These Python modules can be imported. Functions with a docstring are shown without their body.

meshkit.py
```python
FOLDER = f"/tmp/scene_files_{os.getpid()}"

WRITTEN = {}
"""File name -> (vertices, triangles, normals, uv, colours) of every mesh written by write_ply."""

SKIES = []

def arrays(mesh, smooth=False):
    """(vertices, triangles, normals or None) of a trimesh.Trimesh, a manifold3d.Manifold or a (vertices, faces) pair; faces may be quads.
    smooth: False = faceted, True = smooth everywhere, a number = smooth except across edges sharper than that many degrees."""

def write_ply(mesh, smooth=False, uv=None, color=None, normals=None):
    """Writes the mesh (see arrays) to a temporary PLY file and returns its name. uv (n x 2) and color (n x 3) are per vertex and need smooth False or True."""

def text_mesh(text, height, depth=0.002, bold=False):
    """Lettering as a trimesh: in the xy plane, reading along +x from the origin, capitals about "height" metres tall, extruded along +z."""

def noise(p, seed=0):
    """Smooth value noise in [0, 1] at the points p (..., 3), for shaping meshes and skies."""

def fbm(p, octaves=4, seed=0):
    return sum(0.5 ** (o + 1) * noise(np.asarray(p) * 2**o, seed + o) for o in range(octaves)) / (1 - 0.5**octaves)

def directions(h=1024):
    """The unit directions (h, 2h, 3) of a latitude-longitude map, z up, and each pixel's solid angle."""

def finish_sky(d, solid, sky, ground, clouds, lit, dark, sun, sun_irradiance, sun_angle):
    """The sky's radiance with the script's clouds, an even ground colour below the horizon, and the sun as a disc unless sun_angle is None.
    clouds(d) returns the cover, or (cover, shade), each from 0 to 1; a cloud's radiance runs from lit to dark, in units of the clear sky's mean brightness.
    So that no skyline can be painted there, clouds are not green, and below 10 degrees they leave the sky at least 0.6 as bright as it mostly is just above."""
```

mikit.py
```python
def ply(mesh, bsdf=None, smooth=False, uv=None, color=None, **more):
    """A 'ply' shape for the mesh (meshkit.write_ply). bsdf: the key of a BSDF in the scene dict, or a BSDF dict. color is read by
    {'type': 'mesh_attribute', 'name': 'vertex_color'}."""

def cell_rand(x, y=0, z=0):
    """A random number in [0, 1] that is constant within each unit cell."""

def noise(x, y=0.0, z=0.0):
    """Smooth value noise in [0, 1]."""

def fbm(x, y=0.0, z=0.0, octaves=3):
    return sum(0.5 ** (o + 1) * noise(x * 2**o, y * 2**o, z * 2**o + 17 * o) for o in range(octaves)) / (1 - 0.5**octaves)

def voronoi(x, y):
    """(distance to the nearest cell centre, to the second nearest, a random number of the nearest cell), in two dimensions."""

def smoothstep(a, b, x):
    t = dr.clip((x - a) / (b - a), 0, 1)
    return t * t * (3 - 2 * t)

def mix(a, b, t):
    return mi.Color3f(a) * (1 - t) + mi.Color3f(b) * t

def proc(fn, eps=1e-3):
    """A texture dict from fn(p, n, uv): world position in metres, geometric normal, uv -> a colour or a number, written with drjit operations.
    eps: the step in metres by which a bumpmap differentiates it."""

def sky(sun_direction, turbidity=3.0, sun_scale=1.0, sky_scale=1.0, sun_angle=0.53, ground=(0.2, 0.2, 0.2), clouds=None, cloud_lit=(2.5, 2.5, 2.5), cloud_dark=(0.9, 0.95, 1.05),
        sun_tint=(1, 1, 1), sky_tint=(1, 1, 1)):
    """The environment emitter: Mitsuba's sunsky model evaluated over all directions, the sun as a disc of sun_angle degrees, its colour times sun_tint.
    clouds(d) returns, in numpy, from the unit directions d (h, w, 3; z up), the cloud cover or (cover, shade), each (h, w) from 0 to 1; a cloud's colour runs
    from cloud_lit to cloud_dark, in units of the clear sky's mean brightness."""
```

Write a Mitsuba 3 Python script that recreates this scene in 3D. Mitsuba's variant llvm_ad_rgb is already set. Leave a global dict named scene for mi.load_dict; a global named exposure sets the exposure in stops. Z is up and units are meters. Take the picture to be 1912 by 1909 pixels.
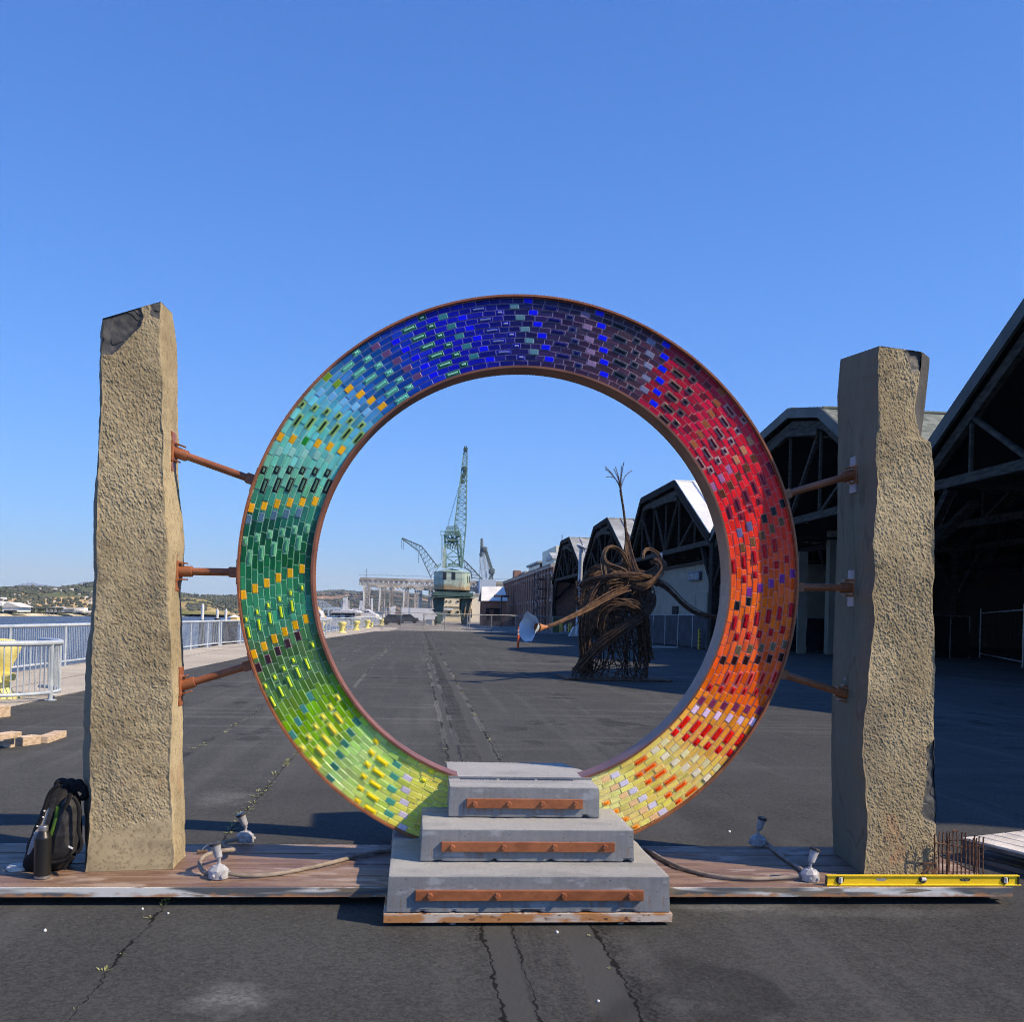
import math, random
import numpy as np
import trimesh
import drjit as dr
import mitsuba as mi
import mikit
import meshkit
from mikit import noise, fbm, voronoi, smoothstep, mix, cell_rand

random.seed(7)
rng = np.random.default_rng(7)
T = mi.ScalarTransform4f
scene, labels = {}, {}

# ---------------------------------------------------------------- camera, light, exposure
EYE, FOC = 1.6, 1855.0                       # eye height (m), focal length in pixels of a 1912 pixel wide picture
YAW, ROLL = math.atan(176.0 / FOC), math.radians(1.5)
FW = np.array([math.sin(YAW), math.cos(YAW), 0.0])
_r = np.array([math.cos(YAW), -math.sin(YAW), 0.0])
_u = np.array([0.0, 0.0, 1.0])
RT = _r * math.cos(ROLL) + _u * math.sin(ROLL)
UP = _u * math.cos(ROLL) - _r * math.sin(ROLL)
CX, CY = 956.0, 1151.6
E0 = np.array([0.0, 0.0, EYE])
scene['camera'] = {'type': 'perspective', 'fov_axis': 'x', 'fov': 2 * math.degrees(math.atan(956 / FOC)),
                   'principal_point_offset_y': -(CY - 954.5) / 1909.0, 'near_clip': 0.05, 'far_clip': 40000.0,
                   'to_world': T().look_at(origin=E0.tolist(), target=(E0 + FW).tolist(), up=UP.tolist())}
SUN = (1.0, -0.46, 0.95)
scene['sky'] = mikit.sky(SUN, turbidity=3.0, sky_scale=0.82, sky_tint=(0.60, 1.14, 1.98), ground=(0.12, 0.12, 0.12))
exposure = 1.95


def ray(px, py):
    return FW + RT * (px - CX) / FOC - UP * (py - CY) / FOC


def P(px, py, y):
    """the point of the plane y = const seen at that place of the photograph"""
    d = ray(px, py)
    return E0 + d * (y / d[1])


def G(px, py, z=0.0):
    d = ray(px, py)
    return E0 + d * ((z - EYE) / d[2])


def X(px, py, x):
    d = ray(px, py)
    return E0 + d * (x / d[0])


# ---------------------------------------------------------------- mesh helpers
class MB:
    """collects triangles"""

    def __init__(s):
        s.v, s.f, s.n = [], [], 0

    def add(s, v, f):
        v = np.asarray(v, float).reshape(-1, 3)
        f = np.asarray(f, int)
        if f.ndim == 2 and f.shape[1] == 4:
            f = np.vstack([f[:, [0, 1, 2]], f[:, [0, 2, 3]]])
        s.v.append(v)
        s.f.append(f + s.n)
        s.n += len(v)
        return s

    def mesh(s, m):
        return s.add(m.vertices, m.faces)

    def box(s, a, b, bev=0.0, R=None, o=None):
        """box between two corners, edges chamfered by bev; then rotated by R about o (default its centre)"""
        a, b = np.minimum(a, b).astype(float), np.maximum(a, b).astype(float)
        v, f = cbox(tuple(np.round(b - a, 5)), round(float(bev), 5))
        c = (a + b) / 2
        v = v + c
        if R is not None:
            o = c if o is None else np.asarray(o, float)
            v = (v - o) @ np.asarray(R).T + o
        return s.add(v, f)

    def bar(s, p, q, w, h=None, up=(0, 0, 1), bev=0.0):
        """a straight bar of section w x h from p to q"""
        p, q = np.asarray(p, float), np.asarray(q, float)
        h = w if h is None else h
        d = q - p
        L = np.linalg.norm(d)
        d = d / max(L, 1e-9)
        up = np.asarray(up, float)
        if abs(d @ up) > 0.98 * np.linalg.norm(up):
            up = np.array([0.0, 1.0, 0.0]) if abs(d[1]) < 0.9 else np.array([1.0, 0, 0])
        x = np.cross(d, up)
        x /= np.linalg.norm(x)
        z = np.cross(x, d)
        v, f = cbox((round(w, 5), round(L, 5), round(h, 5)), bev)
        return s.add(v @ np.array([x, d, z]) + (p + q) / 2, f)

    def tube(s, pts, r, n=8, cap=True):
        """a round tube along points; r one radius or one per point"""
        p = np.asarray(pts, float)
        r = np.broadcast_to(np.asarray(r, float), (len(p),))
        t = np.gradient(p, axis=0)
        t /= np.linalg.norm(t, axis=1, keepdims=True) + 1e-12
        ref = np.array([0.0, 0, 1]) if abs(t[0, 2]) < 0.9 else np.array([1.0, 0, 0])
        A = []
        for k in range(len(p)):
            ref = ref - t[k] * (ref @ t[k])
            ref /= np.linalg.norm(ref) + 1e-12
            A.append(ref.copy())
        A = np.array(A)
        B = np.cross(t, A)
        an = np.arange(n) * 2 * np.pi / n
        v = p[:, None] + r[:, None, None] * (np.cos(an)[None, :, None] * A[:, None] + np.sin(an)[None, :, None] * B[:, None])
        v = v.reshape(-1, 3)
        i, j = np.meshgrid(np.arange(len(p) - 1), np.arange(n), indexing='ij')
        q = np.stack([i * n + j, i * n + (j + 1) % n, (i + 1) * n + (j + 1) % n, (i + 1) * n + j], -1).reshape(-1, 4)
        f = np.vstack([q[:, [0, 1, 2]], q[:, [0, 2, 3]]])
        if cap:
            k = len(v)
            v = np.vstack([v, p[0], p[-1]])
            a = np.arange(n)
            e = (len(p) - 1) * n
            f = np.vstack([f, np.stack([a * 0 + k, (a + 1) % n, a], 1), np.stack([a * 0 + k + 1, e + a, e + (a + 1) % n], 1)])
        return s.add(v, f)

    def lathe(s, prof, c=(0, 0, 0), n=20, R=None):
        """profile [(radius, height)] turned about z, closed at both ends, moved to c"""
        prof = np.asarray(prof, float)
        an = np.arange(n) * 2 * np.pi / n
        v = np.stack([prof[:, None, 0] * np.cos(an), prof[:, None, 0] * np.sin(an), np.repeat(prof[:, 1:], n, 1)], -1).reshape(-1, 3)
        m = len(prof)
        i, j = np.meshgrid(np.arange(m - 1), np.arange(n), indexing='ij')
        q = np.stack([i * n + j, i * n + (j + 1) % n, (i + 1) * n + (j + 1) % n, (i + 1) * n + j], -1).reshape(-1, 4)
        f = np.vstack([q[:, [0, 1, 2]], q[:, [0, 2, 3]]])
        k = len(v)
        v = np.vstack([v, [0, 0, prof[0, 1]], [0, 0, prof[-1, 1]]])
        a = np.arange(n)
        e = (m - 1) * n
        f = np.vstack([f, np.stack([a * 0 + k, (a + 1) % n, a], 1), np.stack([a * 0 + k + 1, e + a, e + (a + 1) % n], 1)])
        if R is not None:
            v = v @ np.asarray(R).T
        return s.add(v + np.asarray(c, float), f)

    def prism(s, poly, depth, frame):
        """a polygon (n x 2) extruded by depth; frame = (origin, u axis, v axis, w axis)"""
        from shapely.geometry import Polygon
        m = trimesh.creation.extrude_polygon(Polygon(poly), depth, engine='earcut')
        o, u, v, w = (np.asarray(x, float) for x in frame)
        vv = m.vertices
        vert = o + vv[:, :1] * u + vv[:, 1:2] * v + vv[:, 2:] * w
        f = m.faces
        if np.dot(np.cross(u, v), w) < 0:
            f = f[:, ::-1]
        return s.add(vert, f)

    def get(s):
        return np.vstack(s.v), np.vstack(s.f)


_cb = {}


def cbox(size, bev=0.0):
    key = (size, bev)
    if key in _cb:
        return _cb[key]
    h = np.array(size) / 2
    bev = min(bev, 0.45 * min(size))
    if bev <= 0:
        v = np.array([[x, y, z] for x in (-1, 1) for y in (-1, 1) for z in (-1, 1)], float) * h
        f = np.array([[0, 1, 3], [0, 3, 2], [4, 6, 7], [4, 7, 5], [0, 4, 5], [0, 5, 1], [2, 3, 7], [2, 7, 6], [0, 2, 6], [0, 6, 4], [1, 5, 7], [1, 7, 3]])
    else:
        v = []
        for sx in (-1, 1):
            for sy in (-1, 1):
                for sz in (-1, 1):
                    for k in range(3):
                        q = np.array([sx, sy, sz], float) * (h - bev)
                        q[k] = (sx, sy, sz)[k] * h[k]
                        v.append(q)
        m = trimesh.convex.convex_hull(np.array(v))
        v, f = np.array(m.vertices), np.array(m.faces)
    _cb[key] = (v, f)
    return v, f


def rot(axis, deg):
    return trimesh.transformations.rotation_matrix(math.radians(deg), axis)[:3, :3]


def free(name):
    if name not in used:
        used.add(name)
        return name
    k = 1
    while f'{name}_{k:03d}' in used:
        k += 1
    used.add(f'{name}_{k:03d}')
    return f'{name}_{k:03d}'


used = set()


def thing(name, label=None, cat=None, group=None, kind=None):
    key = free(name)
    d = {k: v for k, v in dict(label=label, category=cat, group=group, kind=kind).items() if v}
    if d:
        labels[key] = d
    return key


def part(parent, name, m, mat, smooth=False, label=None, kind=None, color=None, uv=None):
    """a part (or, of a part, a sub-part): an entry of its own under its holder's key"""
    key = free(f'{parent}__{name}')
    put(key, m, mat, smooth, color, uv)
    if label or kind:
        labels[key] = {k: v for k, v in dict(label=label, kind=kind).items() if v}
    return key


def put(key, m, mat, smooth=False, color=None, uv=None):
    if isinstance(m, MB):
        m = m.get()
    if isinstance(m, trimesh.Trimesh):
        m = (np.array(m.vertices), np.array(m.faces))
    scene[key] = mikit.ply(m, mat, smooth=smooth, color=color, uv=uv)


def whole(name, m, mat, label, cat, group=None, kind=None, smooth=False, color=None):
    key = thing(name, label, cat, group, kind)
    put(key, m, mat, smooth, color)
    return key


def setting(name, m, mat, smooth=False, label=None):
    key = thing(name, label, None, None, 'structure')
    put(key, m, mat, smooth)
    return key


def grid_mesh(V):
    """(rows, cols, 3) points as one sheet"""
    a, b = V.shape[:2]
    i, j = np.meshgrid(np.arange(a - 1), np.arange(b - 1), indexing='ij')
    q = np.stack([i * b + j, i * b + j + 1, (i + 1) * b + j + 1, (i + 1) * b + j], -1).reshape(-1, 4)
    return V.reshape(-1, 3), np.vstack([q[:, [0, 1, 2]], q[:, [0, 2, 3]]])


def lin(r, g, b, k=1.0):
    """sRGB 0-255 to linear, times k"""
    c = np.array([r, g, b], float) / 255
    return np.clip(np.where(c < 0.04045, c / 12.92, ((c + 0.055) / 1.055) ** 2.4) * k, 0.002, 0.95)


def hermite(pts, n):
    """a smooth curve through points"""
    from scipy.interpolate import CubicSpline
    p = np.asarray(pts, float)
    t = np.concatenate([[0], np.cumsum(np.linalg.norm(np.diff(p, axis=0), axis=1))])
    return CubicSpline(t, p)(np.linspace(0, t[-1], n))


# ---------------------------------------------------------------- materials
def mat(name, col, rough=0.6, metal=0.0, spec=0.5, bump=None, two=True, **more):
    base = {'type': 'rgb', 'value': [float(x) for x in col]} if isinstance(col, (list, tuple, np.ndarray)) else col
    b = {'type': 'principled', 'base_color': base, 'roughness': rough if isinstance(rough, dict) else float(rough), 'metallic': float(metal), 'specular': float(spec), **more}
    if bump is not None:
        b = {'type': 'bumpmap', 'arbitrary': bump[0], 'scale': float(bump[1]), 'bsdf': b}
    scene['mat_' + name] = {'type': 'twosided', 'bsdf': b} if two else b
    return 'mat_' + name


def speckle(c0, c1, s, s2=None, lo=0.3, hi=0.7, oct=3):
    """a colour between c0 and c1 by noise of size s (metres)"""
    c0, c1 = [float(x) for x in c0], [float(x) for x in c1]

    def fn(p, n, uv):
        t = fbm(p.x / s, p.y / s, p.z / (s2 or s), oct)
        return mix(c0, c1, smoothstep(lo, hi, t))
    return mikit.proc(fn)


def fine(s, oct=3):
    return mikit.proc(lambda p, n, uv: fbm(p.x / s, p.y / s, p.z / s, oct), eps=s * 0.15)
# ---------------------------------------------------------------- setting: ground, quay, water
def asphalt_col(p, n, uv):
    big = fbm(p.x / 2.6, p.y / 5.0, 3.0, 3)
    med = fbm(p.x / 0.35, p.y / 0.5, 9.0, 3)
    grain = noise(p.x / 0.008, p.y / 0.008, 1.0)
    grain2 = noise(p.x / 0.02, p.y / 0.02, 4.0)
    v = 0.051 + 0.018 * (big - 0.5) + 0.016 * (med - 0.5) + 0.026 * (grain - 0.5) + 0.018 * (grain2 - 0.5)
    # long dusty wear streaks across and along the quay
    st = fbm(p.x / 3.0, p.y / 0.22, 5.0, 3)
    v += 0.020 * smoothstep(0.56, 0.8, st) * smoothstep(7.0, 14.0, p.y)
    lon = fbm(p.x / 0.25, p.y / 6.0, 7.0, 3)
    v += 0.012 * smoothstep(0.55, 0.8, lon)
    # pale dusty spots
    for (sx, sy, rx, ry, k) in ((-0.72, 4.15, 0.22, 0.20, 0.085), (1.75, 5.42, 0.55, 0.10, 0.06), (2.4, 5.3, 0.8, 0.12, 0.035), (-1.6, 8.6, 0.28, 0.5, 0.05), (1.2, 4.2, 0.25, 0.3, 0.012),
                                (3.4, 4.6, 0.35, 0.12, 0.03), (7.6, 27.5, 2.2, 0.4, 0.05), (4.0, 34.0, 3.0, 0.7, 0.03), (-3.3, 12.2, 0.5, 0.4, 0.06)):
        d = dr.sqrt(dr.square((p.x - sx) / rx) + dr.square((p.y - sy) / ry)) + 0.9 * (fbm(p.x / 0.12, p.y / 0.12, 2.0, 3) - 0.5)
        v += k * smoothstep(1.1, 0.2, d) * (0.35 + 0.9 * noise(p.x / 0.012, p.y / 0.012, 6.0))
    # the old crane track: two smooth strips of patching, broken asphalt between them
    wob = 0.030 * (fbm(p.y / 0.22, 3.3, 0.0, 4) - 0.5) + 0.05 * (fbm(p.y / 1.3, 8.3, 0.0, 2) - 0.5)
    x = p.x + wob * 1.6
    strip = smoothstep(0.37, 0.38, x) * smoothstep(0.52, 0.50, x + wob) + smoothstep(0.76, 0.77, x) * smoothstep(0.94, 0.93, x)
    v = v * (1 - strip) + strip * (0.058 + 0.010 * (med - 0.5) + 0.008 * (grain - 0.5))
    mid = smoothstep(0.515, 0.525, x + wob) * smoothstep(0.765, 0.755, x)
    v += mid * (0.022 * (fbm(p.x / 0.03, p.y / 0.35, 2.0, 3) - 0.62) - 0.010 * smoothstep(8.0, 16.0, p.y))
    # cracks, each a thin dark line with dry dust and dead weeds beside it further out
    cr = mi.Float(0)
    du = mi.Float(0)
    for (x0, w, k) in ((0.375, 0.015, 1.0), (0.52, 0.009, 0.9), (0.95, 0.018, 1.0), (-1.31, 0.0085, 0.95), (-2.46, 0.0085, 0.85), (-5.08, 0.03, 0.3), (2.9, 0.006, 0.35), (5.2, 0.02, 0.3)):
        wx = 0.06 * (fbm(p.y / 0.35, x0 * 7.0, 0.0, 4) - 0.5) + 0.035 * (fbm(p.y / 0.035, p.x / 0.05 + x0, 0.0, 3) - 0.5)
        d = dr.abs(p.x + wx - x0)
        ww = w * (0.32 + 1.6 * noise(p.y / 0.045, x0 * 5.0, 0.0) * smoothstep(0.2, 0.6, noise(p.y / 0.16, x0 * 9.0, 3.0)))
        cr = dr.maximum(cr, k * smoothstep(ww, ww * 0.4, d))
        far = smoothstep(9.0, 16.0, p.y)
        du = dr.maximum(du, far * smoothstep(0.05, 0.012, d) * smoothstep(0.42, 0.62, noise(p.y / 0.7, x0 * 3.0, 1.0)) * k)
    for (y0, w, k) in ((9.6, 0.01, 0.35), (13.9, 0.012, 0.4), (19.5, 0.02, 0.4), (25.0, 0.03, 0.45), (33.0, 0.04, 0.4), (47.0, 0.06, 0.4)):
        wy = 0.2 * (fbm(p.x / 1.1, y0 * 3.0, 0.0, 3) - 0.5)
        d = dr.abs(p.y + wy - y0)
        du = dr.maximum(du, 0.6 * k * smoothstep(w * 3, w, d) * smoothstep(0.4, 0.65, noise(p.x / 0.5, y0, 1.0)))
    for (x0, wd) in ((0.33, 0.09), (0.99, 0.07)):                                # crumbled edges beside the track
        cz_ = smoothstep(wd, 0.0, dr.abs(p.x - x0)) * smoothstep(0.50, 0.62, noise(p.x / 0.014, p.y / 0.018, 2.0)) * smoothstep(0.4, 0.6, noise(p.y / 0.3, x0, 6.0))
        cr = dr.maximum(cr, 0.55 * cz_)
    v = v * (1 - 0.85 * cr)
    v = v + 0.055 * du
    # oil drips and tar
    oil = smoothstep(0.66, 0.74, fbm(p.x / 0.5, p.y / 0.7, 11.0, 3)) * smoothstep(0.5, 0.7, noise(p.x / 2.2, p.y / 2.2, 5.0))
    v = v * (1 - 0.35 * oil)
    # flecks of grit
    f1, f2, ident = voronoi(p.x / 0.11, p.y / 0.11)
    v += 0.07 * smoothstep(0.05, 0.03, f1) * smoothstep(0.88, 0.93, ident) * smoothstep(11.0, 6.0, p.y)
    v = dr.maximum(v, 0.006)
    return mi.Color3f(v * 0.95, v * 0.99, v * 0.96)


def asphalt_h(p, n, uv):
    a = noise(p.x / 0.007, p.y / 0.007, 0.0) * 0.5 + noise(p.x / 0.016, p.y / 0.016, 3.0)
    x = p.x
    mid = smoothstep(0.50, 0.53, x) * smoothstep(0.77, 0.74, x)
    a = a * (1.0 + 0.8 * mid) + mid * 3.0 * fbm(p.x / 0.05, p.y / 0.12, 2.0, 3)
    return a


mat('asphalt', mikit.proc(asphalt_col), 0.85, spec=0.25, bump=(mikit.proc(asphalt_h, eps=0.0015), 0.0016))


def concrete_quay(p, n, uv):
    a = fbm(p.x / 1.4, p.y / 1.4, 1.0, 4)
    g = noise(p.x / 0.03, p.y / 0.03, 0.0)
    v = 0.30 + 0.15 * (a - 0.5) + 0.05 * (g - 0.5)
    j = dr.minimum(dr.abs(p.y / 6.0 - dr.round(p.y / 6.0)) * 6.0, dr.abs((p.x + 7.6) / 3.0 - dr.round((p.x + 7.6) / 3.0)) * 3.0)
    v *= 1 - 0.5 * smoothstep(0.05, 0.02, j)
    return mi.Color3f(v, v * 0.93, v * 0.79)


mat('quay', mikit.proc(concrete_quay), 0.9, spec=0.2)
mat('yard', speckle((0.115, 0.112, 0.105), (0.19, 0.18, 0.165), 3.0), 0.9, spec=0.2)


def water_h(p, n, uv):
    return fbm(p.x / 0.9, p.y / 2.0, 0.0, 4) * 0.7 + fbm(p.x / 5.0, p.y / 14.0, 2.0, 2)


def water_c(p, n, uv):
    t = smoothstep(0.35, 0.7, fbm(p.x / 90.0, p.y / 22.0, 1.0, 3))
    return mix((0.050, 0.058, 0.064), (0.075, 0.084, 0.090), t)


mat('water', mikit.proc(water_c), 0.30, spec=0.22, bump=(mikit.proc(water_h, eps=0.05), 0.7))
WZ = -3.6                                     # the water lies below the quay

flat = lambda poly, z: (np.array([[x, y, z] for x, y in poly], float), trimesh.creation.triangulate_polygon(__import__('shapely').geometry.Polygon(poly), engine='earcut')[1])
QX = [(-10.6, -60), (-9.95, 6), (-9.30, 27), (-8.75, 43.6), (-7.6, 58), (-7.0, 78), (-6.2, 110), (-4.5, 160), (0, 330)]   # edge of the quay
land = QX + [(400, 330), (400, -60)]
setting('ground', flat([(-400, -60)] and land, 0.0), 'mat_yard')
AX = [(-6.2, -60), (-6.2, 15.6), (-6.16, 19.3), (-5.75, 32.3), (-5.95, 52), (-5.6, 57), (-5.3, 62.4), (-4.4, 75), (-3.7, 86), (-2.2, 93)]
rg = np.random.default_rng(3)
ax = []
for (a, b) in zip(AX[:-1], AX[1:]):
    for t in np.linspace(0, 1, max(2, int((b[1] - max(a[1], -20)) / 0.35)), endpoint=False):
        ax.append((a[0] + (b[0] - a[0]) * t + rg.normal(0, 0.018), a[1] + (b[1] - a[1]) * t))
setting('pavement', flat(ax + [(4, 94.5), (9, 96.5), (60, 96.5), (60, -60)], 0.004), 'mat_asphalt')
m = MB()
vv, ff = flat(QX[:7] + [(-2.2, 110), (-2.2, 93)] + AX[::-1][1:], 0.008)
m.add(vv, ff)
setting('quay_apron', m, 'mat_quay')
m = MB()
q = np.array([[(x, y, 0.0), (x, y, -0.9), (x, y, WZ - 1.5)] for x, y in QX])
m.add(*grid_mesh(q))
setting('quay_wall', m, 'mat_quay')
setting('water', flat([(-6000, -400), (-6000, 9000), (3000, 9000), (3000, 330.5), (0, 330.5)] + [(x + 0.02, y) for x, y in QX[::-1][1:]] + [(-10.6, -400)], WZ), 'mat_water')
# ---------------------------------------------------------------- hero: mosaic ring
def rust_col(p, n, uv):
    t = fbm(p.x / 0.12, p.y / 0.12, p.z / 0.12, 3)
    u = fbm(p.x / 0.02, p.y / 0.02, p.z / 0.02, 2)
    return mix((0.215, 0.072, 0.028), (0.33, 0.122, 0.050), smoothstep(0.3, 0.7, 0.7 * t + 0.3 * u))


mat('copper_paint', mikit.proc(rust_col), 0.38, spec=0.55)
mat('rim_paint', speckle((0.15, 0.060, 0.034), (0.215, 0.090, 0.052), 0.15), 0.40, spec=0.5)
mat('rim_inner', speckle((0.135, 0.085, 0.06), (0.19, 0.12, 0.085), 0.2), 0.55, spec=0.4)
scene['mat_glass'] = {'type': 'twosided', 'bsdf': {'type': 'principled', 'base_color': {'type': 'mesh_attribute', 'name': 'vertex_color'}, 'roughness': 0.22, 'specular': 0.22}}
scene['mat_grout'] = {'type': 'twosided', 'bsdf': {'type': 'principled', 'base_color': {'type': 'mesh_attribute', 'name': 'vertex_color'}, 'roughness': 0.7, 'specular': 0.3}}

YT = 5.985
C0 = P(980, 1078, YT)
SC = (C0 - E0) @ FW / FOC
RO, RI = 525 * SC, 389.5 * SC
R0T, R1T = RO - 0.014, RI + 0.015            # the tiled band
NR = 12
PITCH = (R0T - R1T) / NR


def polar(px, py):
    p = P(px, py, YT) - C0
    return math.atan2(p[0], p[2]), math.hypot(p[0], p[2])


zA = lambda x, y: (600 + x / 5.311, 540 + y / 5.311)
zB = lambda x, y: (920 + x / 5.311, 540 + y / 5.311)
zC = lambda x, y: (430 + x / 6.362, 640 + y / 6.362)
zD = lambda x, y: (1200 + x / 5.303, 640 + y / 5.303)
zE = lambda x, y: (1280 + x / 5.303, 960 + y / 5.303)
zF = lambda x, y: (1080 + x / 4.78, 1260 + y / 4.78)
zG = lambda x, y: (640 + x / 2.9875, 1380 + y / 2.9875)
zH = lambda x, y: (430 + x / 2.7277, 900 + y / 2.7277)
VB, NV, GOLD = (12, 25, 250), (22, 20, 120), (212, 160, 20)
CRIM, BLK = (140, 12, 32), (28, 10, 16)
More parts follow.
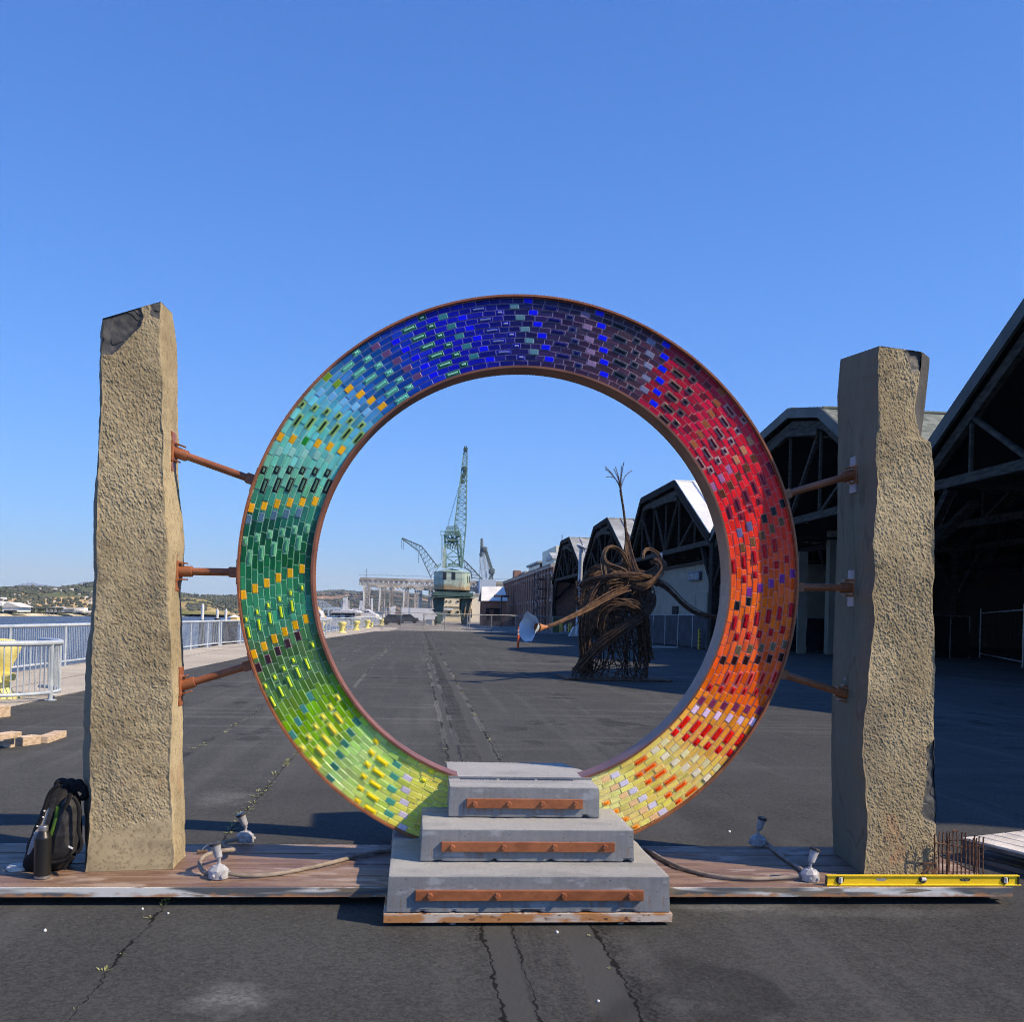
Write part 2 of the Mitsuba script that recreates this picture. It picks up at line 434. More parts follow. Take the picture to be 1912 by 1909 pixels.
# accent lines as they cross the band: where the outermost and the innermost piece sit, how many, the form (S square, J short with a raised bar, L long with a raised bar), colours
ACC = [
    (zA(1400, 290), zA(1675, 715), 5, 'S', VB), (zA(1210, 285), zA(1515, 680), 5, 'S', (50, 100, 112)),
    (zA(1000, 290), zA(1415, 765), 6, 'J', (28, 70, 66), (130, 180, 165)), (zA(870, 400), zA(1310, 865), 6, 'L', (36, 80, 72), (120, 175, 155)),
    (zA(740, 525), zA(1120, 870), 5, 'S', VB), (zA(535, 570), zA(960, 885), 5, 'S', (84, 62, 98)),
    (zA(345, 630), zA(880, 995), 6, 'J', (70, 140, 130), (125, 195, 175)), (zA(255, 770), zA(810, 1110), 6, 'L', (66, 135, 125), (110, 180, 160)),
    (zA(275, 990), zA(615, 1180), 4, 'S', GOLD), (zA(65, 880), zA(155, 935), 2, 'S', (95, 130, 40)),
    (zA(1555, 205), zA(1810, 645), 5, 'L', NV, (90, 105, 150)), (zB(70, 235), zB(280, 700), 5, 'J', NV, (120, 130, 170)),
    (zB(215, 180), zB(405, 645), 5, 'S', (75, 110, 125)), (zB(350, 115), zB(555, 715), 6, 'S', VB),
    (zB(575, 190), zB(695, 690), 5, 'L', (52, 48, 82), (26, 24, 95)), (zB(765, 280), zB(845, 770), 5, 'J', (48, 52, 80), (30, 30, 90)),
    (zB(915, 260), zB(975, 750), 5, 'S', (110, 94, 128)), (zB(1055, 255), zB(1095, 865), 6, 'S', VB),
    (zB(1250, 375), zB(1250, 875), 5, 'L', (44, 48, 58), (24, 28, 38)), (zB(1430, 400), zB(1360, 995), 6, 'J', (52, 52, 62), (28, 34, 44)),
    (zB(1570, 520), zB(1490, 1015), 5, 'S', (96, 102, 128)), (zB(1715, 560), zB(1585, 1150), 6, 'S', VB),
    (zD(375, 190), zD(205, 770), 6, 'L', (98, 74, 68), (34, 22, 28)), (zD(545, 240), zD(320, 810), 6, 'J', (66, 52, 56), (26, 22, 28)),
    (zD(645, 420), zD(440, 860), 5, 'S', (88, 18, 38)), (zD(770, 495), zD(490, 1020), 6, 'S', (128, 74, 46)),
    (zD(875, 665), zD(555, 1205), 6, 'L', (138, 102, 104), (62, 24, 34)), (zD(1010, 760), zD(660, 1270), 6, 'J', (140, 112, 116), (60, 26, 36)),
    (zD(1080, 960), zD(935, 1155), 3, 'S', (158, 108, 78)), (zD(855, 1255), zD(700, 1430), 3, 'S', (140, 90, 128)),
    (zD(1115, 1140), zD(780, 1500), 5, 'S', (82, 48, 28)),
    (zD(1240, 1260), zD(805, 1700), 6, 'L', (118, 28, 42), (80, 40, 56)), (zD(1260, 1480), zD(890, 1790), 5, 'J', (126, 30, 42), (94, 46, 60)),
    (zD(1360, 1600), zD(1175, 1750), 3, 'S', (36, 22, 26)), (zE(645, 120), zE(550, 185), 2, 'S', (86, 82, 120)),
    (zE(930, 80), zE(525, 340), 5, 'S', (92, 64, 40)), (zE(905, 310), zE(485, 520), 5, 'L', CRIM, (160, 18, 40)),
    (zE(985, 450), zE(540, 645), 5, 'J', CRIM, (165, 20, 42)), (zE(1045, 590), zE(600, 770), 5, 'S', (98, 42, 112)),
    (zE(1095, 655), zE(525, 910), 6, 'S', BLK), (zE(1020, 950), zE(440, 1070), 6, 'L', CRIM, (160, 20, 44)),
    (zE(935, 1145), zE(465, 1210), 5, 'J', CRIM, (150, 16, 36)), (zE(960, 1290), zE(485, 1335), 5, 'S', (86, 76, 60)),
    (zE(975, 1430), zE(385, 1455), 6, 'S', (44, 26, 18)), (zE(860, 1615), zE(370, 1605), 5, 'L', (190, 76, 66), (134, 14, 34)),
    (zE(850, 1775), zE(250, 1730), 6, 'J', (178, 50, 46), (132, 12, 30)),
    (zF(1600, 315), zF(1070, 215), 6, 'S', (104, 46, 70)), (zF(1580, 440), zF(1055, 325), 6, 'S', (224, 196, 226)),
    (zF(1435, 580), zF(925, 410), 6, 'L', (188, 34, 20), (206, 46, 26)), (zF(1385, 730), zF(875, 530), 6, 'J', (182, 30, 18), (204, 46, 26)),
    (zF(1235, 835), zF(755, 590), 6, 'S', (196, 190, 140)), (zF(1180, 955), zF(700, 695), 6, 'S', (214, 206, 176)),
    (zF(1005, 1045), zF(535, 740), 6, 'L', (244, 150, 60), (212, 66, 16)), (zF(925, 1180), zF(475, 850), 6, 'J', (240, 136, 52), (206, 60, 16)),
    (zF(750, 1220), zF(320, 880), 6, 'S', (212, 208, 226)), (zF(690, 1310), zF(250, 950), 6, 'S', (210, 176, 128)),
    (zF(510, 1360), zF(245, 1135), 4, 'J', (238, 180, 90), (226, 120, 30)),
    (zG(460, 215), zG(440, 290), 2, 'J', (198, 200, 70), (224, 214, 60)), (zH(875, 1765), zH(908, 1500), 5, 'S', (196, 188, 200)),
    (zH(810, 1690), zH(855, 1430), 5, 'S', (74, 140, 116)), (zH(715, 1665), zH(785, 1405), 5, 'L', (196, 190, 50), (228, 196, 40)),
    (zH(630, 1650), zH(735, 1330), 6, 'J', (196, 190, 60), (226, 190, 40)), (zH(490, 1530), zH(635, 1230), 6, 'S', (58, 108, 92)),
    (zH(435, 1430), zH(570, 1190), 5, 'L', (172, 176, 60), (220, 190, 70)), (zH(350, 1370), zH(540, 1105), 6, 'J', (176, 184, 70), (216, 196, 80)),
    (zH(325, 1285), zH(530, 1025), 4, 'S', (66, 124, 112)), (zH(225, 1115), zH(413, 920), 5, 'L', (74, 118, 60), (168, 190, 60)),
    (zH(160, 1050), zH(410, 835), 6, 'J', (84, 128, 60), (180, 196, 60)), (zH(150, 945), zH(365, 780), 5, 'S', (54, 42, 46)),
    (zH(100, 885), zH(378, 700), 6, 'S', GOLD), (zH(105, 765), zH(337, 630), 5, 'L', (64, 120, 80), (160, 176, 40)),
    (zH(60, 705), zH(360, 540), 6, 'J', (70, 130, 86), (170, 180, 50)), (zH(78, 575), zH(390, 445), 6, 'S', GOLD),
    (zH(83, 385), zH(343, 310), 5, 'L', (100, 156, 124), (66, 122, 94)), (zH(65, 300), zH(390, 235), 6, 'J', (104, 160, 128), (70, 126, 96)),
    (zH(108, 195), zH(375, 165), 5, 'S', (70, 98, 116)), (zH(95, 130), zH(433, 100), 6, 'S', GOLD),
    (zC(385, 1700), zC(1155, 1710), 6, 'L', (18, 38, 34), (70, 100, 88)), (zC(380, 1510), zC(1160, 1555), 6, 'J', (18, 40, 36), (76, 108, 96)),
    (zC(560, 1280), zC(1190, 1380), 5, 'S', (118, 168, 158)),
    (zC(730, 1140), zC(730, 1140), 1, 'S', GOLD), (zC(575, 1110), zC(575, 1110), 1, 'S', GOLD), (zC(885, 1165), zC(885, 1165), 1, 'S', (40, 120, 50)), (zC(1040, 1200), zC(1340, 1290), 3, 'S', GOLD),
    (zC(810, 930), zC(1545, 1150), 6, 'L', (110, 150, 90), (18, 40, 24)), (zC(860, 735), zC(1575, 1000), 6, 'J', (110, 150, 96), (16, 40, 26)),
    (zC(1075, 595), zC(1630, 840), 5, 'S', (112, 180, 226)),
]
# the ground colours of the glass round the band: where on the photograph, the colour seen there
STOPS = [((967, 620), (36, 36, 80)), ((900, 630), (28, 28, 118)), ((840, 650), (18, 12, 150)), ((770, 670), (32, 50, 150)), ((722, 695), (28, 62, 116)), ((685, 722), (40, 84, 152)), ((655, 745), (66, 128, 168)),
         ((600, 800), (84, 166, 166)), ((560, 860), (96, 168, 156)), ((545, 895), (90, 156, 124)), ((530, 935), (60, 126, 104)), ((522, 985), (24, 66, 54)), ((516, 1050), (28, 82, 52)), ((512, 1100), (50, 118, 86)), ((520, 1160), (60, 126, 98)),
         ((535, 1205), (66, 96, 58)), ((560, 1262), (70, 102, 68)), ((598, 1318), (104, 148, 30)), ((632, 1368), (118, 158, 40)), ((668, 1412), (156, 190, 110)), ((716, 1460), (166, 194, 92)), ((760, 1494), (196, 196, 84)), ((860, 1550), (220, 214, 110)),
         ((1060, 1550), (240, 236, 160)), ((1140, 1490), (242, 236, 150)), ((1200, 1450), (242, 218, 100)), ((1260, 1420), (246, 222, 122)), ((1300, 1390), (242, 190, 90)), ((1338, 1350), (250, 170, 62)), ((1362, 1322), (244, 140, 40)), ((1374, 1305), (232, 104, 28)),
         ((1400, 1260), (228, 94, 28)), ((1420, 1205), (196, 82, 52)), ((1427, 1150), (236, 110, 36)), ((1430, 1085), (232, 92, 36)), ((1422, 1020), (224, 62, 36)), ((1402, 960), (206, 38, 32)), ((1368, 880), (182, 34, 46)), ((1320, 800), (156, 28, 50)),
         ((1262, 726), (132, 24, 46)), ((1229, 694), (126, 24, 46)), ((1221, 690), (62, 46, 56)), ((1150, 645), (56, 42, 54)), ((1085, 622), (50, 42, 60)), ((1030, 615), (46, 40, 68))]
st = sorted([(polar(*p)[0], lin(*c)) for p, c in STOPS], key=lambda s: s[0])
sa = np.array([st[-1][0] - 2 * np.pi] + [s[0] for s in st] + [st[0][0] + 2 * np.pi])
scol = np.array([st[-1][1]] + [s[1] for s in st] + [st[0][1]])


def base_colour(a):
    a = (a + np.pi) % (2 * np.pi) - np.pi
    return np.array([np.interp(a, sa, scol[:, k]) for k in range(3)])


GAIN = 1.62                                    # from what the photograph shows of a wall in grazing sun to the glass's own colour
def own(c):
    c = np.maximum(np.asarray(c, float) - 0.012, 0.0022) * GAIN
    return c * min(1.0, 0.90 / c.max())



class Tiles:
    def __init__(s):
        s.v, s.f, s.c, s.n = [], [], [], 0

    def add(s, v, f, c):
        s.v.append(v)
        s.f.append(f + s.n)
        s.c.append(c)
        s.n += len(v)

    def put(s, key):
        scene[key] = mikit.ply((np.vstack(s.v), np.vstack(s.f)), 'mat_glass', smooth=False, color=np.clip(np.vstack(s.c), 0.003, 0.95))


def to_world(a, r, w):
    return np.stack([C0[0] + r * np.sin(a), YT - w, C0[2] + r * np.cos(a)], -1)


def tile_geo(T_, a0, a1, r0, r1, w0, w1, col, edge, tilt=(0, 0), streak=0.0, seed=0, nx=4, nz=2, ch=0.0019):
    """one piece of glass between two angles and two radii, from depth w0 to w1, its top edges chamfered; swirls of lighter and darker glass in the colour of its top"""
    am, rm = (a0 + a1) / 2, (r0 + r1) / 2
    wz = lambda a, r: w1 + tilt[0] * (a - am) * rm + tilt[1] * (r - rm)
    ca = ch / rm
    A, R = np.meshgrid(np.linspace(a0 + ca, a1 - ca, nx + 1), np.linspace(r0 + ch, r1 - ch, nz + 1), indexing='ij')
    top = to_world(A, R, wz(A, R))
    v, f = grid_mesh(top)
    q = np.stack([A * rm * 9 + seed * 3.7, R * 60 + seed, np.full_like(A, seed * 1.3)], -1)
    nz1 = meshkit.fbm(q, 2, 5) - 0.5
    k = (1 + streak * 2.2 * nz1)[..., None] * col + np.maximum(nz1, 0)[..., None] * streak * 0.05
    T_.add(v, f, k.reshape(-1, 3))
    ring_a = np.array([a0, a1, a1, a0])
    ring_r = np.array([r0, r0, r1, r1])
    low = to_world(ring_a, ring_r, np.full(4, w0))
    mid = to_world(ring_a, ring_r, wz(ring_a, ring_r) - ch)
    ta, tr = np.array([a0 + ca, a1 - ca, a1 - ca, a0 + ca]), np.array([r0 + ch, r0 + ch, r1 - ch, r1 - ch])
    up = to_world(ta, tr, wz(ta, tr))
    v = np.vstack([low, mid, up])
    j = np.arange(4)
    jj = (j + 1) % 4
    f = np.vstack([np.stack([j, jj, jj + 4], 1), np.stack([j, jj + 4, j + 4], 1), np.stack([j + 4, jj + 4, jj + 8], 1), np.stack([j + 4, jj + 8, j + 8], 1)])
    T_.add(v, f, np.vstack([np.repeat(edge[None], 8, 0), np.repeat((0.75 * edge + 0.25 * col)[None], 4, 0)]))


def jewel_geo(T_, a0, a1, r0, r1, w, h, col):
    """the raised bar on a piece: a small hipped block"""
    rm = (r0 + r1) / 2
    ia, ir = 0.0035 / rm, 0.0035
    low = to_world(np.array([a0, a1, a1, a0]), np.array([r0, r0, r1, r1]), np.full(4, w))
    up = to_world(np.array([a0 + ia, a1 - ia, a1 - ia, a0 + ia]), np.array([r0 + ir, r0 + ir, r1 - ir, r1 - ir]), np.full(4, w + h))
    v = np.vstack([low, up])
    j = np.arange(4)
    jj = (j + 1) % 4
    f = np.vstack([np.stack([j, jj, jj + 4], 1), np.stack([j, jj + 4, j + 4], 1), [[4, 5, 6], [4, 6, 7]]])
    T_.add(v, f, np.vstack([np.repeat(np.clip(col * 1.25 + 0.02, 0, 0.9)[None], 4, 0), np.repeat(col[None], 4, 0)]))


rows = [[] for _ in range(NR)]
for acc in ACC:
    (p0, p1, n, form, *cols) = acc
    a0, r0 = polar(*p0)
    a1, r1 = polar(*p1)
    if abs(a1 - a0) > np.pi:
        a1 += 2 * np.pi * np.sign(a0 - a1)
    k0 = int(round((R0T - r0) / PITCH - 0.5))
    k0 = max(0, min(NR - 1 - 2 * (n - 1), k0))
    ln = {'S': 0.056, 'J': 0.052, 'L': 0.092}[form]
    for i in range(n):
        t = i / max(n - 1, 1)
        a = a0 + (a1 - a0) * t
        k = k0 + 2 * i
        rm = R0T - (k + 0.5) * PITCH
        rows[k].append((a % (2 * np.pi), ln / rm, form, cols))
ring = thing('mosaic_ring', 'large upright ring of rainbow glass mosaic in a copper brown steel rim', 'ring sculpture')
pieces = []
rg = np.random.default_rng(11)
GAP = 0.0030
for k in range(NR):
    r1, r0 = R0T - k * PITCH, R0T - (k + 1) * PITCH
    rm = (r0 + r1) / 2
    row = sorted(rows[k])
    kept = []
    for it in row:
        if not kept or it[0] - it[1] / 2 > kept[-1][0] + kept[-1][1] / 2 + 0.002:
            kept.append(it)
    n = len(kept)
    for i, it in enumerate(kept):
        pieces.append((k, it[0] - it[1] / 2, it[0] + it[1] / 2, it[2], it[3]))
        nx_ = kept[(i + 1) % n]
        s = it[0] + it[1] / 2
        e = nx_[0] - nx_[1] / 2 + (2 * np.pi if i == n - 1 else 0)
        L = (e - s) * rm
        m_ = max(1, int(round(L / 0.076)))
        if L < 0.012:
            continue
        cut = np.cumsum(np.concatenate([[0], 1 + rg.uniform(-0.16, 0.16, m_)]))
        cut = s + (e - s) * cut / cut[-1]
        for c0, c1 in zip(cut[:-1], cut[1:]):
            pieces.append((k, c0, c1, 'B', None))


def build_piece(T_, J_, pc, seed):
    k, a0, a1, form, cols = pc
    g = np.random.default_rng(1000 + seed)
    r1, r0 = R0T - k * PITCH, R0T - (k + 1) * PITCH
    rm = (r0 + r1) / 2
    am = (a0 + a1) / 2
    if form == 'B':
        col = base_colour(am) * g.uniform(0.80, 1.22) * (1 + g.uniform(-0.08, 0.08, 3))
        up_ = g.uniform(0.0045, 0.0095)
    else:
        col = lin(*cols[0]) * g.uniform(0.92, 1.1)
        up_ = g.uniform(0.006, 0.011)
    vivid = form == 'S' and cols[0] == VB
    col = own(col)
    edge = np.clip(0.5 * col + 0.5 * (0.34 + 0.5 * col / max(col.max(), 0.05)), 0, 0.85)  # whitened tile colour: light caught by the cut edges is painted in
    da = GAP / 2 / rm
    # every row is set a little proud of the next, like shingles
    tilt = (g.normal(0, 0.030), g.normal(0, 0.02) - 0.05)
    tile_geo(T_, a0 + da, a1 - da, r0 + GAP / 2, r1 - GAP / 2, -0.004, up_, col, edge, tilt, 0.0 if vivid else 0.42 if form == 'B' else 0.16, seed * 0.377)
    if form in 'JL':
        m_a = 0.0125 / rm
        jewel_geo(J_, a0 + m_a, a1 - m_a, rm - 0.0068, rm + 0.0068, up_ - 0.001, 0.0085, own(lin(*cols[1])))


# the 300 that show largest are parts of their own (the jewelled and coloured accents, then the longest), the rest one part
order = sorted(range(len(pieces)), key=lambda i: (-(pieces[i][2] - pieces[i][1]) * (R0T - pieces[i][0] * PITCH) if pieces[i][3] != 'S' else -0.05))
single = set(order[:300])
rest = Tiles()
for i, pc in enumerate(pieces):
    if i in single:
        t_, j_ = Tiles(), Tiles()
        build_piece(t_, j_, pc, i)
        key = free(ring + '__tile')
        t_.put(key)
        if j_.n:
            j_.put(free(key + '__raised_bar'))
    else:
        build_piece(rest, rest, pc, i)
key = free(ring + '__tile_field')
rest.put(key)
labels[key] = {'label': 'smaller glass tiles filling the rainbow band', 'kind': 'stuff'}

# grout bed, rims and back of the ring
NA = 300
an = np.linspace(0, 2 * np.pi, NA + 1)
A_, R_ = np.meshgrid(an, [R1T - 0.004, R0T + 0.004], indexing='ij')
v, f = grid_mesh(to_world(A_, R_, np.zeros_like(A_)))
gc = np.array([0.30 + 0.5 * own(base_colour(a)) for a in A_.ravel()])  # bed paled the same way, painting in the bright lines between tiles
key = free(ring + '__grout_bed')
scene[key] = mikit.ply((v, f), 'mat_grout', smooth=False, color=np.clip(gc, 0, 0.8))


def hoop(prof):
    """closed profile of (radius, y) swept round the ring's axis"""
    prof = np.array(list(prof) + [prof[0]])
    V = np.stack([np.stack([C0[0] + r * np.sin(an), np.full_like(an, y), C0[2] + r * np.cos(an)], -1) for r, y in prof], 1)
    return grid_mesh(V)


part(ring, 'outer_rim', hoop([(RO, YT - 0.034), (RO, YT + 0.155), (RO - 0.012, YT + 0.155), (RO - 0.012, YT - 0.034)]), 'mat_copper_paint', smooth=30)
part(ring, 'inner_rim', hoop([(RI, YT - 0.026), (RI, YT + 0.155), (RI + 0.013, YT + 0.155), (RI + 0.013, YT - 0.026)]), 'mat_rim_paint', smooth=30)
part(ring, 'back_plate', hoop([(RO - 0.014, YT + 0.003), (RO - 0.014, YT + 0.150), (RI + 0.018, YT + 0.150), (RI + 0.018, YT + 0.003)]), 'mat_rim_inner', smooth=30)

# ---------------------------------------------------------------- staircase of three cast concrete slabs
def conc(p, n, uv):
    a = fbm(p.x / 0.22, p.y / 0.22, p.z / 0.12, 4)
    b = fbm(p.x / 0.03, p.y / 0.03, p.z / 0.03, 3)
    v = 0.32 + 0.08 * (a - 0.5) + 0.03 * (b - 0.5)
    side = smoothstep(0.6, 0.3, dr.abs(n.z))                                   # upright faces: grazing-light shade painted in, darker and bluish; plus white bloom
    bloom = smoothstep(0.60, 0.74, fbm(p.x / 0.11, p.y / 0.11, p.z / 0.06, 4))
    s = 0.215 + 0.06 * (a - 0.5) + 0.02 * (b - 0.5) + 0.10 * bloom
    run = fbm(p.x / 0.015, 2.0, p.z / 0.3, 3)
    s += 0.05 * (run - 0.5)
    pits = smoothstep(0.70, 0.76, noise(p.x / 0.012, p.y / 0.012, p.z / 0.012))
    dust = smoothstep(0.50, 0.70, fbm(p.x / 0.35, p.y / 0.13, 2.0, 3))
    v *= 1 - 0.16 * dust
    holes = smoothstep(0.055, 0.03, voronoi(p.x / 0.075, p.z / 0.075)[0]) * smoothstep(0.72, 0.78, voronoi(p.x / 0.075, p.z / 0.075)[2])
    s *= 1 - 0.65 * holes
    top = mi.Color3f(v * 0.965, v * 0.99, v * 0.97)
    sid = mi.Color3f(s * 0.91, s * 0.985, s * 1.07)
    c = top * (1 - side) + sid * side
    # rust run down from the straps
    rr = mi.Float(0)
    for (y0_, z0_) in ((5.09, 0.155), (5.372, 0.345), (5.672, 0.527)):
        rr = dr.maximum(rr, smoothstep(0.03, 0.01, dr.abs(p.y - y0_)) * smoothstep(z0_ + 0.01, z0_ - 0.005, p.z) * smoothstep(z0_ - 0.09, z0_ - 0.02, p.z))
    c = mix(c, (0.20, 0.10, 0.05), 0.55 * rr * side * smoothstep(0.56, 0.72, fbm(p.x / 0.018, 3.0, p.z / 0.5, 3)))
    return c * (1 - 0.12 * pits)


mat('concrete_step', mikit.proc(conc), 0.75, spec=0.35, bump=(fine(0.012), 0.0006))


def plate_rust(p, n, uv):
    a = fbm(p.x / 0.10, p.y / 0.10, p.z / 0.04, 4)
    b = fbm(p.x / 0.035, p.y / 0.1, p.z / 0.02, 3)
    c = mix((0.50, 0.44, 0.38), (0.42, 0.20, 0.075), smoothstep(0.36, 0.56, a))
    return mix(c, (0.11, 0.05, 0.03), smoothstep(0.56, 0.74, b))


mat('rusty_plate', mikit.proc(plate_rust), 0.6, metal=0.0, spec=0.4)
stair = thing('staircase', 'grey concrete staircase of three stacked slabs leading up through the mosaic ring', 'steps')
SL = [(-0.122, 1.355, 5.09, 7.10, 0.072, 0.262), (0.047, 1.221, 5.372, 6.82, 0.266, 0.442), (0.203, 1.078, 5.672, 6.535, 0.446, 0.622)]


def slab(x0, x1, y0, y1, z0, z1, seed, chips=True):
    m = trimesh.creation.box([x1 - x0, y1 - y0, z1 - z0])
    m = m.subdivide_to_size(0.035)
    v = np.array(m.vertices) + [(x0 + x1) / 2, (y0 + y1) / 2, (z0 + z1) / 2]
    # soft arrises, a slightly uneven cast and taper
    h = np.array([x1 - x0, y1 - y0, z1 - z0]) / 2
    c = np.array([(x0 + x1) / 2, (y0 + y1) / 2, (z0 + z1) / 2])
    r = 0.007
    inner = np.clip(v - c, -(h - r), h - r)
    d = v - c - inner
    L = np.linalg.norm(d, axis=1, keepdims=True)
    v = c + inner + d / np.maximum(L, 1e-9) * np.minimum(L, r)
    v += (meshkit.fbm(v / 0.09 + seed, 3, seed)[:, None] - 0.5) * 0.004 * np.sign(v - c) * (np.abs(v - c) > h - 0.02)
    v[:, 0] += -(v[:, 0] - c[0]) * 0.012 * (v[:, 2] - z0) / (z1 - z0)
    if chips:                                                               # ragged lower front edge
        low = (v[:, 2] < z0 + 0.02) & (v[:, 1] < y0 + 0.03)
        n_ = meshkit.fbm(np.stack([v[:, 0] / 0.05, v[:, 0] * 0, v[:, 0] * 0 + seed], -1), 3, seed)
        v[low, 2] += np.clip(n_[low] - 0.60, 0, 1) * 0.07
        v[low, 1] += np.clip(n_[low] - 0.60, 0, 1) * 0.05
    return v, np.array(m.faces)


names = ('lower_slab', 'middle_slab', 'upper_slab')
for i, s in enumerate(SL[:2]):
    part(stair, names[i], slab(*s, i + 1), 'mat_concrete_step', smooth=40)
x0, x1, y0, y1, z0, z1 = SL[2]
up3 = MB()
vv, ff = slab(x0, x1, y0, 5.945, z0, z1, 5)
up3.add(vv, ff)
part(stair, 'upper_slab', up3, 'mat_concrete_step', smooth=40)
# the rear half of the top slab: its far right corner is cut off
m = MB()
poly = [(x0 + 0.005, 5.950), (x1 - 0.003, 5.950), (x1 - 0.003, 6.20), (x1 - 0.10, 6.535), (x0 + 0.01, 6.535)]
m.prism(poly, z1 - z0 + 0.012, ((0, 0, z0), (1, 0, 0), (0, 1, 0), (0, 0, 1)))
part(stair, 'rear_slab', m, 'mat_concrete_step')
mat('slot', (0.02, 0.03, 0.06), 0.12, spec=0.8)
for xa, xb in ((0.275, 0.495), (0.515, 0.725), (0.742, 0.955)):
    m = MB().box((xa, 5.905, z1 - 0.002), (xb, 5.944, z1 + 0.004), 0.001)
    part(stair, 'glass_strip', m, 'mat_slot')
m = MB().box((-0.135, 5.085, 0.022), (1.365, 7.09, 0.071), 0.003)
part(stair, 'base_plate', m, 'mat_rusty_plate')
mat('galvanised', (0.55, 0.56, 0.58), 0.35, metal=0.8)
for x in (0.22, 1.10):
    for y in (5.13, 6.9):
        m = MB().lathe([(0.018, 0.0), (0.018, 0.010), (0.009, 0.011), (0.009, 0.03)], (x, y, 0.004), 12)
        part(stair, 'levelling_foot', m, 'mat_galvanised')
STR = [((775.6, 1663), (1200.7, 1682), 5.085, (485, 860, 1230, 1600)), ((824, 1573), (1147, 1591), 5.367, (610, 897, 1178, 1460)), ((871, 1492.5), (1087.5, 1510), 5.667, (735, 925, 1112, 1297))]
for (pa, pb, y, bl) in STR:
    a, b = P(*pa, y), P(*pb, y)
    zc = (P((pa[0] + pb[0]) / 2, pa[1], y)[2], P((pa[0] + pb[0]) / 2, pb[1], y)[2])
    m = MB().box((a[0], y - 0.016, zc[1]), (b[0], y + 0.01, zc[0]), 0.002)
    s_ = part(stair, 'strap', m, 'mat_copper_paint')
    for bx in bl:
        px = 640 + bx / 2.9875
        c = P(px, (pa[1] + pb[1]) / 2 - 0.5, y)
        R = rot([1, 0, 0], 90)
        m = MB().lathe([(0.0175, 0.0), (0.0175, 0.002), (0.0150, 0.003), (0.0150, 0.016), (0.0125, 0.019)], (c[0], y - 0.015, c[2]), 6, R)
        part(s_, 'bolt', m, 'mat_copper_paint')

# ---------------------------------------------------------------- platform
def plank_col(p, n, uv):
    a = fbm(p.x / 0.5, p.y / 0.06, 0.0, 4)
    b = fbm(p.x / 0.25, p.y / 0.12, 3.0, 4)
    c = mix((0.165, 0.102, 0.072), (0.245, 0.165, 0.115), smoothstep(0.3, 0.7, a))
    c = mix(c, (0.40, 0.33, 0.28), 0.6 * smoothstep(0.56, 0.76, b))
    return mix(c, (0.11, 0.06, 0.045), 0.6 * smoothstep(0.6, 0.75, fbm(p.x / 0.16, p.y / 0.03, 8.0, 3)))


def fascia_col(p, n, uv):
    a = fbm(p.x / 0.16, 1.0, p.z / 0.03, 4)
    b = fbm(p.x / 0.5, 4.0, p.z / 0.05, 3)
    d = smoothstep(0.075, 0.055, p.z + 0.03 * (fbm(p.x / 0.05, 0.0, 0.0, 3) - 0.5))
    c = mix((0.10, 0.11, 0.12), (0.62, 0.64, 0.62), smoothstep(0.42, 0.62, b))
    c = mix(c, (0.20, 0.17, 0.13), smoothstep(0.55, 0.7, a))
    return mix(c, (0.40, 0.20, 0.09), d * smoothstep(0.35, 0.6, fbm(p.x / 0.2, 9.0, p.z / 0.1, 3)) * 0.9)


mat('planks', mikit.proc(plank_col), 0.55, spec=0.4, bump=(mikit.proc(lambda p, n, uv: fbm(p.x / 0.2, p.y / 0.006, 0.0, 3), eps=0.002), 0.001))
mat('fascia', mikit.proc(fascia_col), 0.45, spec=0.5)
plat = thing('deck_platform', 'low long platform of worn reddish brown planks edged with rusty steel', 'platform')
PX0, PX1, PY0, PY1, PZ = -4.2, 3.46, 5.452, 6.50, 0.100
nb = 8
rg = np.random.default_rng(5)
ys = np.linspace(PY0 + 0.008, PY1, nb + 1)
for i in range(nb):
    m = MB().box((PX0, ys[i] + 0.003, PZ - 0.03), (PX1, ys[i + 1] - 0.003, PZ - (0.004 if i % 2 else 0.001) + rg.uniform(-0.001, 0.001)), 0.004)
    part(plat, 'plank', m, 'mat_planks')
part(plat, 'fascia', MB().box((PX0, PY0 - 0.004, 0.052), (PX1 + 0.01, PY0 + 0.006, PZ + 0.004), 0.0015), 'mat_fascia')
part(plat, 'end_plate', MB().box((PX1 + 0.001, PY0 + 0.007, 0.052), (PX1 + 0.01, PY1, PZ + 0.003), 0.0015), 'mat_fascia')
m = MB()
for y in (5.62, 5.98, 6.34):
    m.box((PX0, y - 0.03, 0.03), (PX1 - 0.05, y + 0.03, 0.068), 0.002)
for x in np.arange(-4, 3.5, 0.93):
    m.box((x - 0.06, 5.6, 0.0), (x + 0.06, 6.4, 0.0305))
part(plat, 'underframe', m, 'mat_rim_inner')

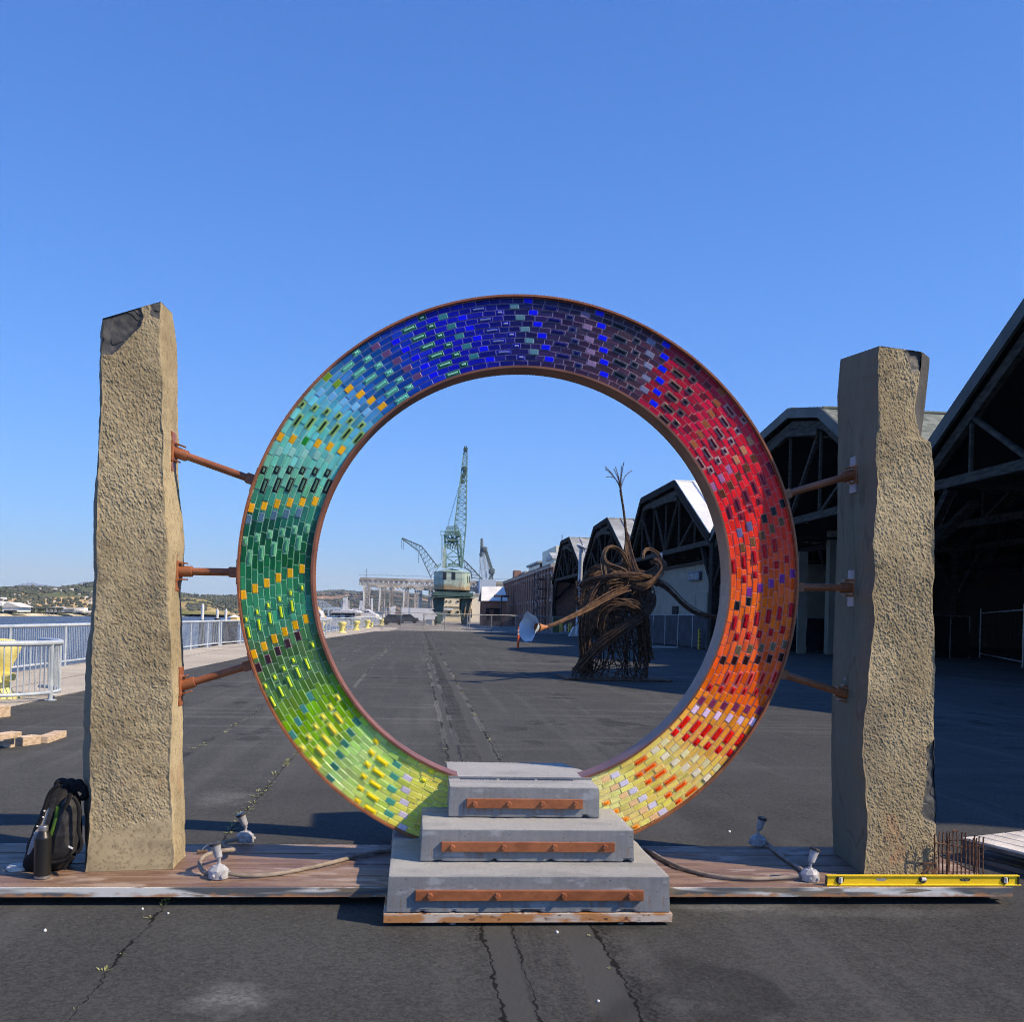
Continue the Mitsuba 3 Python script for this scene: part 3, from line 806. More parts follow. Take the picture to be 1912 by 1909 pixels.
# ---------------------------------------------------------------- basalt pillars
def basalt(p, n, uv):
    a = fbm(p.x / 0.30, p.y / 0.30, p.z / 0.45, 4)
    b = fbm(p.x / 0.02, p.y / 0.02, p.z / 0.03, 3)
    c = mix((0.285, 0.238, 0.148), (0.41, 0.350, 0.225), smoothstep(0.3, 0.7, a))
    c = mix(c, (0.15, 0.115, 0.070), 0.45 * smoothstep(0.5, 0.75, b))
    pit = smoothstep(0.70, 0.80, noise(p.x / 0.009, p.y / 0.009, p.z / 0.012))
    c = mix(c, (0.085, 0.068, 0.045), 0.4 * pit)
    wash = smoothstep(0.55, 0.75, fbm(p.x / 0.10, p.y / 0.10, p.z / 0.9 + 4.0, 3))
    c = mix(c, (0.21, 0.185, 0.135), 0.5 * wash)
    iron = smoothstep(0.62, 0.78, fbm(p.x / 0.16, p.y / 0.16, p.z / 0.2 + 9.0, 3)) * smoothstep(1.1, 0.4, p.z)
    c = mix(c, (0.34, 0.20, 0.115), 0.6 * iron)
    return c


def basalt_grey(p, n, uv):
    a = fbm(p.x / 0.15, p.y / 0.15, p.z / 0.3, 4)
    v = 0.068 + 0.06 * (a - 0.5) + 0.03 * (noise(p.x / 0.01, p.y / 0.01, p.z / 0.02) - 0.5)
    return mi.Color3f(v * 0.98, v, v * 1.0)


def basalt_dark(p, n, uv):  # same stone darkened: the shade of the left faces is in its colour
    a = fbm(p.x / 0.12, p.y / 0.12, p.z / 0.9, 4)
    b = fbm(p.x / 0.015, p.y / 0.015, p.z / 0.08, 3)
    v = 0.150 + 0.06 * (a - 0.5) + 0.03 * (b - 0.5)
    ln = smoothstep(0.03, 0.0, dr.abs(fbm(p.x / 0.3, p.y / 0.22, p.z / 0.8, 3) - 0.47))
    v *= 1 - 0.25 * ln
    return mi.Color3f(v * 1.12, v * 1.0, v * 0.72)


mat('basalt', mikit.proc(basalt), 0.9, spec=0.15, bump=(fine(0.006, 2), 0.0012))
mat('basalt_grey', mikit.proc(basalt_grey), 0.6, spec=0.4, bump=(fine(0.03, 3), 0.002))
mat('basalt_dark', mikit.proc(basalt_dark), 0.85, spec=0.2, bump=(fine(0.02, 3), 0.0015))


def pillar(name, label, corners, ztop, faces, seed, zb=0.101, n_z=1150, scars=()):
    """a column of rough stone. corners(z) -> polygon corners (n, 2), front-left first, counter-clockwise seen from above is not needed; ztop(x, y) height of the slanted top;
    faces: per side (name, material, roughness of the relief, cells)"""
    th = thing(name, label, 'stone pillar')
    zt = max(ztop(*c) for c in corners(3.2))
    for i, (pn, mt, amp, nu) in enumerate(faces):
        Zn = np.linspace(0, 1, n_z if amp > 0.004 else 160)
        U = np.linspace(0, 1, nu + 1)
        V = np.zeros((len(Zn), len(U), 3))
        for a, t in enumerate(Zn):
            z = zb + t * (zt - zb)
            c = corners(z)
            p, q = c[i], c[(i + 1) % len(c)]
            xy = p[None] * (1 - U[:, None]) + q[None] * U[:, None]
            lim = np.array([ztop(x, y) for x, y in xy])
            zz = zb + t * (lim - zb)
            V[a, :, :2] = xy
            V[a, :, 2] = zz
        c = corners(1.6)
        d = c[(i + 1) % len(c)] - c[i]
        nrm = np.array([d[1], -d[0], 0]) / np.linalg.norm(d)
        if nrm[:2] @ (c.mean(0) - c[i]) > 0:
            nrm = -nrm
        edge = np.minimum(1, np.minimum(U, 1 - U)[None, :] * np.linalg.norm(d) / 0.012) * np.ones((len(Zn), 1))
        q = V.copy()
        # pitched relief: chips slanting down to the right, over slow undulation
        sk = np.stack([q[..., 0] + q[..., 1] + 0.55 * q[..., 2], q[..., 2] - 0.2 * q[..., 0], q[..., 1] * 0 + seed], -1)
        n1 = meshkit.noise(sk / [0.0105, 0.015, 1.0], seed)
        n2 = meshkit.noise(sk / [0.022, 0.034, 1.0] + 7, seed + 1)
        n3 = meshkit.noise(sk / [0.0065, 0.0085, 1.0] + 3, seed + 2)
        rough = 0.55 * (np.abs(2 * n1 - 1) - 0.5) + 0.40 * (n2 - 0.5) + 0.40 * (n3 - 0.5)
        fine_ = meshkit.noise(sk / [0.009, 0.011, 1.0], seed + 3) - 0.5
        slow = meshkit.fbm(q / 0.35, 3, seed + 7) - 0.5
        chip = np.abs(2 * meshkit.noise(sk / [0.055, 0.085, 1.0] + 11, seed + 4) - 1)
        rough = rough * (0.35 + 1.35 * meshkit.fbm(q / 0.22 + 3, 3, seed + 5)) + 0.40 * (np.minimum(chip, 0.5) - 0.3)
        smooth_low = np.ones_like(rough)
        if pn == 'front_face' and seed == 1:
            smooth_low = np.clip((q[..., 2] - 0.30 - 0.09 * (q[..., 0] + 1.8) / 0.47 + 0.03 * rough) / 0.02, 0.12, 1)
        disp = (amp * (1.35 * rough + 0.75 * fine_) * smooth_low + 0.028 * slow * (1 if amp > 0.004 else 0.5)) * edge
        v_, f_ = grid_mesh(V + nrm * disp[..., None])
        if pn == 'front_face' and scars:
            # corners where a flake has come off: fresh grey stone, set back a little, with its own smoother breakage
            from shapely.geometry import Polygon
            import shapely
            flat_ = V.reshape(-1, 3)
            inside = np.zeros(len(flat_))
            for px_poly in scars:
                q3 = np.array([P(a_, b_, corners(1.6)[0][1]) for a_, b_ in px_poly])
                poly = Polygon(q3[:, [0, 2]])
                wv = 0.012 * (meshkit.fbm(flat_ / 0.05 + 5, 3, 6)[:, None] - 0.5) * 2
                pts_ = shapely.points(flat_[:, [0, 2]] + wv)
                near = shapely.distance(shapely.boundary(poly), pts_)
                ins = shapely.contains(poly, pts_)
                inside = np.where(ins, np.maximum(inside, near), inside)
            if inside.any():
                lump = np.floor(meshkit.fbm(flat_ / 0.10 + 2, 2, 9) * 5) / 5
                soft = 0.022 * (lump - 0.5) + 0.016 * (meshkit.fbm(flat_ / 0.06, 2, 3) - 0.5)
                d2 = np.where(inside > 0, -np.minimum(inside, 0.02) * 0.40 + soft * np.minimum(1, inside / 0.02) + disp.reshape(-1) * np.maximum(0, 1 - inside / 0.012), disp.reshape(-1))
                v_ = flat_ + nrm * d2[:, None]
                fin = inside[f_].min(1) > 0
                part(th, 'broken_corner', (v_, f_[fin]), 'mat_basalt_grey', smooth=40)
                f_ = f_[~fin]
        part(th, pn, (v_, f_), mt, smooth=60)
    # the top
    c = corners(zt)
    cm = c.mean(0)
    m = MB()
    rim = np.array([[x, y, ztop(x, y)] for x, y in np.concatenate([c[i][None] * (1 - np.linspace(0, 1, 8)[:-1, None]) + c[(i + 1) % len(c)][None] * np.linspace(0, 1, 8)[:-1, None] for i in range(len(c))])])
    v = np.vstack([rim, [[cm[0], cm[1], ztop(*cm)]]])
    k = len(rim)
    m.add(v, [[i, (i + 1) % k, k] for i in range(k)])
    part(th, 'top', m, 'mat_basalt_grey')
    return th


def track(pts, y, axis):
    """the z -> x (or y) course of an edge that the photograph shows at these pixels, on the plane y = const"""
    q = np.array([P(px, py, y) for px, py in pts])
    o = np.argsort(q[:, 2])
    return lambda z: float(np.interp(z, q[o, 2], q[o, axis]))


wob = lambda s, a: (lambda z: a * (float(meshkit.fbm(np.array([z / 0.09, s, 0.5]), 3, 4)) - 0.5))
# left pillar
Lx = track([(191, 600), (192, 690), (190, 745), (186, 790), (183, 900), (181, 985), (181, 1060), (176, 1150), (172, 1200), (171, 1300), (168, 1400), (170, 1500), (167, 1560), (160, 1628)], 5.775, 0)
Lb = track([(189, 600), (190, 690), (188, 760), (187, 800), (178, 900), (177, 985), (177, 1060), (171, 1150), (163, 1200), (160, 1300), (157, 1400), (160, 1500), (162, 1628)], 6.05, 0)
Lm = track([(300, 570), (297, 620), (302, 680), (304, 800), (306, 900), (312, 1000), (314, 1100), (318, 1200), (321, 1260), (323, 1300), (319, 1380), (317, 1450), (322, 1520), (323, 1628)], 5.84, 0)
Lr = track([(318, 562), (325, 610), (331, 650), (332, 760), (334, 830), (334, 900), (340, 960), (345, 990), (343, 1060), (337, 1110), (341, 1180), (343, 1250), (342, 1400), (345, 1500), (346, 1605)], 6.16, 0)
w1, w2, w3 = wob(1, 0.022), wob(2, 0.02), wob(3, 0.016)
cL = lambda z: np.array([[Lx(z) + w1(z), 5.775], [Lm(z) + w2(z), 5.840 + w3(z)], [Lr(z) + w3(z), 6.16], [Lr(z) - 0.30, 6.34], [Lb(z) + w1(z) - 0.006, 6.05]])
tl, tr_ = P(192, 597, 5.8), P(296, 560, 5.8)
zl = lambda x, y: min(tl[2] + (tr_[2] - tl[2]) * np.clip((x - tl[0]) / (tr_[0] - tl[0]), -0.3, 1.0) - max(0, x - tr_[0]) * 0.45, 3.6) + 0.10 * (y - 5.8)
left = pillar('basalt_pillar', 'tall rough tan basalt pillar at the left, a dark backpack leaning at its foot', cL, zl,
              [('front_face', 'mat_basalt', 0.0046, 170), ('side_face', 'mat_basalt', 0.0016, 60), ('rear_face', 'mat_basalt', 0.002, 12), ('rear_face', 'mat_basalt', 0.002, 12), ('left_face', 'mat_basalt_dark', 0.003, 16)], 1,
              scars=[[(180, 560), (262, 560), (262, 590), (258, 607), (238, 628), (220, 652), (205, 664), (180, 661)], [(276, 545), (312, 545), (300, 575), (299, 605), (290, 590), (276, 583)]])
# right pillar
Rf = track([(1642, 648), (1640, 740), (1637, 830), (1640, 880), (1636, 950), (1631, 1000), (1634, 1060), (1629, 1100), (1634, 1140), (1626, 1200), (1620, 1280), (1614, 1340), (1611, 1400), (1616, 1460), (1619, 1520), (1618, 1580), (1614, 1636)], 5.70, 0)
Rr = track([(1721, 655), (1711, 720), (1709, 745), (1716, 790), (1721, 795), (1738, 805), (1744, 850), (1745, 900), (1744, 1000), (1746, 1060), (1741, 1100), (1744, 1160), (1747, 1240), (1743, 1330), (1744, 1400), (1747, 1480), (1749, 1560), (1750, 1640)], 5.78, 0)
Rb = track([(1569, 671), (1565, 720), (1563, 740), (1565, 800), (1564, 900), (1563, 1000), (1560, 1100), (1556, 1200), (1553, 1300), (1552, 1400), (1553, 1500), (1556, 1591)], 6.33, 0)
w4, w5 = wob(5, 0.024), wob(6, 0.02)
Rk = track([(1736, 660), (1728, 740), (1720, 800), (1722, 830), (1735, 900), (1738, 1200), (1738, 1636)], 5.98, 0)
cR = lambda z: np.array([[Rf(z) + w4(z), 5.700], [Rr(z) + w5(z), 5.780], [max(Rk(z), Rr(z) - 0.1), 5.98], [Rb(z) + 0.35, 6.42], [Rb(z) + w5(z) * 0.4, 6.33]])
pk, pb_ = P(1643, 648, 5.74), P(1569, 671, 6.33)
zr = lambda x, y: pk[2] + (pb_[2] - pk[2]) * np.clip((y - 5.74) / 0.59, -0.2, 1.2) - 0.03 * max(0, x - pk[0])
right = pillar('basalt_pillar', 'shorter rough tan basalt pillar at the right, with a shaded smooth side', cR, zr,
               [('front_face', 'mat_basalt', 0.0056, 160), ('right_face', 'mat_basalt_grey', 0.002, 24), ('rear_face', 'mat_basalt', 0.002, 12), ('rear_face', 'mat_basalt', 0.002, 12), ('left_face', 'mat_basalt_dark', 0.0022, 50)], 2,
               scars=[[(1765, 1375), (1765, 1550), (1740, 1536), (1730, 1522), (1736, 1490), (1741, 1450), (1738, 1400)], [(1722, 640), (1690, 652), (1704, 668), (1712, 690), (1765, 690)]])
# ---------------------------------------------------------------- struts between ring and pillars
mat('raw_plate', speckle((0.30, 0.24, 0.25), (0.42, 0.34, 0.35), 0.08), 0.5, spec=0.4)


def strut(ring_px, pil_px, side, label):
    """pipe from a clamp on the ring's outer rim to a flange on a plate let into the pillar"""
    yc = YT + 0.07
    th = thing('support_strut', label, 'strut', 'struts between the ring and the pillars')
    a = P(*ring_px, yc)
    b = P(*pil_px, yc)
    rd = a - [C0[0], yc, C0[2]]
    rd /= np.linalg.norm(rd)
    a = np.array([C0[0], yc, C0[2]]) + rd * (RO + 0.03)
    d = (b - a) / np.linalg.norm(b - a)
    part(th, 'pipe', MB().tube([a, a + d * 0.02, b - d * 0.02, b], 0.0225, 18), 'mat_copper_paint', smooth=40)
    t = np.cross(d, [0, 1, 0])
    rd = a - [C0[0], yc, C0[2]]
    rd /= np.linalg.norm(rd)
    tn = np.cross(rd, [0, 1, 0])
    rim = np.array([C0[0], yc, C0[2]]) + rd * RO
    # bracket at the ring: base plate on the rim, a welded cheek and a bolt ear each side
    part(th, 'rim_bracket', MB().bar(rim + rd * 0.002 - tn * 0.075, rim + rd * 0.002 + tn * 0.075, 0.11, 0.02, up=rd, bev=0.002).bar(rim + rd * 0.012, rim + rd * 0.05 + d * 0.01, 0.075, 0.06, bev=0.004), 'mat_copper_paint')
    # collar, flange and plate on the pillar
    part(th, 'collar', MB().tube([b - d * 0.085, b - d * 0.08, b - d * 0.005, b], [0.031, 0.033, 0.033, 0.033], 18), 'mat_copper_paint', smooth=40)
    fl = MB()
    n_ = np.array([side, 0, 0.0])
    fl.box(b - [0.008, 0.055, 0.062], b + [0.010, 0.055, 0.062], 0.003)
    for s in (-1, 1):
        fl.bar(b + t * s * 0.048 - d * 0.055, b + t * s * 0.048, 0.05, 0.008, up=t, bev=0.001)
    f_ = part(th, 'flange', fl, 'mat_copper_paint')
    for s in (-1, 1):
        for u in (-1, 1):
            m = MB().lathe([(0.009, 0), (0.009, 0.012), (0.007, 0.014)], b + np.array([side * 0.006 * 0 - side * 0.0, u * 0.04, s * 0.045]), 6, rot([0, 1, 0], -90 * side))
            part(f_, 'bolt', m, 'mat_copper_paint')
    part(th, 'wall_plate', MB().box(b + n_ * 0.004 - [0.010, 0.046, 0.118], b + n_ * 0.004 + [0.008, 0.046, 0.112], 0.002), 'mat_raw_plate' if side > 0 else 'mat_copper_paint')


strut((474, 897), (324, 843), -1, 'copper brown pipe strut sloping from the top of the left pillar down to the ring')
strut((441, 1069), (332, 1067), -1, 'level copper brown pipe strut between the left pillar and the ring')
strut((468, 1242), (338, 1281), -1, 'lowest copper brown pipe strut rising from the left pillar to the ring')
strut((1478, 920), (1594, 886), 1, 'upper copper brown pipe strut from the ring to the right pillar')
strut((1494, 1097), (1590, 1098), 1, 'level copper brown pipe strut between the ring and the right pillar')
strut((1468, 1262), (1583, 1298), 1, 'lowest copper brown pipe strut falling from the ring to the right pillar')
# ---------------------------------------------------------------- small things on the platform
mat('lamp_grey', speckle((0.30, 0.31, 0.33), (0.44, 0.45, 0.47), 0.03), 0.4, spec=0.5)
mat('lens', (0.02, 0.02, 0.025), 0.1, spec=0.8)
mat('gasket', (0.045, 0.045, 0.05), 0.6)
mat('hose', speckle((0.20, 0.17, 0.14), (0.30, 0.255, 0.21), 0.05), 0.7, spec=0.3)


def spot_lamp(c, lean, label, ears=1, size=1.0):
    """junction box with a domed lid, a knuckle and a small bell-shaped floodlight"""
    th = thing('spot_lamp', label, 'spotlight', 'spotlights on the platform')
    c = np.array([c[0], c[1], PZ])
    s = size
    part(th, 'junction_box', MB().lathe([(0.0, 0.001), (0.052 * s, 0.001), (0.054 * s, 0.004), (0.054 * s, 0.038 * s), (0.052 * s, 0.04 * s)], c, 24), 'mat_lamp_grey', smooth=40)
    part(th, 'lid', MB().lathe([(0.056 * s, 0.0405 * s), (0.056 * s, 0.045 * s), (0.034 * s, 0.066 * s), (0.018 * s, 0.070 * s), (0.014 * s, 0.076 * s)], c, 8), 'mat_lamp_grey')
    for a in (20, 160, 250, 300):
        hubs = MB()
        d = np.array([math.cos(math.radians(a)), math.sin(math.radians(a)), 0])
        q = c + d * 0.05 * s + [0, 0, 0.02 * s]
        hubs.tube([q, q + d * 0.010 * s, q + d * 0.014 * s], [0.0105 * s, 0.0105 * s, 0.008 * s], 12)
        part(th, 'conduit_hub', hubs, 'mat_lamp_grey', smooth=40)
    k0 = c + np.array([0, 0, 0.076 * s])
    d = np.array([lean[0], lean[1], 1.0])
    d /= np.linalg.norm(d)
    k1 = k0 + np.array([0.002, 0, 0.022 * s])
    part(th, 'knuckle', MB().tube([k0 - [0, 0, 0.004], k0 + [0, 0, 0.012], k1, k1 + d * 0.012 * s], [0.010 * s, 0.008 * s, 0.0095 * s, 0.011 * s], 12), 'mat_lamp_grey', smooth=50)
    h0 = k1 + d * 0.008 * s
    cup = MB().tube([h0, h0 + d * 0.006, h0 + d * 0.03 * s, h0 + d * 0.062 * s, h0 + d * 0.070 * s], np.array([0.014, 0.020, 0.0225, 0.0255, 0.0275]) * s, 20)
    hd = part(th, 'lamp_head', cup, 'mat_lamp_grey', smooth=35)
    part(hd, 'hood_ring', MB().tube([h0 + d * 0.0702 * s, h0 + d * 0.072 * s, h0 + d * 0.083 * s, h0 + d * 0.086 * s], np.array([0.029, 0.031, 0.033, 0.031]) * s, 20), 'mat_gasket', smooth=35)
    part(hd, 'lens', MB().tube([h0 + d * 0.0862 * s, h0 + d * 0.0885 * s], np.array([0.028, 0.022]) * s, 20), 'mat_lens', smooth=35)
    return c


lf, lb, rf_, rb = (G(408, 1640, PZ), G(458, 1573, PZ), G(1512, 1645, PZ), G(1415, 1579, PZ))
spot_lamp(lf, (-0.30, 0.1), 'pale grey spotlight leaning left in front of the left pillar, a hose looped beside it', size=1.03)
spot_lamp(lb, (-0.42, -0.1), 'shaded grey spotlight at the rear platform edge, right of the left pillar')
spot_lamp(rf_, (0.36, 0.1), 'pale grey spotlight leaning right, next to the end of the yellow level', size=1.0)
spot_lamp(rb, (0.26, -0.1), 'shaded grey spotlight at the rear platform edge left of the right pillar')


def hose(pts, r, label, cat='hose'):
    whole('conduit_hose', MB().tube(hermite(pts, 60), r, 10), 'mat_hose', label, cat, smooth=True)


g = lambda px, py, h=0.012: G(px, py, PZ + h)
hose([lf + [0.055, 0, 0.022 + PZ * 0], g(470, 1636), g(560, 1625), g(640, 1606), g(700, 1592), g(742, 1588)], 0.0125, 'grey hose running from the left front spotlight to the staircase')
hose([lf + [-0.052, 0.02, 0.02], lf + [-0.10, 0.05, 0.028], lf + [-0.125, 0.10, 0.060], lf + [-0.095, 0.20, 0.085], lf + [0.0, 0.45, 0.05], lb + [-0.12, -0.14, 0.02], lb + [-0.05, -0.02, 0.02]], 0.0125, 'grey hose looping behind the left front spotlight to the rear one')
hose([rf_ + [-0.055, 0, 0.02], g(1465, 1640), g(1400, 1642), g(1320, 1634), g(1250, 1612), g(1205, 1585)], 0.0125, 'grey hose curving over the planks from the staircase to the right front spotlight')
hose([rb + [0.055, 0, 0.02], g(1448, 1590), g(1475, 1610), g(1500, 1628), rf_ + [-0.01, 0.055, 0.02]], 0.0125, 'dark hose between the two spotlights by the right pillar')
# a ball valve lying on the deck
th = thing('ball_valve', 'small brass and steel ball valve lying on the planks near the left pillar', 'valve')
c = G(378, 1591, PZ + 0.013)
mat('steel', (0.45, 0.45, 0.46), 0.35, metal=0.85)
mat('dull_brass', (0.28, 0.20, 0.14), 0.4, metal=0.6)
part(th, 'body', MB().tube([c - [0.03, 0, 0], c - [0.022, 0, 0], c - [0.012, 0, 0], c + [0.012, 0, 0], c + [0.022, 0, 0], c + [0.03, 0, 0]], [0.012, 0.013, 0.010, 0.010, 0.013, 0.012], 10), 'mat_dull_brass', smooth=30)
part(th, 'lever', MB().tube([c, c + [0, 0, 0.016]], 0.005, 8).bar(c + [0, 0, 0.016], c + [0.032, 0.01, 0.045], 0.010, 0.003), 'mat_steel')

# ---------------------------------------------------------------- spirit level
mat('level_yellow', speckle((0.80, 0.56, 0.012), (0.86, 0.62, 0.02), 0.3), 0.35, spec=0.5)
mat('level_black', (0.02, 0.02, 0.02), 0.4)
mat('vial', (0.75, 0.73, 0.62), 0.1, spec=0.7)
mat('bubble', (0.30, 0.24, 0.14), 0.3)
mat('worn_metal', (0.62, 0.58, 0.50), 0.35, metal=0.6)
th = thing('spirit_level', 'long yellow spirit level standing on edge at the front of the platform', 'level')
a, b = P(1541, 1655.5, 5.52), P(1907, 1658, 5.50)
a[2] = b[2] = PZ + 0.0015
yl = 5.51
zt = 0.060
frame = MB()
frame.box((a[0], yl - 0.012, a[2]), (b[0], yl + 0.012, a[2] + 0.006), 0.001).box((a[0], yl - 0.012, a[2] + zt - 0.006), (b[0] - 0.012, yl + 0.012, a[2] + zt), 0.001)
hole = {}
xs = [P(1568, 1648, yl)[0], P(1723, 1648, yl)[0], P(1876, 1650, yl)[0]]
frame.box((a[0] + 0.002, yl - 0.003, a[2] + 0.006), (b[0] - 0.012, yl + 0.003, a[2] + zt - 0.006))
body = part(th, 'body', frame, 'mat_level_yellow')
part(th, 'end_cap', MB().box((a[0] - 0.004, yl - 0.0105, a[2] + 0.006), (a[0] + 0.004, yl + 0.0105, a[2] + zt - 0.006), 0.001), 'mat_level_black')
part(th, 'end_cap', MB().box((b[0] - 0.022, yl - 0.0105, a[2] + 0.0062), (b[0] - 0.0125, yl + 0.0105, a[2] + zt - 0.0062), 0.001), 'mat_level_black')
for i, x in enumerate(xs):
    cz = a[2] + 0.033 + (0.004 if i == 1 else 0)
    cup = part(th, 'vial_holder', MB().lathe([(0.024, 0), (0.024, 0.004), (0.022, 0.006), (0.017, 0.004)], (x - 0.002, yl - 0.003, cz), 20, rot([1, 0, 0], 90)), 'mat_level_black', smooth=30)
    tb = MB().tube([(x - 0.013, yl - 0.010, cz), (x + 0.013, yl - 0.010, cz)], 0.011, 14) if i == 1 else MB().tube([(x, yl - 0.010, cz - 0.016), (x, yl - 0.010, cz + 0.016)], 0.011, 14)
    part(cup, 'vial', tb, 'mat_vial', smooth=40)
oval = [(math.cos(t) * 0.033, math.sin(t) * 0.0085) for t in np.linspace(0, 2 * np.pi, 30)[:-1]]
xo = P(1645, 1648, yl)[0]
part(body, 'hand_hole', MB().prism(oval, 0.001, ((xo, yl - 0.0040, a[2] + 0.034), (1, 0, 0), (0, 0, 1), (0, 1, 0))), 'mat_worn_metal')
xo = P(1801, 1649, yl)[0]
bg = part(body, 'badge', MB().prism(oval, 0.001, ((xo, yl - 0.0042, a[2] + 0.033), (1, 0, 0), (0, 0, 1), (0, 1, 0))), 'mat_level_black')
tm = MB()
for k in range(5):
    x = xo - 0.020 + k * 0.0085
    tm.box((x, yl - 0.0050, a[2] + 0.030), (x + 0.006, yl - 0.0043, a[2] + 0.0325)).bar((x + 0.001, yl - 0.0047, a[2] + 0.030), (x + 0.005, yl - 0.0047, a[2] + 0.037), 0.0008, 0.0018)
part(bg, 'lettering', tm, 'mat_worn_metal') if False else None
part(th, 'lettering', tm, 'mat_worn_metal')

# ---------------------------------------------------------------- rebar rods behind the level, with their scrap steel
mat('rebar', speckle((0.10, 0.055, 0.035), (0.20, 0.11, 0.07), 0.03), 0.75, spec=0.2)
th = thing('rebar_rack', 'row of thin rusty steel rods standing upright behind the yellow level', 'rods')
z7 = lambda x, y: (1640 + x / 7.0294, 1520 + y / 7.0294)
yr = 5.70
rods = [(740, 262, 5.68), (800, 240, 5.70), (848, 246, 5.78), (898, 236, 5.72), (917, 300, 5.6), (938, 238, 5.82), (983, 226, 5.70), (1035, 228, 5.70), (1097, 242, 5.74), (1143, 250, 5.70), (1196, 332, 5.6), (1243, 322, 5.8), (1262, 285, 5.7), (1288, 320, 5.62), (1322, 300, 5.76), (1378, 305, 5.68)]
ends = []
for x, yt, yy in rods:
    t = P(*z7(x, yt), yy)
    b_ = np.array([P(*z7(x + rng.normal(0, 6), 800), yy)[0], yy, PZ])
    ends.append((b_, t))
    part(th, 'rod', MB().tube([b_, b_ * 0.5 + t * 0.5 + rng.normal(0, 0.002, 3), t - (t - b_) * 0.04, t + np.array([0.004, 0, 0])], 0.0045, 7), 'mat_rebar', smooth=50)
m = MB()
for (p0, p1, y0, y1) in (((735, 380), (1100, 445), 5.68, 5.72), ((770, 500), (960, 510), 5.7, 5.8), ((1090, 440), (1310, 420), 5.74, 5.66), ((930, 352), (1160, 345), 5.8, 5.72), ((850, 385), (905, 350), 5.7, 5.75), ((1340, 530), (1380, 528), 5.72, 5.68), ((1310, 390), (1380, 440), 5.7, 5.68)):
    m.tube([P(*z7(*p0), y0), P(*z7(*p1), y1)], 0.0042, 7)
m.bar(P(*z7(975, 222), 5.70), P(*z7(1045, 226), 5.70), 0.02, 0.008)
part(th, 'cross_bar', m, 'mat_rebar', smooth=50, kind='stuff')
# flat brackets at the left of the rack whose shadows fall across the pillar
th = thing('scrap_bracket', 'cut rusty steel bracket lying at the foot of the right pillar', 'bracket')
m = MB()
y9 = 5.66
q = lambda x, y: P(*z7(x, y), y9)[[0, 2]]
for a_, b_, w in (((560, 800), (720, 660), 0.012), ((620, 690), (760, 800), 0.012), ((530, 660), (760, 650), 0.010), ((740, 790), (770, 680), 0.010), ((540, 800), (770, 800), 0.008), ((700, 740), (800, 730), 0.012)):
    pa, pb = q(*a_), q(*b_)
    m.bar((pa[0], y9, max(pa[1], PZ + .006)), (pb[0], y9, max(pb[1], PZ + .006)), 0.004, w)
part(th, 'plate', m, 'mat_rebar')

# ---------------------------------------------------------------- backpack, bottle
mat('pack_black', speckle((0.007, 0.007, 0.008), (0.013, 0.013, 0.014), 0.02), 0.75, spec=0.3, bump=(fine(0.02, 3), 0.002))
mat('pack_grey', speckle((0.024, 0.024, 0.026), (0.044, 0.044, 0.046), 0.03), 0.7, spec=0.3, bump=(fine(0.03, 3), 0.002))
mat('pack_green', speckle((0.05, 0.12, 0.012), (0.09, 0.19, 0.02), 0.05), 0.6)
mat('sheet_grey', speckle((0.30, 0.30, 0.31), (0.40, 0.40, 0.41), 0.2), 0.45)
mat('tag_white', (0.75, 0.76, 0.74), 0.5)
th = thing('backpack', 'black backpack with grey panels and green trim leaning against the left pillar', 'backpack')
zb_ = lambda x, y: (20 + x / 8.678, 1440 + y / 8.678)
yb = 5.62


def cushion(outline, y0, y1, seed, puff=1.0, seg=26):
    """a stuffed bag seen from the side: the outline (pixels) as a rounded, creased body between two depths"""
    q = np.array([P(*zb_(*p), (y0 + y1) / 2)[[0, 2]] for p in outline])
    from shapely.geometry import Polygon
    pts = np.array(Polygon(q).exterior.segmentize(0.02).coords)[:-1]
    c = np.array(Polygon(q).centroid.coords[0])
    V = []
    for t in np.linspace(-1, 1, 11):
        s = (1 - abs(t) ** 2.6) ** 0.5 if abs(t) < 1 else 0.0
        s = 0.35 + 0.65 * s
        r = c + (pts - c) * s
        V.append(np.stack([r[:, 0], np.full(len(r), (y0 + y1) / 2 + t * (y1 - y0) / 2 * puff), r[:, 1]], -1))
    V = np.array(V)
    V = np.concatenate([V, V[:, :1]], 1)
    dn = V - np.array([c[0], (y0 + y1) / 2, c[1]])
    dn /= np.linalg.norm(dn, axis=-1, keepdims=True) + 1e-9
    fold = meshkit.fbm(np.stack([V[..., 0] / 0.030, V[..., 1] / 0.06, V[..., 2] / 0.10 + seed], -1), 3, seed) - 0.5
    V = V + dn * (0.030 * fold)[..., None]
    V[..., 2] = np.maximum(V[..., 2], PZ + 0.001)
    m = MB()
    m.add(*grid_mesh(V))
    for k in (0, -1):
        r = V[k][:-1]
        n = len(r)
        m.add(np.vstack([r, r.mean(0)]), [[i, (i + 1) % n, n] for i in range(n)])
    return m


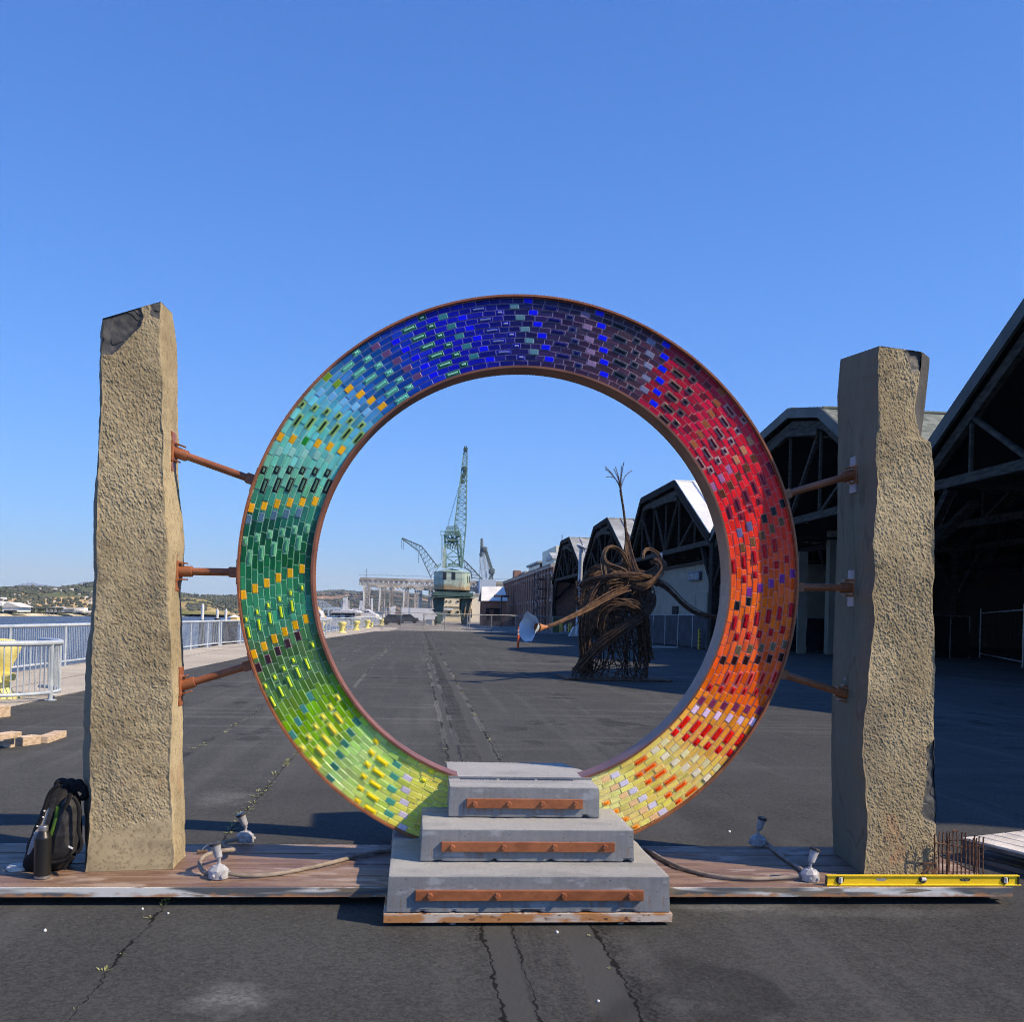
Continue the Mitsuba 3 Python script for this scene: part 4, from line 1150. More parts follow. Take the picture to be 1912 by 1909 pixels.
part(th, 'main_bag', cushion([(330, 1640), (250, 1500), (330, 1150), (440, 900), (560, 600), (680, 340), (790, 240), (960, 250), (1080, 430), (1100, 700), (1090, 1100), (1060, 1300), (980, 1480), (880, 1600), (640, 1650)], 5.74, 6.06, 3), 'mat_pack_black', smooth=50)
part(th, 'front_pocket', cushion([(660, 1500), (640, 1250), (760, 800), (850, 500), (960, 360), (1060, 470), (1085, 800), (1085, 1100), (1040, 1300), (900, 1450), (760, 1490)], 5.705, 5.86, 8), 'mat_pack_grey', smooth=50)
m = MB()
for s in ([(1010, 420), (1110, 620), (1110, 1000), (1150, 1180), (1060, 1330)], [(960, 370), (900, 560), (870, 620)], [(650, 1490), (850, 1460), (1000, 1380)], [(860, 1600), (930, 1480), (1030, 1390)], [(400, 930), (540, 640), (650, 340), (790, 230)]):
    m.tube(hermite([P(*zb_(*p), 5.70) for p in s], 16), 0.011, 7)
part(th, 'strap', m, 'mat_pack_black', smooth=50)
m = MB()
for s in ([(760, 260), (790, 180), (880, 180), (900, 250)], [(920, 260), (930, 190), (1000, 180), (1000, 240)], [(1020, 260), (1060, 200), (1130, 190), (1150, 300), (1190, 320), (1200, 420), (1130, 420)], [(1040, 330), (1100, 270), (1170, 260), (1170, 340)]):
    m.tube(hermite([P(*zb_(*p), 5.88) for p in s], 18), 0.020, 8)
part(th, 'shoulder_pad', m, 'mat_pack_black', smooth=50)
part(th, 'green_trim', MB().tube(hermite([P(*zb_(*p), 5.73) for p in ((760, 560), (745, 720), (700, 900), (630, 1100))], 20), [0.004] + [0.013] * 18 + [0.004], 8), 'mat_pack_green', smooth=50)
m = MB()
m.prism([tuple(P(*zb_(*p), 5.70)[[0, 2]]) for p in ((690, 440), (740, 440), (680, 700), (600, 960), (520, 960), (610, 700))], 0.004, ((0, 5.70, 0), (1, 0, 0), (0, 0, 1), (0, -1, 0)))
part(th, 'side_panel', m, 'mat_pack_grey')
m = MB()
for c_ in ((545, 650), (525, 750), (430, 900), (390, 1010)):
    p = P(*zb_(*c_), 5.68)
    m.box(p - 0.004, p + 0.004, 0.001)
p = P(*zb_(970, 1245), 5.68)
m.box(p - [0.014, 0.002, 0.005], p + [0.014, 0.002, 0.005], 0.001, R=rot([0, 1, 0], 28))
part(th, 'reflector_tag', m, 'mat_tag_white')
pl = MB()
pl.prism([tuple(P(*zb_(*p), 5.71)[[0, 2]]) for p in ((268, 1355), (330, 1130), (440, 900), (555, 690), (622, 592), (632, 625), (560, 850), (450, 1090), (340, 1300), (295, 1360))], 0.006, ((0, 5.71, 0), (1, 0, 0), (0, 0, 1), (0, -1, 0)))
whole('board', pl, 'mat_sheet_grey', 'thin pale grey pointed board leaning on the front of the black backpack', 'board')
th = thing('bottle', 'black insulated steel bottle standing in front of the backpack', 'bottle')
mat('bottle_black', (0.012, 0.012, 0.012), 0.38, spec=0.5)
cb = G(*zb_(510, 1735), PZ)
k = np.linalg.norm(cb[:2]) / FOC / 8.678 * 1.003
h = lambda y: (1745 - y) * k
part(th, 'body', MB().lathe([(0, h(1700) + 0.001), (117 * k, h(1700)), (118 * k, h(1690)), (118 * k, h(1165)), (112 * k, h(1140)), (70 * k, h(1060))], (cb[0], cb[1], PZ), 28), 'mat_bottle_black', smooth=40)
part(th, 'base_band', MB().lathe([(110 * k, 0.001), (112 * k, h(1735)), (112 * k, h(1702))], (cb[0], cb[1], PZ), 28), 'mat_steel', smooth=40)
part(th, 'cap', MB().lathe([(60 * k, h(1058)), (66 * k, h(1050)), (66 * k, h(990)), (60 * k, h(980)), (20 * k, h(978))], (cb[0], cb[1], PZ), 24), 'mat_steel', smooth=40)
# crumpled rag behind, in the shade
m = trimesh.creation.icosphere(3, 1.0)
v = np.array(m.vertices) * (1 + 0.8 * (meshkit.fbm(np.array(m.vertices) * 1.6, 3, 9)[:, None] - 0.5))
cr = G(32, 1625, PZ)
mat('rag', speckle((0.40, 0.39, 0.36), (0.6, 0.58, 0.53), 0.05), 0.8)
whole('rag', (v * [0.055, 0.05, 0.022] + [cr[0], cr[1], PZ + 0.012], m.faces), 'mat_rag', 'small crumpled pale rag in the shade beside the backpack', 'rag', smooth=40)

# ---------------------------------------------------------------- timber offcuts on the ground at the left, pallet at the right
mat('timber', mikit.proc(lambda p, n, uv: mix((0.42, 0.32, 0.22), (0.62, 0.50, 0.37), smoothstep(0.25, 0.75, fbm(p.x / 0.25, p.y / 0.05, p.z / 0.02, 3)))), 0.75, spec=0.2)
zt_ = lambda x, y: (x / 7.07, 1150 + y / 7.07)


def timber(p0, p1, w, h, z, label):
    a_, b_ = G(*zt_(*p0), z), G(*zt_(*p1), z)
    whole('timber_block', MB().bar(a_ + [0, 0, h / 2], b_ + [0, 0, h / 2], w, h, bev=0.003), 'mat_timber', label, 'timber', 'timber offcuts on the asphalt')


timber((545, 1690), (800, 1600), 0.14, 0.075, 0.004, 'longest sawn timber offcut, rightmost of the heap on the asphalt')
timber((240, 1722), (480, 1690), 0.14, 0.10, 0.004, 'thick sawn timber block in the middle of the heap on the asphalt')
timber((-160, 1735), (60, 1715), 0.12, 0.06, 0.004, 'flat timber offcut at the picture edge under another one')
timber((90, 1745), (150, 1735), 0.10, 0.13, 0.004, 'short upended timber block in the offcut heap')
timber((-140, 1655), (215, 1600), 0.14, 0.06, 0.125, 'pale timber offcut lying on top of the heap')
timber((-200, 1370), (80, 1330), 0.14, 0.16, 0.004, 'separate timber baulk behind the heap, cut by the picture edge')
mat('pallet', speckle((0.46, 0.43, 0.38), (0.62, 0.59, 0.53), 0.12), 0.8)
mat('pallet_dark', speckle((0.085, 0.08, 0.075), (0.15, 0.14, 0.13), 0.1), 0.8)
th = thing('pallet', 'pale shipping pallet with a dark slotted side, right of the rebar rods', 'pallet')
q0, q1, q2 = G(*z7(1100, 330), 0.14), G(*z7(1912, 530), 0.14), G(*z7(1912, 285), 0.14)
u = q1 - q0
u /= np.linalg.norm(u)
u[2] = 0
w_ = np.array([-u[1], u[0], 0])
for i in range(8):
    m = MB().bar(q0 + u * 0.0 + w_ * (0.07 + i * 0.15), q0 + u * 1.25 + w_ * (0.07 + i * 0.15), 0.135, 0.018, bev=0.003)
    part(th, 'board', m, 'mat_pallet')
m = MB()
for j in (0.02, 0.6, 1.15):
    for i in (0.06, 0.6, 1.18):
        m.bar(q0 + u * (i - 0.07) + w_ * j - [0, 0, 0.068], q0 + u * (i + 0.07) + w_ * j - [0, 0, 0.068], 0.05, 0.1, bev=0.004)
    m.bar(q0 + u * 0 + w_ * j - [0, 0, 0.020], q0 + u * 1.25 + w_ * j - [0, 0, 0.020], 0.05, 0.022, bev=0.002).bar(q0 + u * 0 + w_ * j - [0, 0, 0.123], q0 + u * 1.25 + w_ * j - [0, 0, 0.123], 0.05, 0.024, bev=0.002)
part(th, 'skid', m, 'mat_pallet_dark')
tx = meshkit.text_mesh('870', 0.035, 0.001)
v = np.array(tx.vertices)
o = q0 + u * 0.56 - w_ * 0.0065 - [0, 0, 0.085]
part(th, 'stencil', (o + v[:, :1] * u + v[:, 1:2] * np.array([0, 0, 1.0]) - v[:, 2:] * w_, tx.faces), 'mat_gasket')

# weeds in the cracks of the asphalt: tiny tufts of leaves, and pebbles
mat('weed', speckle((0.16, 0.19, 0.06), (0.36, 0.36, 0.15), 0.05), 0.7)
m = MB()
rg = np.random.default_rng(21)


def tuft(x, y, s, n):
    for _ in range(n):
        a_ = rg.uniform(0, 2 * np.pi)
        r = abs(rg.normal(0, s * 0.7))
        b_ = np.array([x + r * math.cos(a_), y + r * math.sin(a_), 0.005])
        d = np.array([math.cos(a_), math.sin(a_), rg.uniform(0.2, 1.0)])
        d /= np.linalg.norm(d)
        w = np.cross(d, [0, 0, 1]) * s * 0.16
        L = s * rg.uniform(0.5, 1.2)
        m.add([b_ - w * .4, b_ + d * L * 0.5 - w, b_ + d * L - [0, 0, L * 0.1], b_ + d * L * 0.5 + w, b_ + w * .4], [[0, 1, 4], [1, 3, 4], [1, 2, 3]])


for (px, py, s, n) in ((310, 1687, 0.045, 16), (302, 1693, 0.025, 8), (285, 1716, 0.028, 12), (226, 1785, 0.012, 5), (196, 1817, 0.026, 14), (138, 1887, 0.012, 4), (1104, 1751, 0.02, 8), (1142, 1812, 0.018, 4)):
    q = G(px, py)
    tuft(q[0], q[1], s, n)
for (x0, ya, yb_, n) in ((-1.31, 7.2, 8.4, 22), (-1.31, 8.4, 11.5, 34), (-2.46, 10.8, 19.0, 24), (0.95, 6.6, 40, 50), (0.36, 7.0, 40, 24), (-1.4, 15, 50, 26), (-2.5, 28, 60, 20)):
    for _ in range(n):
        tuft(x0 + rg.normal(0, 0.02), rg.uniform(ya, yb_), rg.uniform(0.014, 0.045), rg.integers(4, 10))
whole('weeds', m, 'mat_weed', 'dry yellow green weeds sprouting along the cracks of the asphalt', 'weeds', kind='stuff')
m = MB()
for (px, py) in ((84, 1742), (1040, 1745), (1117, 1874), (314, 1709), (266, 1701), (93, 1388), (1362, 1556)):
    q = G(px, py)
    b_ = trimesh.creation.icosphere(1, 1.0)
    r = rg.uniform(0.005, 0.009) * (1 if py > 1600 else 1.6)
    m.add(np.array(b_.vertices) * r * rg.uniform(0.7, 1.2, 3) + [q[0], q[1], 0.004 + r * 0.6], b_.faces)
whole('pebbles', m, 'mat_tag_white', 'pale pebbles scattered on the asphalt', 'pebbles', kind='stuff')
# ---------------------------------------------------------------- timber truss sheds along the right side of the quay
GX = 16.0                                      # plane of the open gables
mat('roof_white', speckle((0.64, 0.66, 0.64), (0.78, 0.79, 0.76), 1.5), 0.5, spec=0.4)
mat('roof_metal', speckle((0.26, 0.275, 0.27), (0.44, 0.455, 0.44), 0.9), 0.5, spec=0.4)
mat('shingle', mikit.proc(lambda p, n, uv: mix((0.11, 0.13, 0.11), (0.21, 0.235, 0.20), smoothstep(0.25, 0.75, 0.5 * cell_rand(p.x / 0.35, p.y / 0.25, 0.0) + 0.5 * fbm(p.x / 1.5, p.y / 0.4, 0.0, 3)))), 0.8)
mat('old_timber', mikit.proc(lambda p, n, uv: mix((0.012, 0.0105, 0.009), (0.030, 0.026, 0.022), smoothstep(0.3, 0.7, fbm(p.x / 0.5, p.y / 0.12, p.z / 0.12, 3)))), 0.85, spec=0.2)  # near-black: shade under the shed roofs is put into the timber colour
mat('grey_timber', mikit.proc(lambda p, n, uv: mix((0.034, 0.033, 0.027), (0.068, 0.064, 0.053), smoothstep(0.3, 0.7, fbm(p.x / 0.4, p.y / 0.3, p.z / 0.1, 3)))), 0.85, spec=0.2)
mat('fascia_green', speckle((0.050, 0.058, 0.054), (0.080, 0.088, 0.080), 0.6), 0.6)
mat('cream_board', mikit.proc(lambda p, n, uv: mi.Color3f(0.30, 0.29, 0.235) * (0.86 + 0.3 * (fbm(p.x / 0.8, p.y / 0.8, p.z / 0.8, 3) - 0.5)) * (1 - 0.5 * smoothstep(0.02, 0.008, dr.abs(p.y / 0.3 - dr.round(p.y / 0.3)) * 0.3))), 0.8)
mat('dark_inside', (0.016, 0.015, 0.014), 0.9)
mat('white_lamp', (0.55, 0.55, 0.56), 0.5)


def shed(label, prof, roofs, ribs, depth=32.0, nt=4, col='old_timber', fas='old_timber'):
    """one bay: prof = (y, z) points of the roof line from near eave to far eave"""
    th = thing('truss_shed', label, 'shed')
    prof = np.array(prof, float) - [0, 0.38]
    X0, X1 = GX - 0.1, GX + depth
    for i in range(len(prof) - 1):
        (ya, za), (yb, zb_) = prof[i], prof[i + 1]
        # sheet panels of the roof slope: the ones nearest the street apart, the rest as one
        up = np.array([0, -(zb_ - za), yb - ya])
        up /= np.linalg.norm(up)
        if up[2] < 0:
            up = -up
        edges = list(np.arange(X0, X0 + 9.01, 1.12)) + [X1] if ribs else [X0, X1]
        for k in range(len(edges) - 1):
            m = MB()
            a, b = np.array([0, ya, za]), np.array([0, yb, zb_])
            xa, xb = edges[k] + 0.004, edges[k + 1] - 0.004
            q = [np.array([xa, *a[1:]]), np.array([xb, *a[1:]]), np.array([xb, *b[1:]]), np.array([xa, *b[1:]])]
            top = [p_ + up * 0.30 for p_ in q]
            v = np.array([p_ + up * 0.26 for p_ in q] + top)
            m.add(v, [[0, 1, 2, 3], [4, 5, 6, 7], [0, 1, 5, 4], [1, 2, 6, 5], [2, 3, 7, 6], [3, 0, 4, 7]])
            if ribs:
                m.bar(top[0] + up * 0.03, top[3] + up * 0.03, 0.10, 0.12, up=up)
            part(th, 'roof_panel', m, 'mat_' + roofs[i])
    m = MB()
    for i in range(len(prof) - 1):
        a, b = np.array([0, *prof[i]]), np.array([0, *prof[i + 1]])
        d = (b - a) / np.linalg.norm(b - a)
        up = np.array([0, -d[2], d[1]])
        up = up if up[2] > 0 else -up
        m.add(np.array([[X, *(a + up * 0.0)[1:]] for X in (X0, X1)] + [[X, *(b + up * 0.0)[1:]] for X in (X1, X0)]) + up * 0.24, [[0, 1, 2, 3]])
    part(th, 'roof_deck', m, 'mat_dark_inside')
    m = MB()
    for i in range(len(prof) - 1):
        a, b = np.array([X0 - 0.05, *prof[i]]), np.array([X0 - 0.05, *prof[i + 1]])
        m.bar(a + [0, 0, 0.12], b + [0, 0, 0.12], 0.10, 0.42, up=(0, 0, 1))
    part(th, 'barge_board', m, 'mat_' + fas)
    for y_, z_ in prof[1:-1]:
        part(th, 'ridge_cap', MB().bar((X0 - 0.02, y_, z_ + 0.27), (X1, y_, z_ + 0.27), 0.55, 0.10, bev=0.02), 'mat_' + roofs[0])
    # trusses: tie beam, rafters, web
    ys, ye = prof[0, 0], prof[-1, 0]
    zt_ = 6.05
    top = lambda y: float(np.interp(y, prof[:, 0], prof[:, 1])) - 0.25
    for t in range(nt):
        x = GX + 0.15 + t * 7.0
        L = ye - ys
        nodes = [ys + 0.5 + (L - 1.0) * f_ for f_ in (0, 0.17, 0.34, 0.5, 0.66, 0.83, 1.0)]
        web = MB()
        for i in range(len(prof) - 1):
            a, b = np.array([x, *prof[i]]) - [0, 0, 0.40], np.array([x, *prof[i + 1]]) - [0, 0, 0.40]
            web.bar(a, b, 0.22, 0.34)
        low = [np.array([x, y, zt_]) for y in nodes]
        hi = [np.array([x, y, max(top(y) - 0.15, zt_)]) for y in nodes]
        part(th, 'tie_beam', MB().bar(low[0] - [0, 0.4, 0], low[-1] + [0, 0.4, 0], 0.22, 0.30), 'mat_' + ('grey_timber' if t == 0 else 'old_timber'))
        for k in range(1, 6):
            web.bar(low[k], hi[k], 0.10, 0.10)
        for k in range(1, 3):
            web.bar(hi[k], low[k + 1], 0.13, 0.13)
            web.bar(hi[6 - k], low[5 - k], 0.13, 0.13)
        for k in (2, 3):
            web.bar(hi[k] - [0.12, 0, 0.25], hi[k + 1] - [0.12, 0, 0.25], 0.2, 0.28)
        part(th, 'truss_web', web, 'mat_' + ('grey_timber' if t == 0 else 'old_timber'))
        for y in (ys + 0.12, ye - 0.12):
            part(th, 'post', MB().bar((x, y, 0), (x, y, zt_), 0.42, 0.42, bev=0.02), 'mat_old_timber')
            br = MB()
            for s in (-1, 1):
                if ys < y + s * 2.4 < ye:
                    br.bar((x, y + s * 0.15, 3.6), (x, y + s * 2.3, 5.85), 0.22, 0.24)
            br.bar((x + 0.15, y, 3.7), (x + 2.2, y, 5.8), 0.22, 0.24)
            part(th, 'knee_brace', br, 'mat_old_timber')
        if t:
            lm = MB().bar((x - 2.5, (ys + ye) / 2 - 4, 5.6), (x - 2.5, (ys + ye) / 2 - 2.4, 5.6), 0.18, 0.08)
            part(th, 'strip_light', lm, 'mat_grey_timber')
    for y in (ys, ye):
        part(th, 'valley_beam', MB().bar((GX - 0.3, y, 6.32), (X1, y, 6.32), 0.5, 0.24), 'mat_old_timber')
    return th


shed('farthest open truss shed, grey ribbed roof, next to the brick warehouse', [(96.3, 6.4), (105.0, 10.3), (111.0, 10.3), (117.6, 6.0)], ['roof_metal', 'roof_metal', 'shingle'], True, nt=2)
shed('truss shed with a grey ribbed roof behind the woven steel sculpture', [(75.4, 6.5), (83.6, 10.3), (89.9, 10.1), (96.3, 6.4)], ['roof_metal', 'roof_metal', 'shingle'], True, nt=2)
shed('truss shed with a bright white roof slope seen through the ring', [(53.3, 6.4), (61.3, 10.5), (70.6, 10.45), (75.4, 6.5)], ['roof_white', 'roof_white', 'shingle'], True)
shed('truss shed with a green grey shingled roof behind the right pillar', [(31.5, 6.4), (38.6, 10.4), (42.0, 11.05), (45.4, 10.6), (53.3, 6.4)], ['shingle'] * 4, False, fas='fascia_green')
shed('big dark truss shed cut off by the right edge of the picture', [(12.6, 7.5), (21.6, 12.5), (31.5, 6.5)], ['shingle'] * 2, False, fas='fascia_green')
# the end wall that closes the back of the sheds, and an unseen warehouse, added and shaped to throw the near shade
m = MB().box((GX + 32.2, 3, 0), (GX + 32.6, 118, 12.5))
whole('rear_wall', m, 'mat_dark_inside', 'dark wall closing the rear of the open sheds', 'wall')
th = thing('warehouse', 'unseen lean roofed warehouse added beyond the right edge to shade the asphalt', 'warehouse')
part(th, 'wall', MB().prism([(2.4, 0), (2.4, 11.3), (12.4, 7.3), (12.4, 0)], 24, ((GX, 0, 0), (0, 1, 0), (0, 0, 1), (1, 0, 0))), 'mat_cream_board')
part(th, 'roof', MB().prism([(2.2, 11.4), (2.2, 11.7), (12.5, 7.6), (12.5, 7.32)], 24.3, ((GX - 0.2, 0, 0), (0, 1, 0), (0, 0, 1), (1, 0, 0))), 'mat_fascia_green')
# cream boarded office inside the white-roofed shed
th = thing('boarded_office', 'cream boarded building with double doors standing inside the white roofed shed', 'building')
part(th, 'wall', MB().box((17.6, 57.5, 0), (30, 74, 5.2)), 'mat_cream_board')
part(th, 'eave_board', MB().box((17.45, 57.3, 5.2), (30.2, 74.2, 5.4)), 'mat_grey_timber')
for ya, yb_ in ((59.2, 61.6), (61.7, 64.2)):
    part(th, 'door', MB().box((17.52, ya, 0.05), (17.62, yb_, 3.4), 0.02), 'mat_cream_board')
part(th, 'window', MB().box((17.50, 66.0, 1.2), (17.62, 67.4, 2.6), 0.02), 'mat_dark_inside')
sg = part(th, 'sign', MB().box((17.40, 60.6, 4.2), (17.5, 63.2, 4.75)), 'mat_fascia_green')
mat('sign_blue', (0.07, 0.11, 0.16), 0.6)
scene[sg]['bsdf'] = {'type': 'ref', 'id': 'mat_sign_blue'}
m = MB()
for k in range(9):
    y = 60.75 + k * 0.26
    m.box((17.38, y, 4.33), (17.39, y + 0.05, 4.62)).box((17.38, y + 0.06, 4.33 + 0.22 * (k % 2)), (17.39, y + 0.18, 4.40 + 0.22 * (k % 2)))
part(sg, 'lettering', m, 'mat_white_lamp')
# small structures under the shingled shed: corrugated lean-to with a pale roof, block pier
th = thing('lean_to', 'low lean-to with a pale metal roof and corrugated wall under the shingled shed', 'shelter')
yy = 52.0
part(th, 'roof', MB().bar(P(1476, 996, yy + 4), P(1560, 1008, yy + 4), 6.0, 0.08), 'mat_roof_white')
part(th, 'eave_beam', MB().bar(P(1484, 1004, yy), P(1566, 1006, yy), 0.2, 0.14), 'mat_old_timber')
a, b = P(1493, 1030, yy), P(1506, 1152, yy)
part(th, 'corrugated_wall', MB().box((a[0], yy, 0), (b[0], yy + 0.15, a[2])), 'mat_cream_board')
a, b = P(1550, 1022, yy), P(1559, 1150, yy)
part(th, 'block_pier', MB().box((a[0], yy, 0), (b[0], yy + 0.5, a[2] + 0.9)), 'mat_cream_board')
th = thing('shed_sign', 'small white lettered sign under the tie beam of the shingled shed', 'sign')
a, b = P(1489, 967, 46), P(1508, 977, 46)
part(th, 'board', MB().box((a[0], 46, b[2]), (b[0], 46.05, a[2])), 'mat_white_lamp')
m = MB()
for k in range(7):
    x = a[0] + 0.06 + k * (b[0] - a[0] - 0.12) / 7
    m.box((x, 45.98, b[2] + 0.07), (x + 0.035, 45.995, a[2] - 0.06))
part(th, 'lettering', m, 'mat_sign_blue')
th = thing('paper_notice', 'white notice hanging from the tie beam of the white roofed shed', 'notice')
a = X(1234, 1040, GX - 0.2)
part(th, 'sheet', MB().box((a[0], a[1] - 0.3, a[2] - 0.45), (a[0] + 0.03, a[1] + 0.6, a[2] + 0.25)), 'mat_white_lamp')

# ---------------------------------------------------------------- fences and posts before the sheds
mat('screen', speckle((0.016, 0.020, 0.028), (0.030, 0.036, 0.048), 0.6), 0.8)
mat('post_steel', (0.36, 0.38, 0.40), 0.45, metal=0.5)
mat('pale_pipe', (0.55, 0.60, 0.66), 0.45)


def screened_fence(label, p0, p1, n, h=1.95):
    th = thing('screened_fence', label, 'fence')
    p0, p1 = np.array([*p0, 0.0]), np.array([*p1, 0.0])
    U = np.linspace(0, 1, n * 6 + 1)
    d = p1 - p0
    nn = np.array([-d[1], d[0], 0]) / np.linalg.norm(d)
    wv = 0.07 * (meshkit.noise(np.stack([U * n * 3.3, U * 0 + 1, U * 0], -1), 3) - 0.5)
    V = np.array([[p0 + d * u + nn * (w + 0.03 * math.sin(u * n * 22 + z * 2)) + [0, 0, z] for u, w in zip(U, wv)] for z in (0.06, 0.6, 1.2, h)])
    part(th, 'fabric', grid_mesh(V), 'mat_screen', smooth=True)
    for i in range(n + 1):
        q = p0 + d * i / n
        part(th, 'post', MB().tube([q, q + [0, 0, h + 0.08]], 0.03, 8), 'mat_post_steel', smooth=True)
    part(th, 'top_rail', MB().tube([p0 + [0, 0, h + 0.03], p1 + [0, 0, h + 0.03]], 0.025, 8), 'mat_post_steel', smooth=True)


screened_fence('dark screened fence behind the woven sculpture, under the white roofed shed', (GX - 0.1, 76.0), (GX + 0.3, 54.6), 7)
screened_fence('dark screened fence left of the right pillar under the shingled shed', (GX + 0.3, 54.4), (25.0, 57.4), 4)
screened_fence('dark screened fence right of the right pillar under the big dark shed', (24.5, 47.6), (29.4, 50.6), 3, 2.2)
th = thing('barrier_panel', 'open wire barrier panel right of the dark screen at the picture edge', 'barrier')
p0, p1 = np.array([30.6, 51.6, 0.0]), np.array([25.4, 39.6, 0.0])
for q in (p0, p1):
    part(th, 'post', MB().tube([q, q + [0, 0, 2.7]], 0.035, 8), 'mat_post_steel', smooth=True)
for nm, z in (('top_rail', 2.45), ('bottom_rail', 0.25)):
    part(th, nm, MB().tube([p0 + [0, 0, z], p1 + [0, 0, z]], 0.03, 8), 'mat_post_steel', smooth=True)
for k in range(1, 12):
    part(th, 'wire', MB().tube([p0 + (p1 - p0) * k / 12 + [0, 0, 0.25], p0 + (p1 - p0) * k / 12 + [0, 0, 2.45]], 0.005, 5), 'mat_grey_timber')
mat('stripe_yellow', (0.55, 0.40, 0.03), 0.6)
mat('stripe_black', (0.02, 0.02, 0.02), 0.6)
for (px, lb_) in ((1305, 'left one of two black and yellow striped posts before the dark screen'), (1320, 'right one of two black and yellow striped posts before the dark screen')):
    q = G(px, 1213)
    th = thing('striped_post', lb_, 'bollard', 'striped posts')
    part(th, 'post', MB().tube([q, q + [0, 0, 1.15]], 0.075, 10), 'mat_stripe_yellow', smooth=30)
    for k in range(5):
        part(th, 'stripe', MB().tube([q + [0, 0, 0.10 + k * 0.22], q + [0.02, 0, 0.20 + k * 0.22]], 0.078, 10), 'mat_stripe_black', smooth=30)
mat('pale_stop', (0.5, 0.5, 0.48), 0.8)
for (px, py, L, a_, lb_) in ((1232, 1211, 2.2, 0.2, 'long pale wheel stop on the ground before the dark screen'), (1290, 1208, 0.9, 0.5, 'short pale wheel stop near the striped posts')):
    q = G(px, py)
    d = np.array([math.cos(a_), math.sin(a_), 0])
    whole('wheel_stop', MB().bar(q - d * L / 2 + [0, 0, .06], q + d * L / 2 + [0, 0, .06], 0.15, 0.12, bev=0.03), 'mat_pale_stop', lb_, 'wheel stop')
th = thing('vent_pole', 'tall grey pole with a pale cap leaning slightly in front of the far sheds', 'pole')
a, b = P(1078.5, 1185, 77), P(1085.5, 1024, 75)
part(th, 'shaft', MB().tube([a, b], [0.19, 0.16], 14), 'mat_pale_pipe', smooth=30)
part(th, 'cap', MB().tube([b, b + [0, 0, 0.05], b + [0.05, 0, 0.12], b + [0.05, 0, 0.2]], [0.2, 0.42, 0.44, 0.1], 14), 'mat_pale_pipe', smooth=30)
q = G(1082, 1189)
m = MB().prism([(-0.9, 0), (1.1, 0), (0.9, 0.35), (0.0, 0.85), (-0.5, 0.85)], 0.7, ((q[0], q[1], 0), (1, 0, 0), (0, 0, 1), (0, 1, 0)))
whole('concrete_barrier', m, 'mat_pale_stop', 'wedge shaped pale barrier block at the foot of the leaning pole', 'barrier')
mat('hydrant_white', (0.7, 0.7, 0.68), 0.5)
mat('bollard_yellow', speckle((0.62, 0.50, 0.06), (0.74, 0.62, 0.16), 0.5), 0.55)
q = G(1056, 1180) * np.array([1, 1, 0])
th = thing('hydrant', 'white fire hydrant standing between yellow guard posts by the green post', 'hydrant')
part(th, 'barrel', MB().lathe([(0.16, 0), (0.16, 0.06), (0.11, 0.08), (0.12, 0.55), (0.17, 0.57), (0.17, 0.62), (0.13, 0.72), (0.05, 0.82), (0.03, 0.88)], q, 14), 'mat_hydrant_white', smooth=30)
part(th, 'outlet', MB().tube([q + [-0.24, 0, 0.45], q + [0.24, 0, 0.45]], 0.07, 10), 'mat_hydrant_white', smooth=30)
for px, w in ((1045.5, 'first'), (1049, 'second'), (1062, 'third'), (1066, 'fourth')):
    q = G(px, 1180.5)
    whole('guard_post', MB().lathe([(0.09, 0), (0.09, 0.98), (0.06, 1.03)], q, 10), 'mat_bollard_yellow', f'{w} from the left of four thin yellow guard posts round the hydrant', 'bollard', 'guard posts round the hydrant', smooth=40)
q0, q1 = G(1032, 1182), G(1042, 1182)
mat('green_post', speckle((0.06, 0.075, 0.015), (0.11, 0.12, 0.03), 0.3), 0.7)
whole('gate_post', MB().box((q0[0], q0[1], 0), (q1[0], q1[1] + 0.5, 1.75), 0.03), 'mat_green_post', 'broad dark green post at the end of the wire fence', 'post')
# orange delineator
q = G(967, 1213)
th = thing('delineator', 'orange traffic delineator post with white bands on a black base', 'traffic post')
mat('orange', (0.75, 0.10, 0.02), 0.5)
part(th, 'post', MB().lathe([(0.065, 0.05), (0.055, 0.10), (0.05, 1.0), (0.03, 1.05), (0.03, 1.1), (0.045, 1.12)], q, 12), 'mat_orange', smooth=40)
for z in (0.72, 0.88):
    part(th, 'reflective_band', MB().lathe([(0.054, z), (0.054, z + 0.08)], q, 12), 'mat_hydrant_white', smooth=40)
part(th, 'base', MB().lathe([(0.24, 0.005), (0.22, 0.05), (0.07, 0.06)], q, 8), 'mat_gasket')

# ---------------------------------------------------------------- brick building and its porch
mat('brick', mikit.proc(lambda p, n, uv: mix((0.20, 0.118, 0.090), (0.31, 0.19, 0.15), smoothstep(0.25, 0.75, 0.5 * fbm(p.x / 2.0, p.y / 2.0, p.z / 2.0, 3) + 0.5 * noise(p.x / 0.2, p.y / 0.2, p.z / 0.08)))), 0.85)
mat('window_dark', (0.018, 0.02, 0.024), 0.2, spec=0.6)
mat('stone_trim', (0.36, 0.32, 0.30), 0.8)
mat('penthouse', speckle((0.62, 0.60, 0.46), (0.76, 0.74, 0.60), 0.6), 0.7)
th = thing('brick_warehouse', 'long red brick warehouse in shade with tall narrow windows and roof dormers', 'building')
BX, Y0, Y1 = 16.0, 118.0, 184.5
part(th, 'wall', MB().box((BX, Y0, 0), (BX + 22, Y1, 7.6)), 'mat_brick')
cn = MB().box((BX - 0.35, Y0, 7.6), (BX + 22.3, Y1 + 0.3, 8.0), 0.05)
part(th, 'cornice', cn, 'mat_stone_trim')
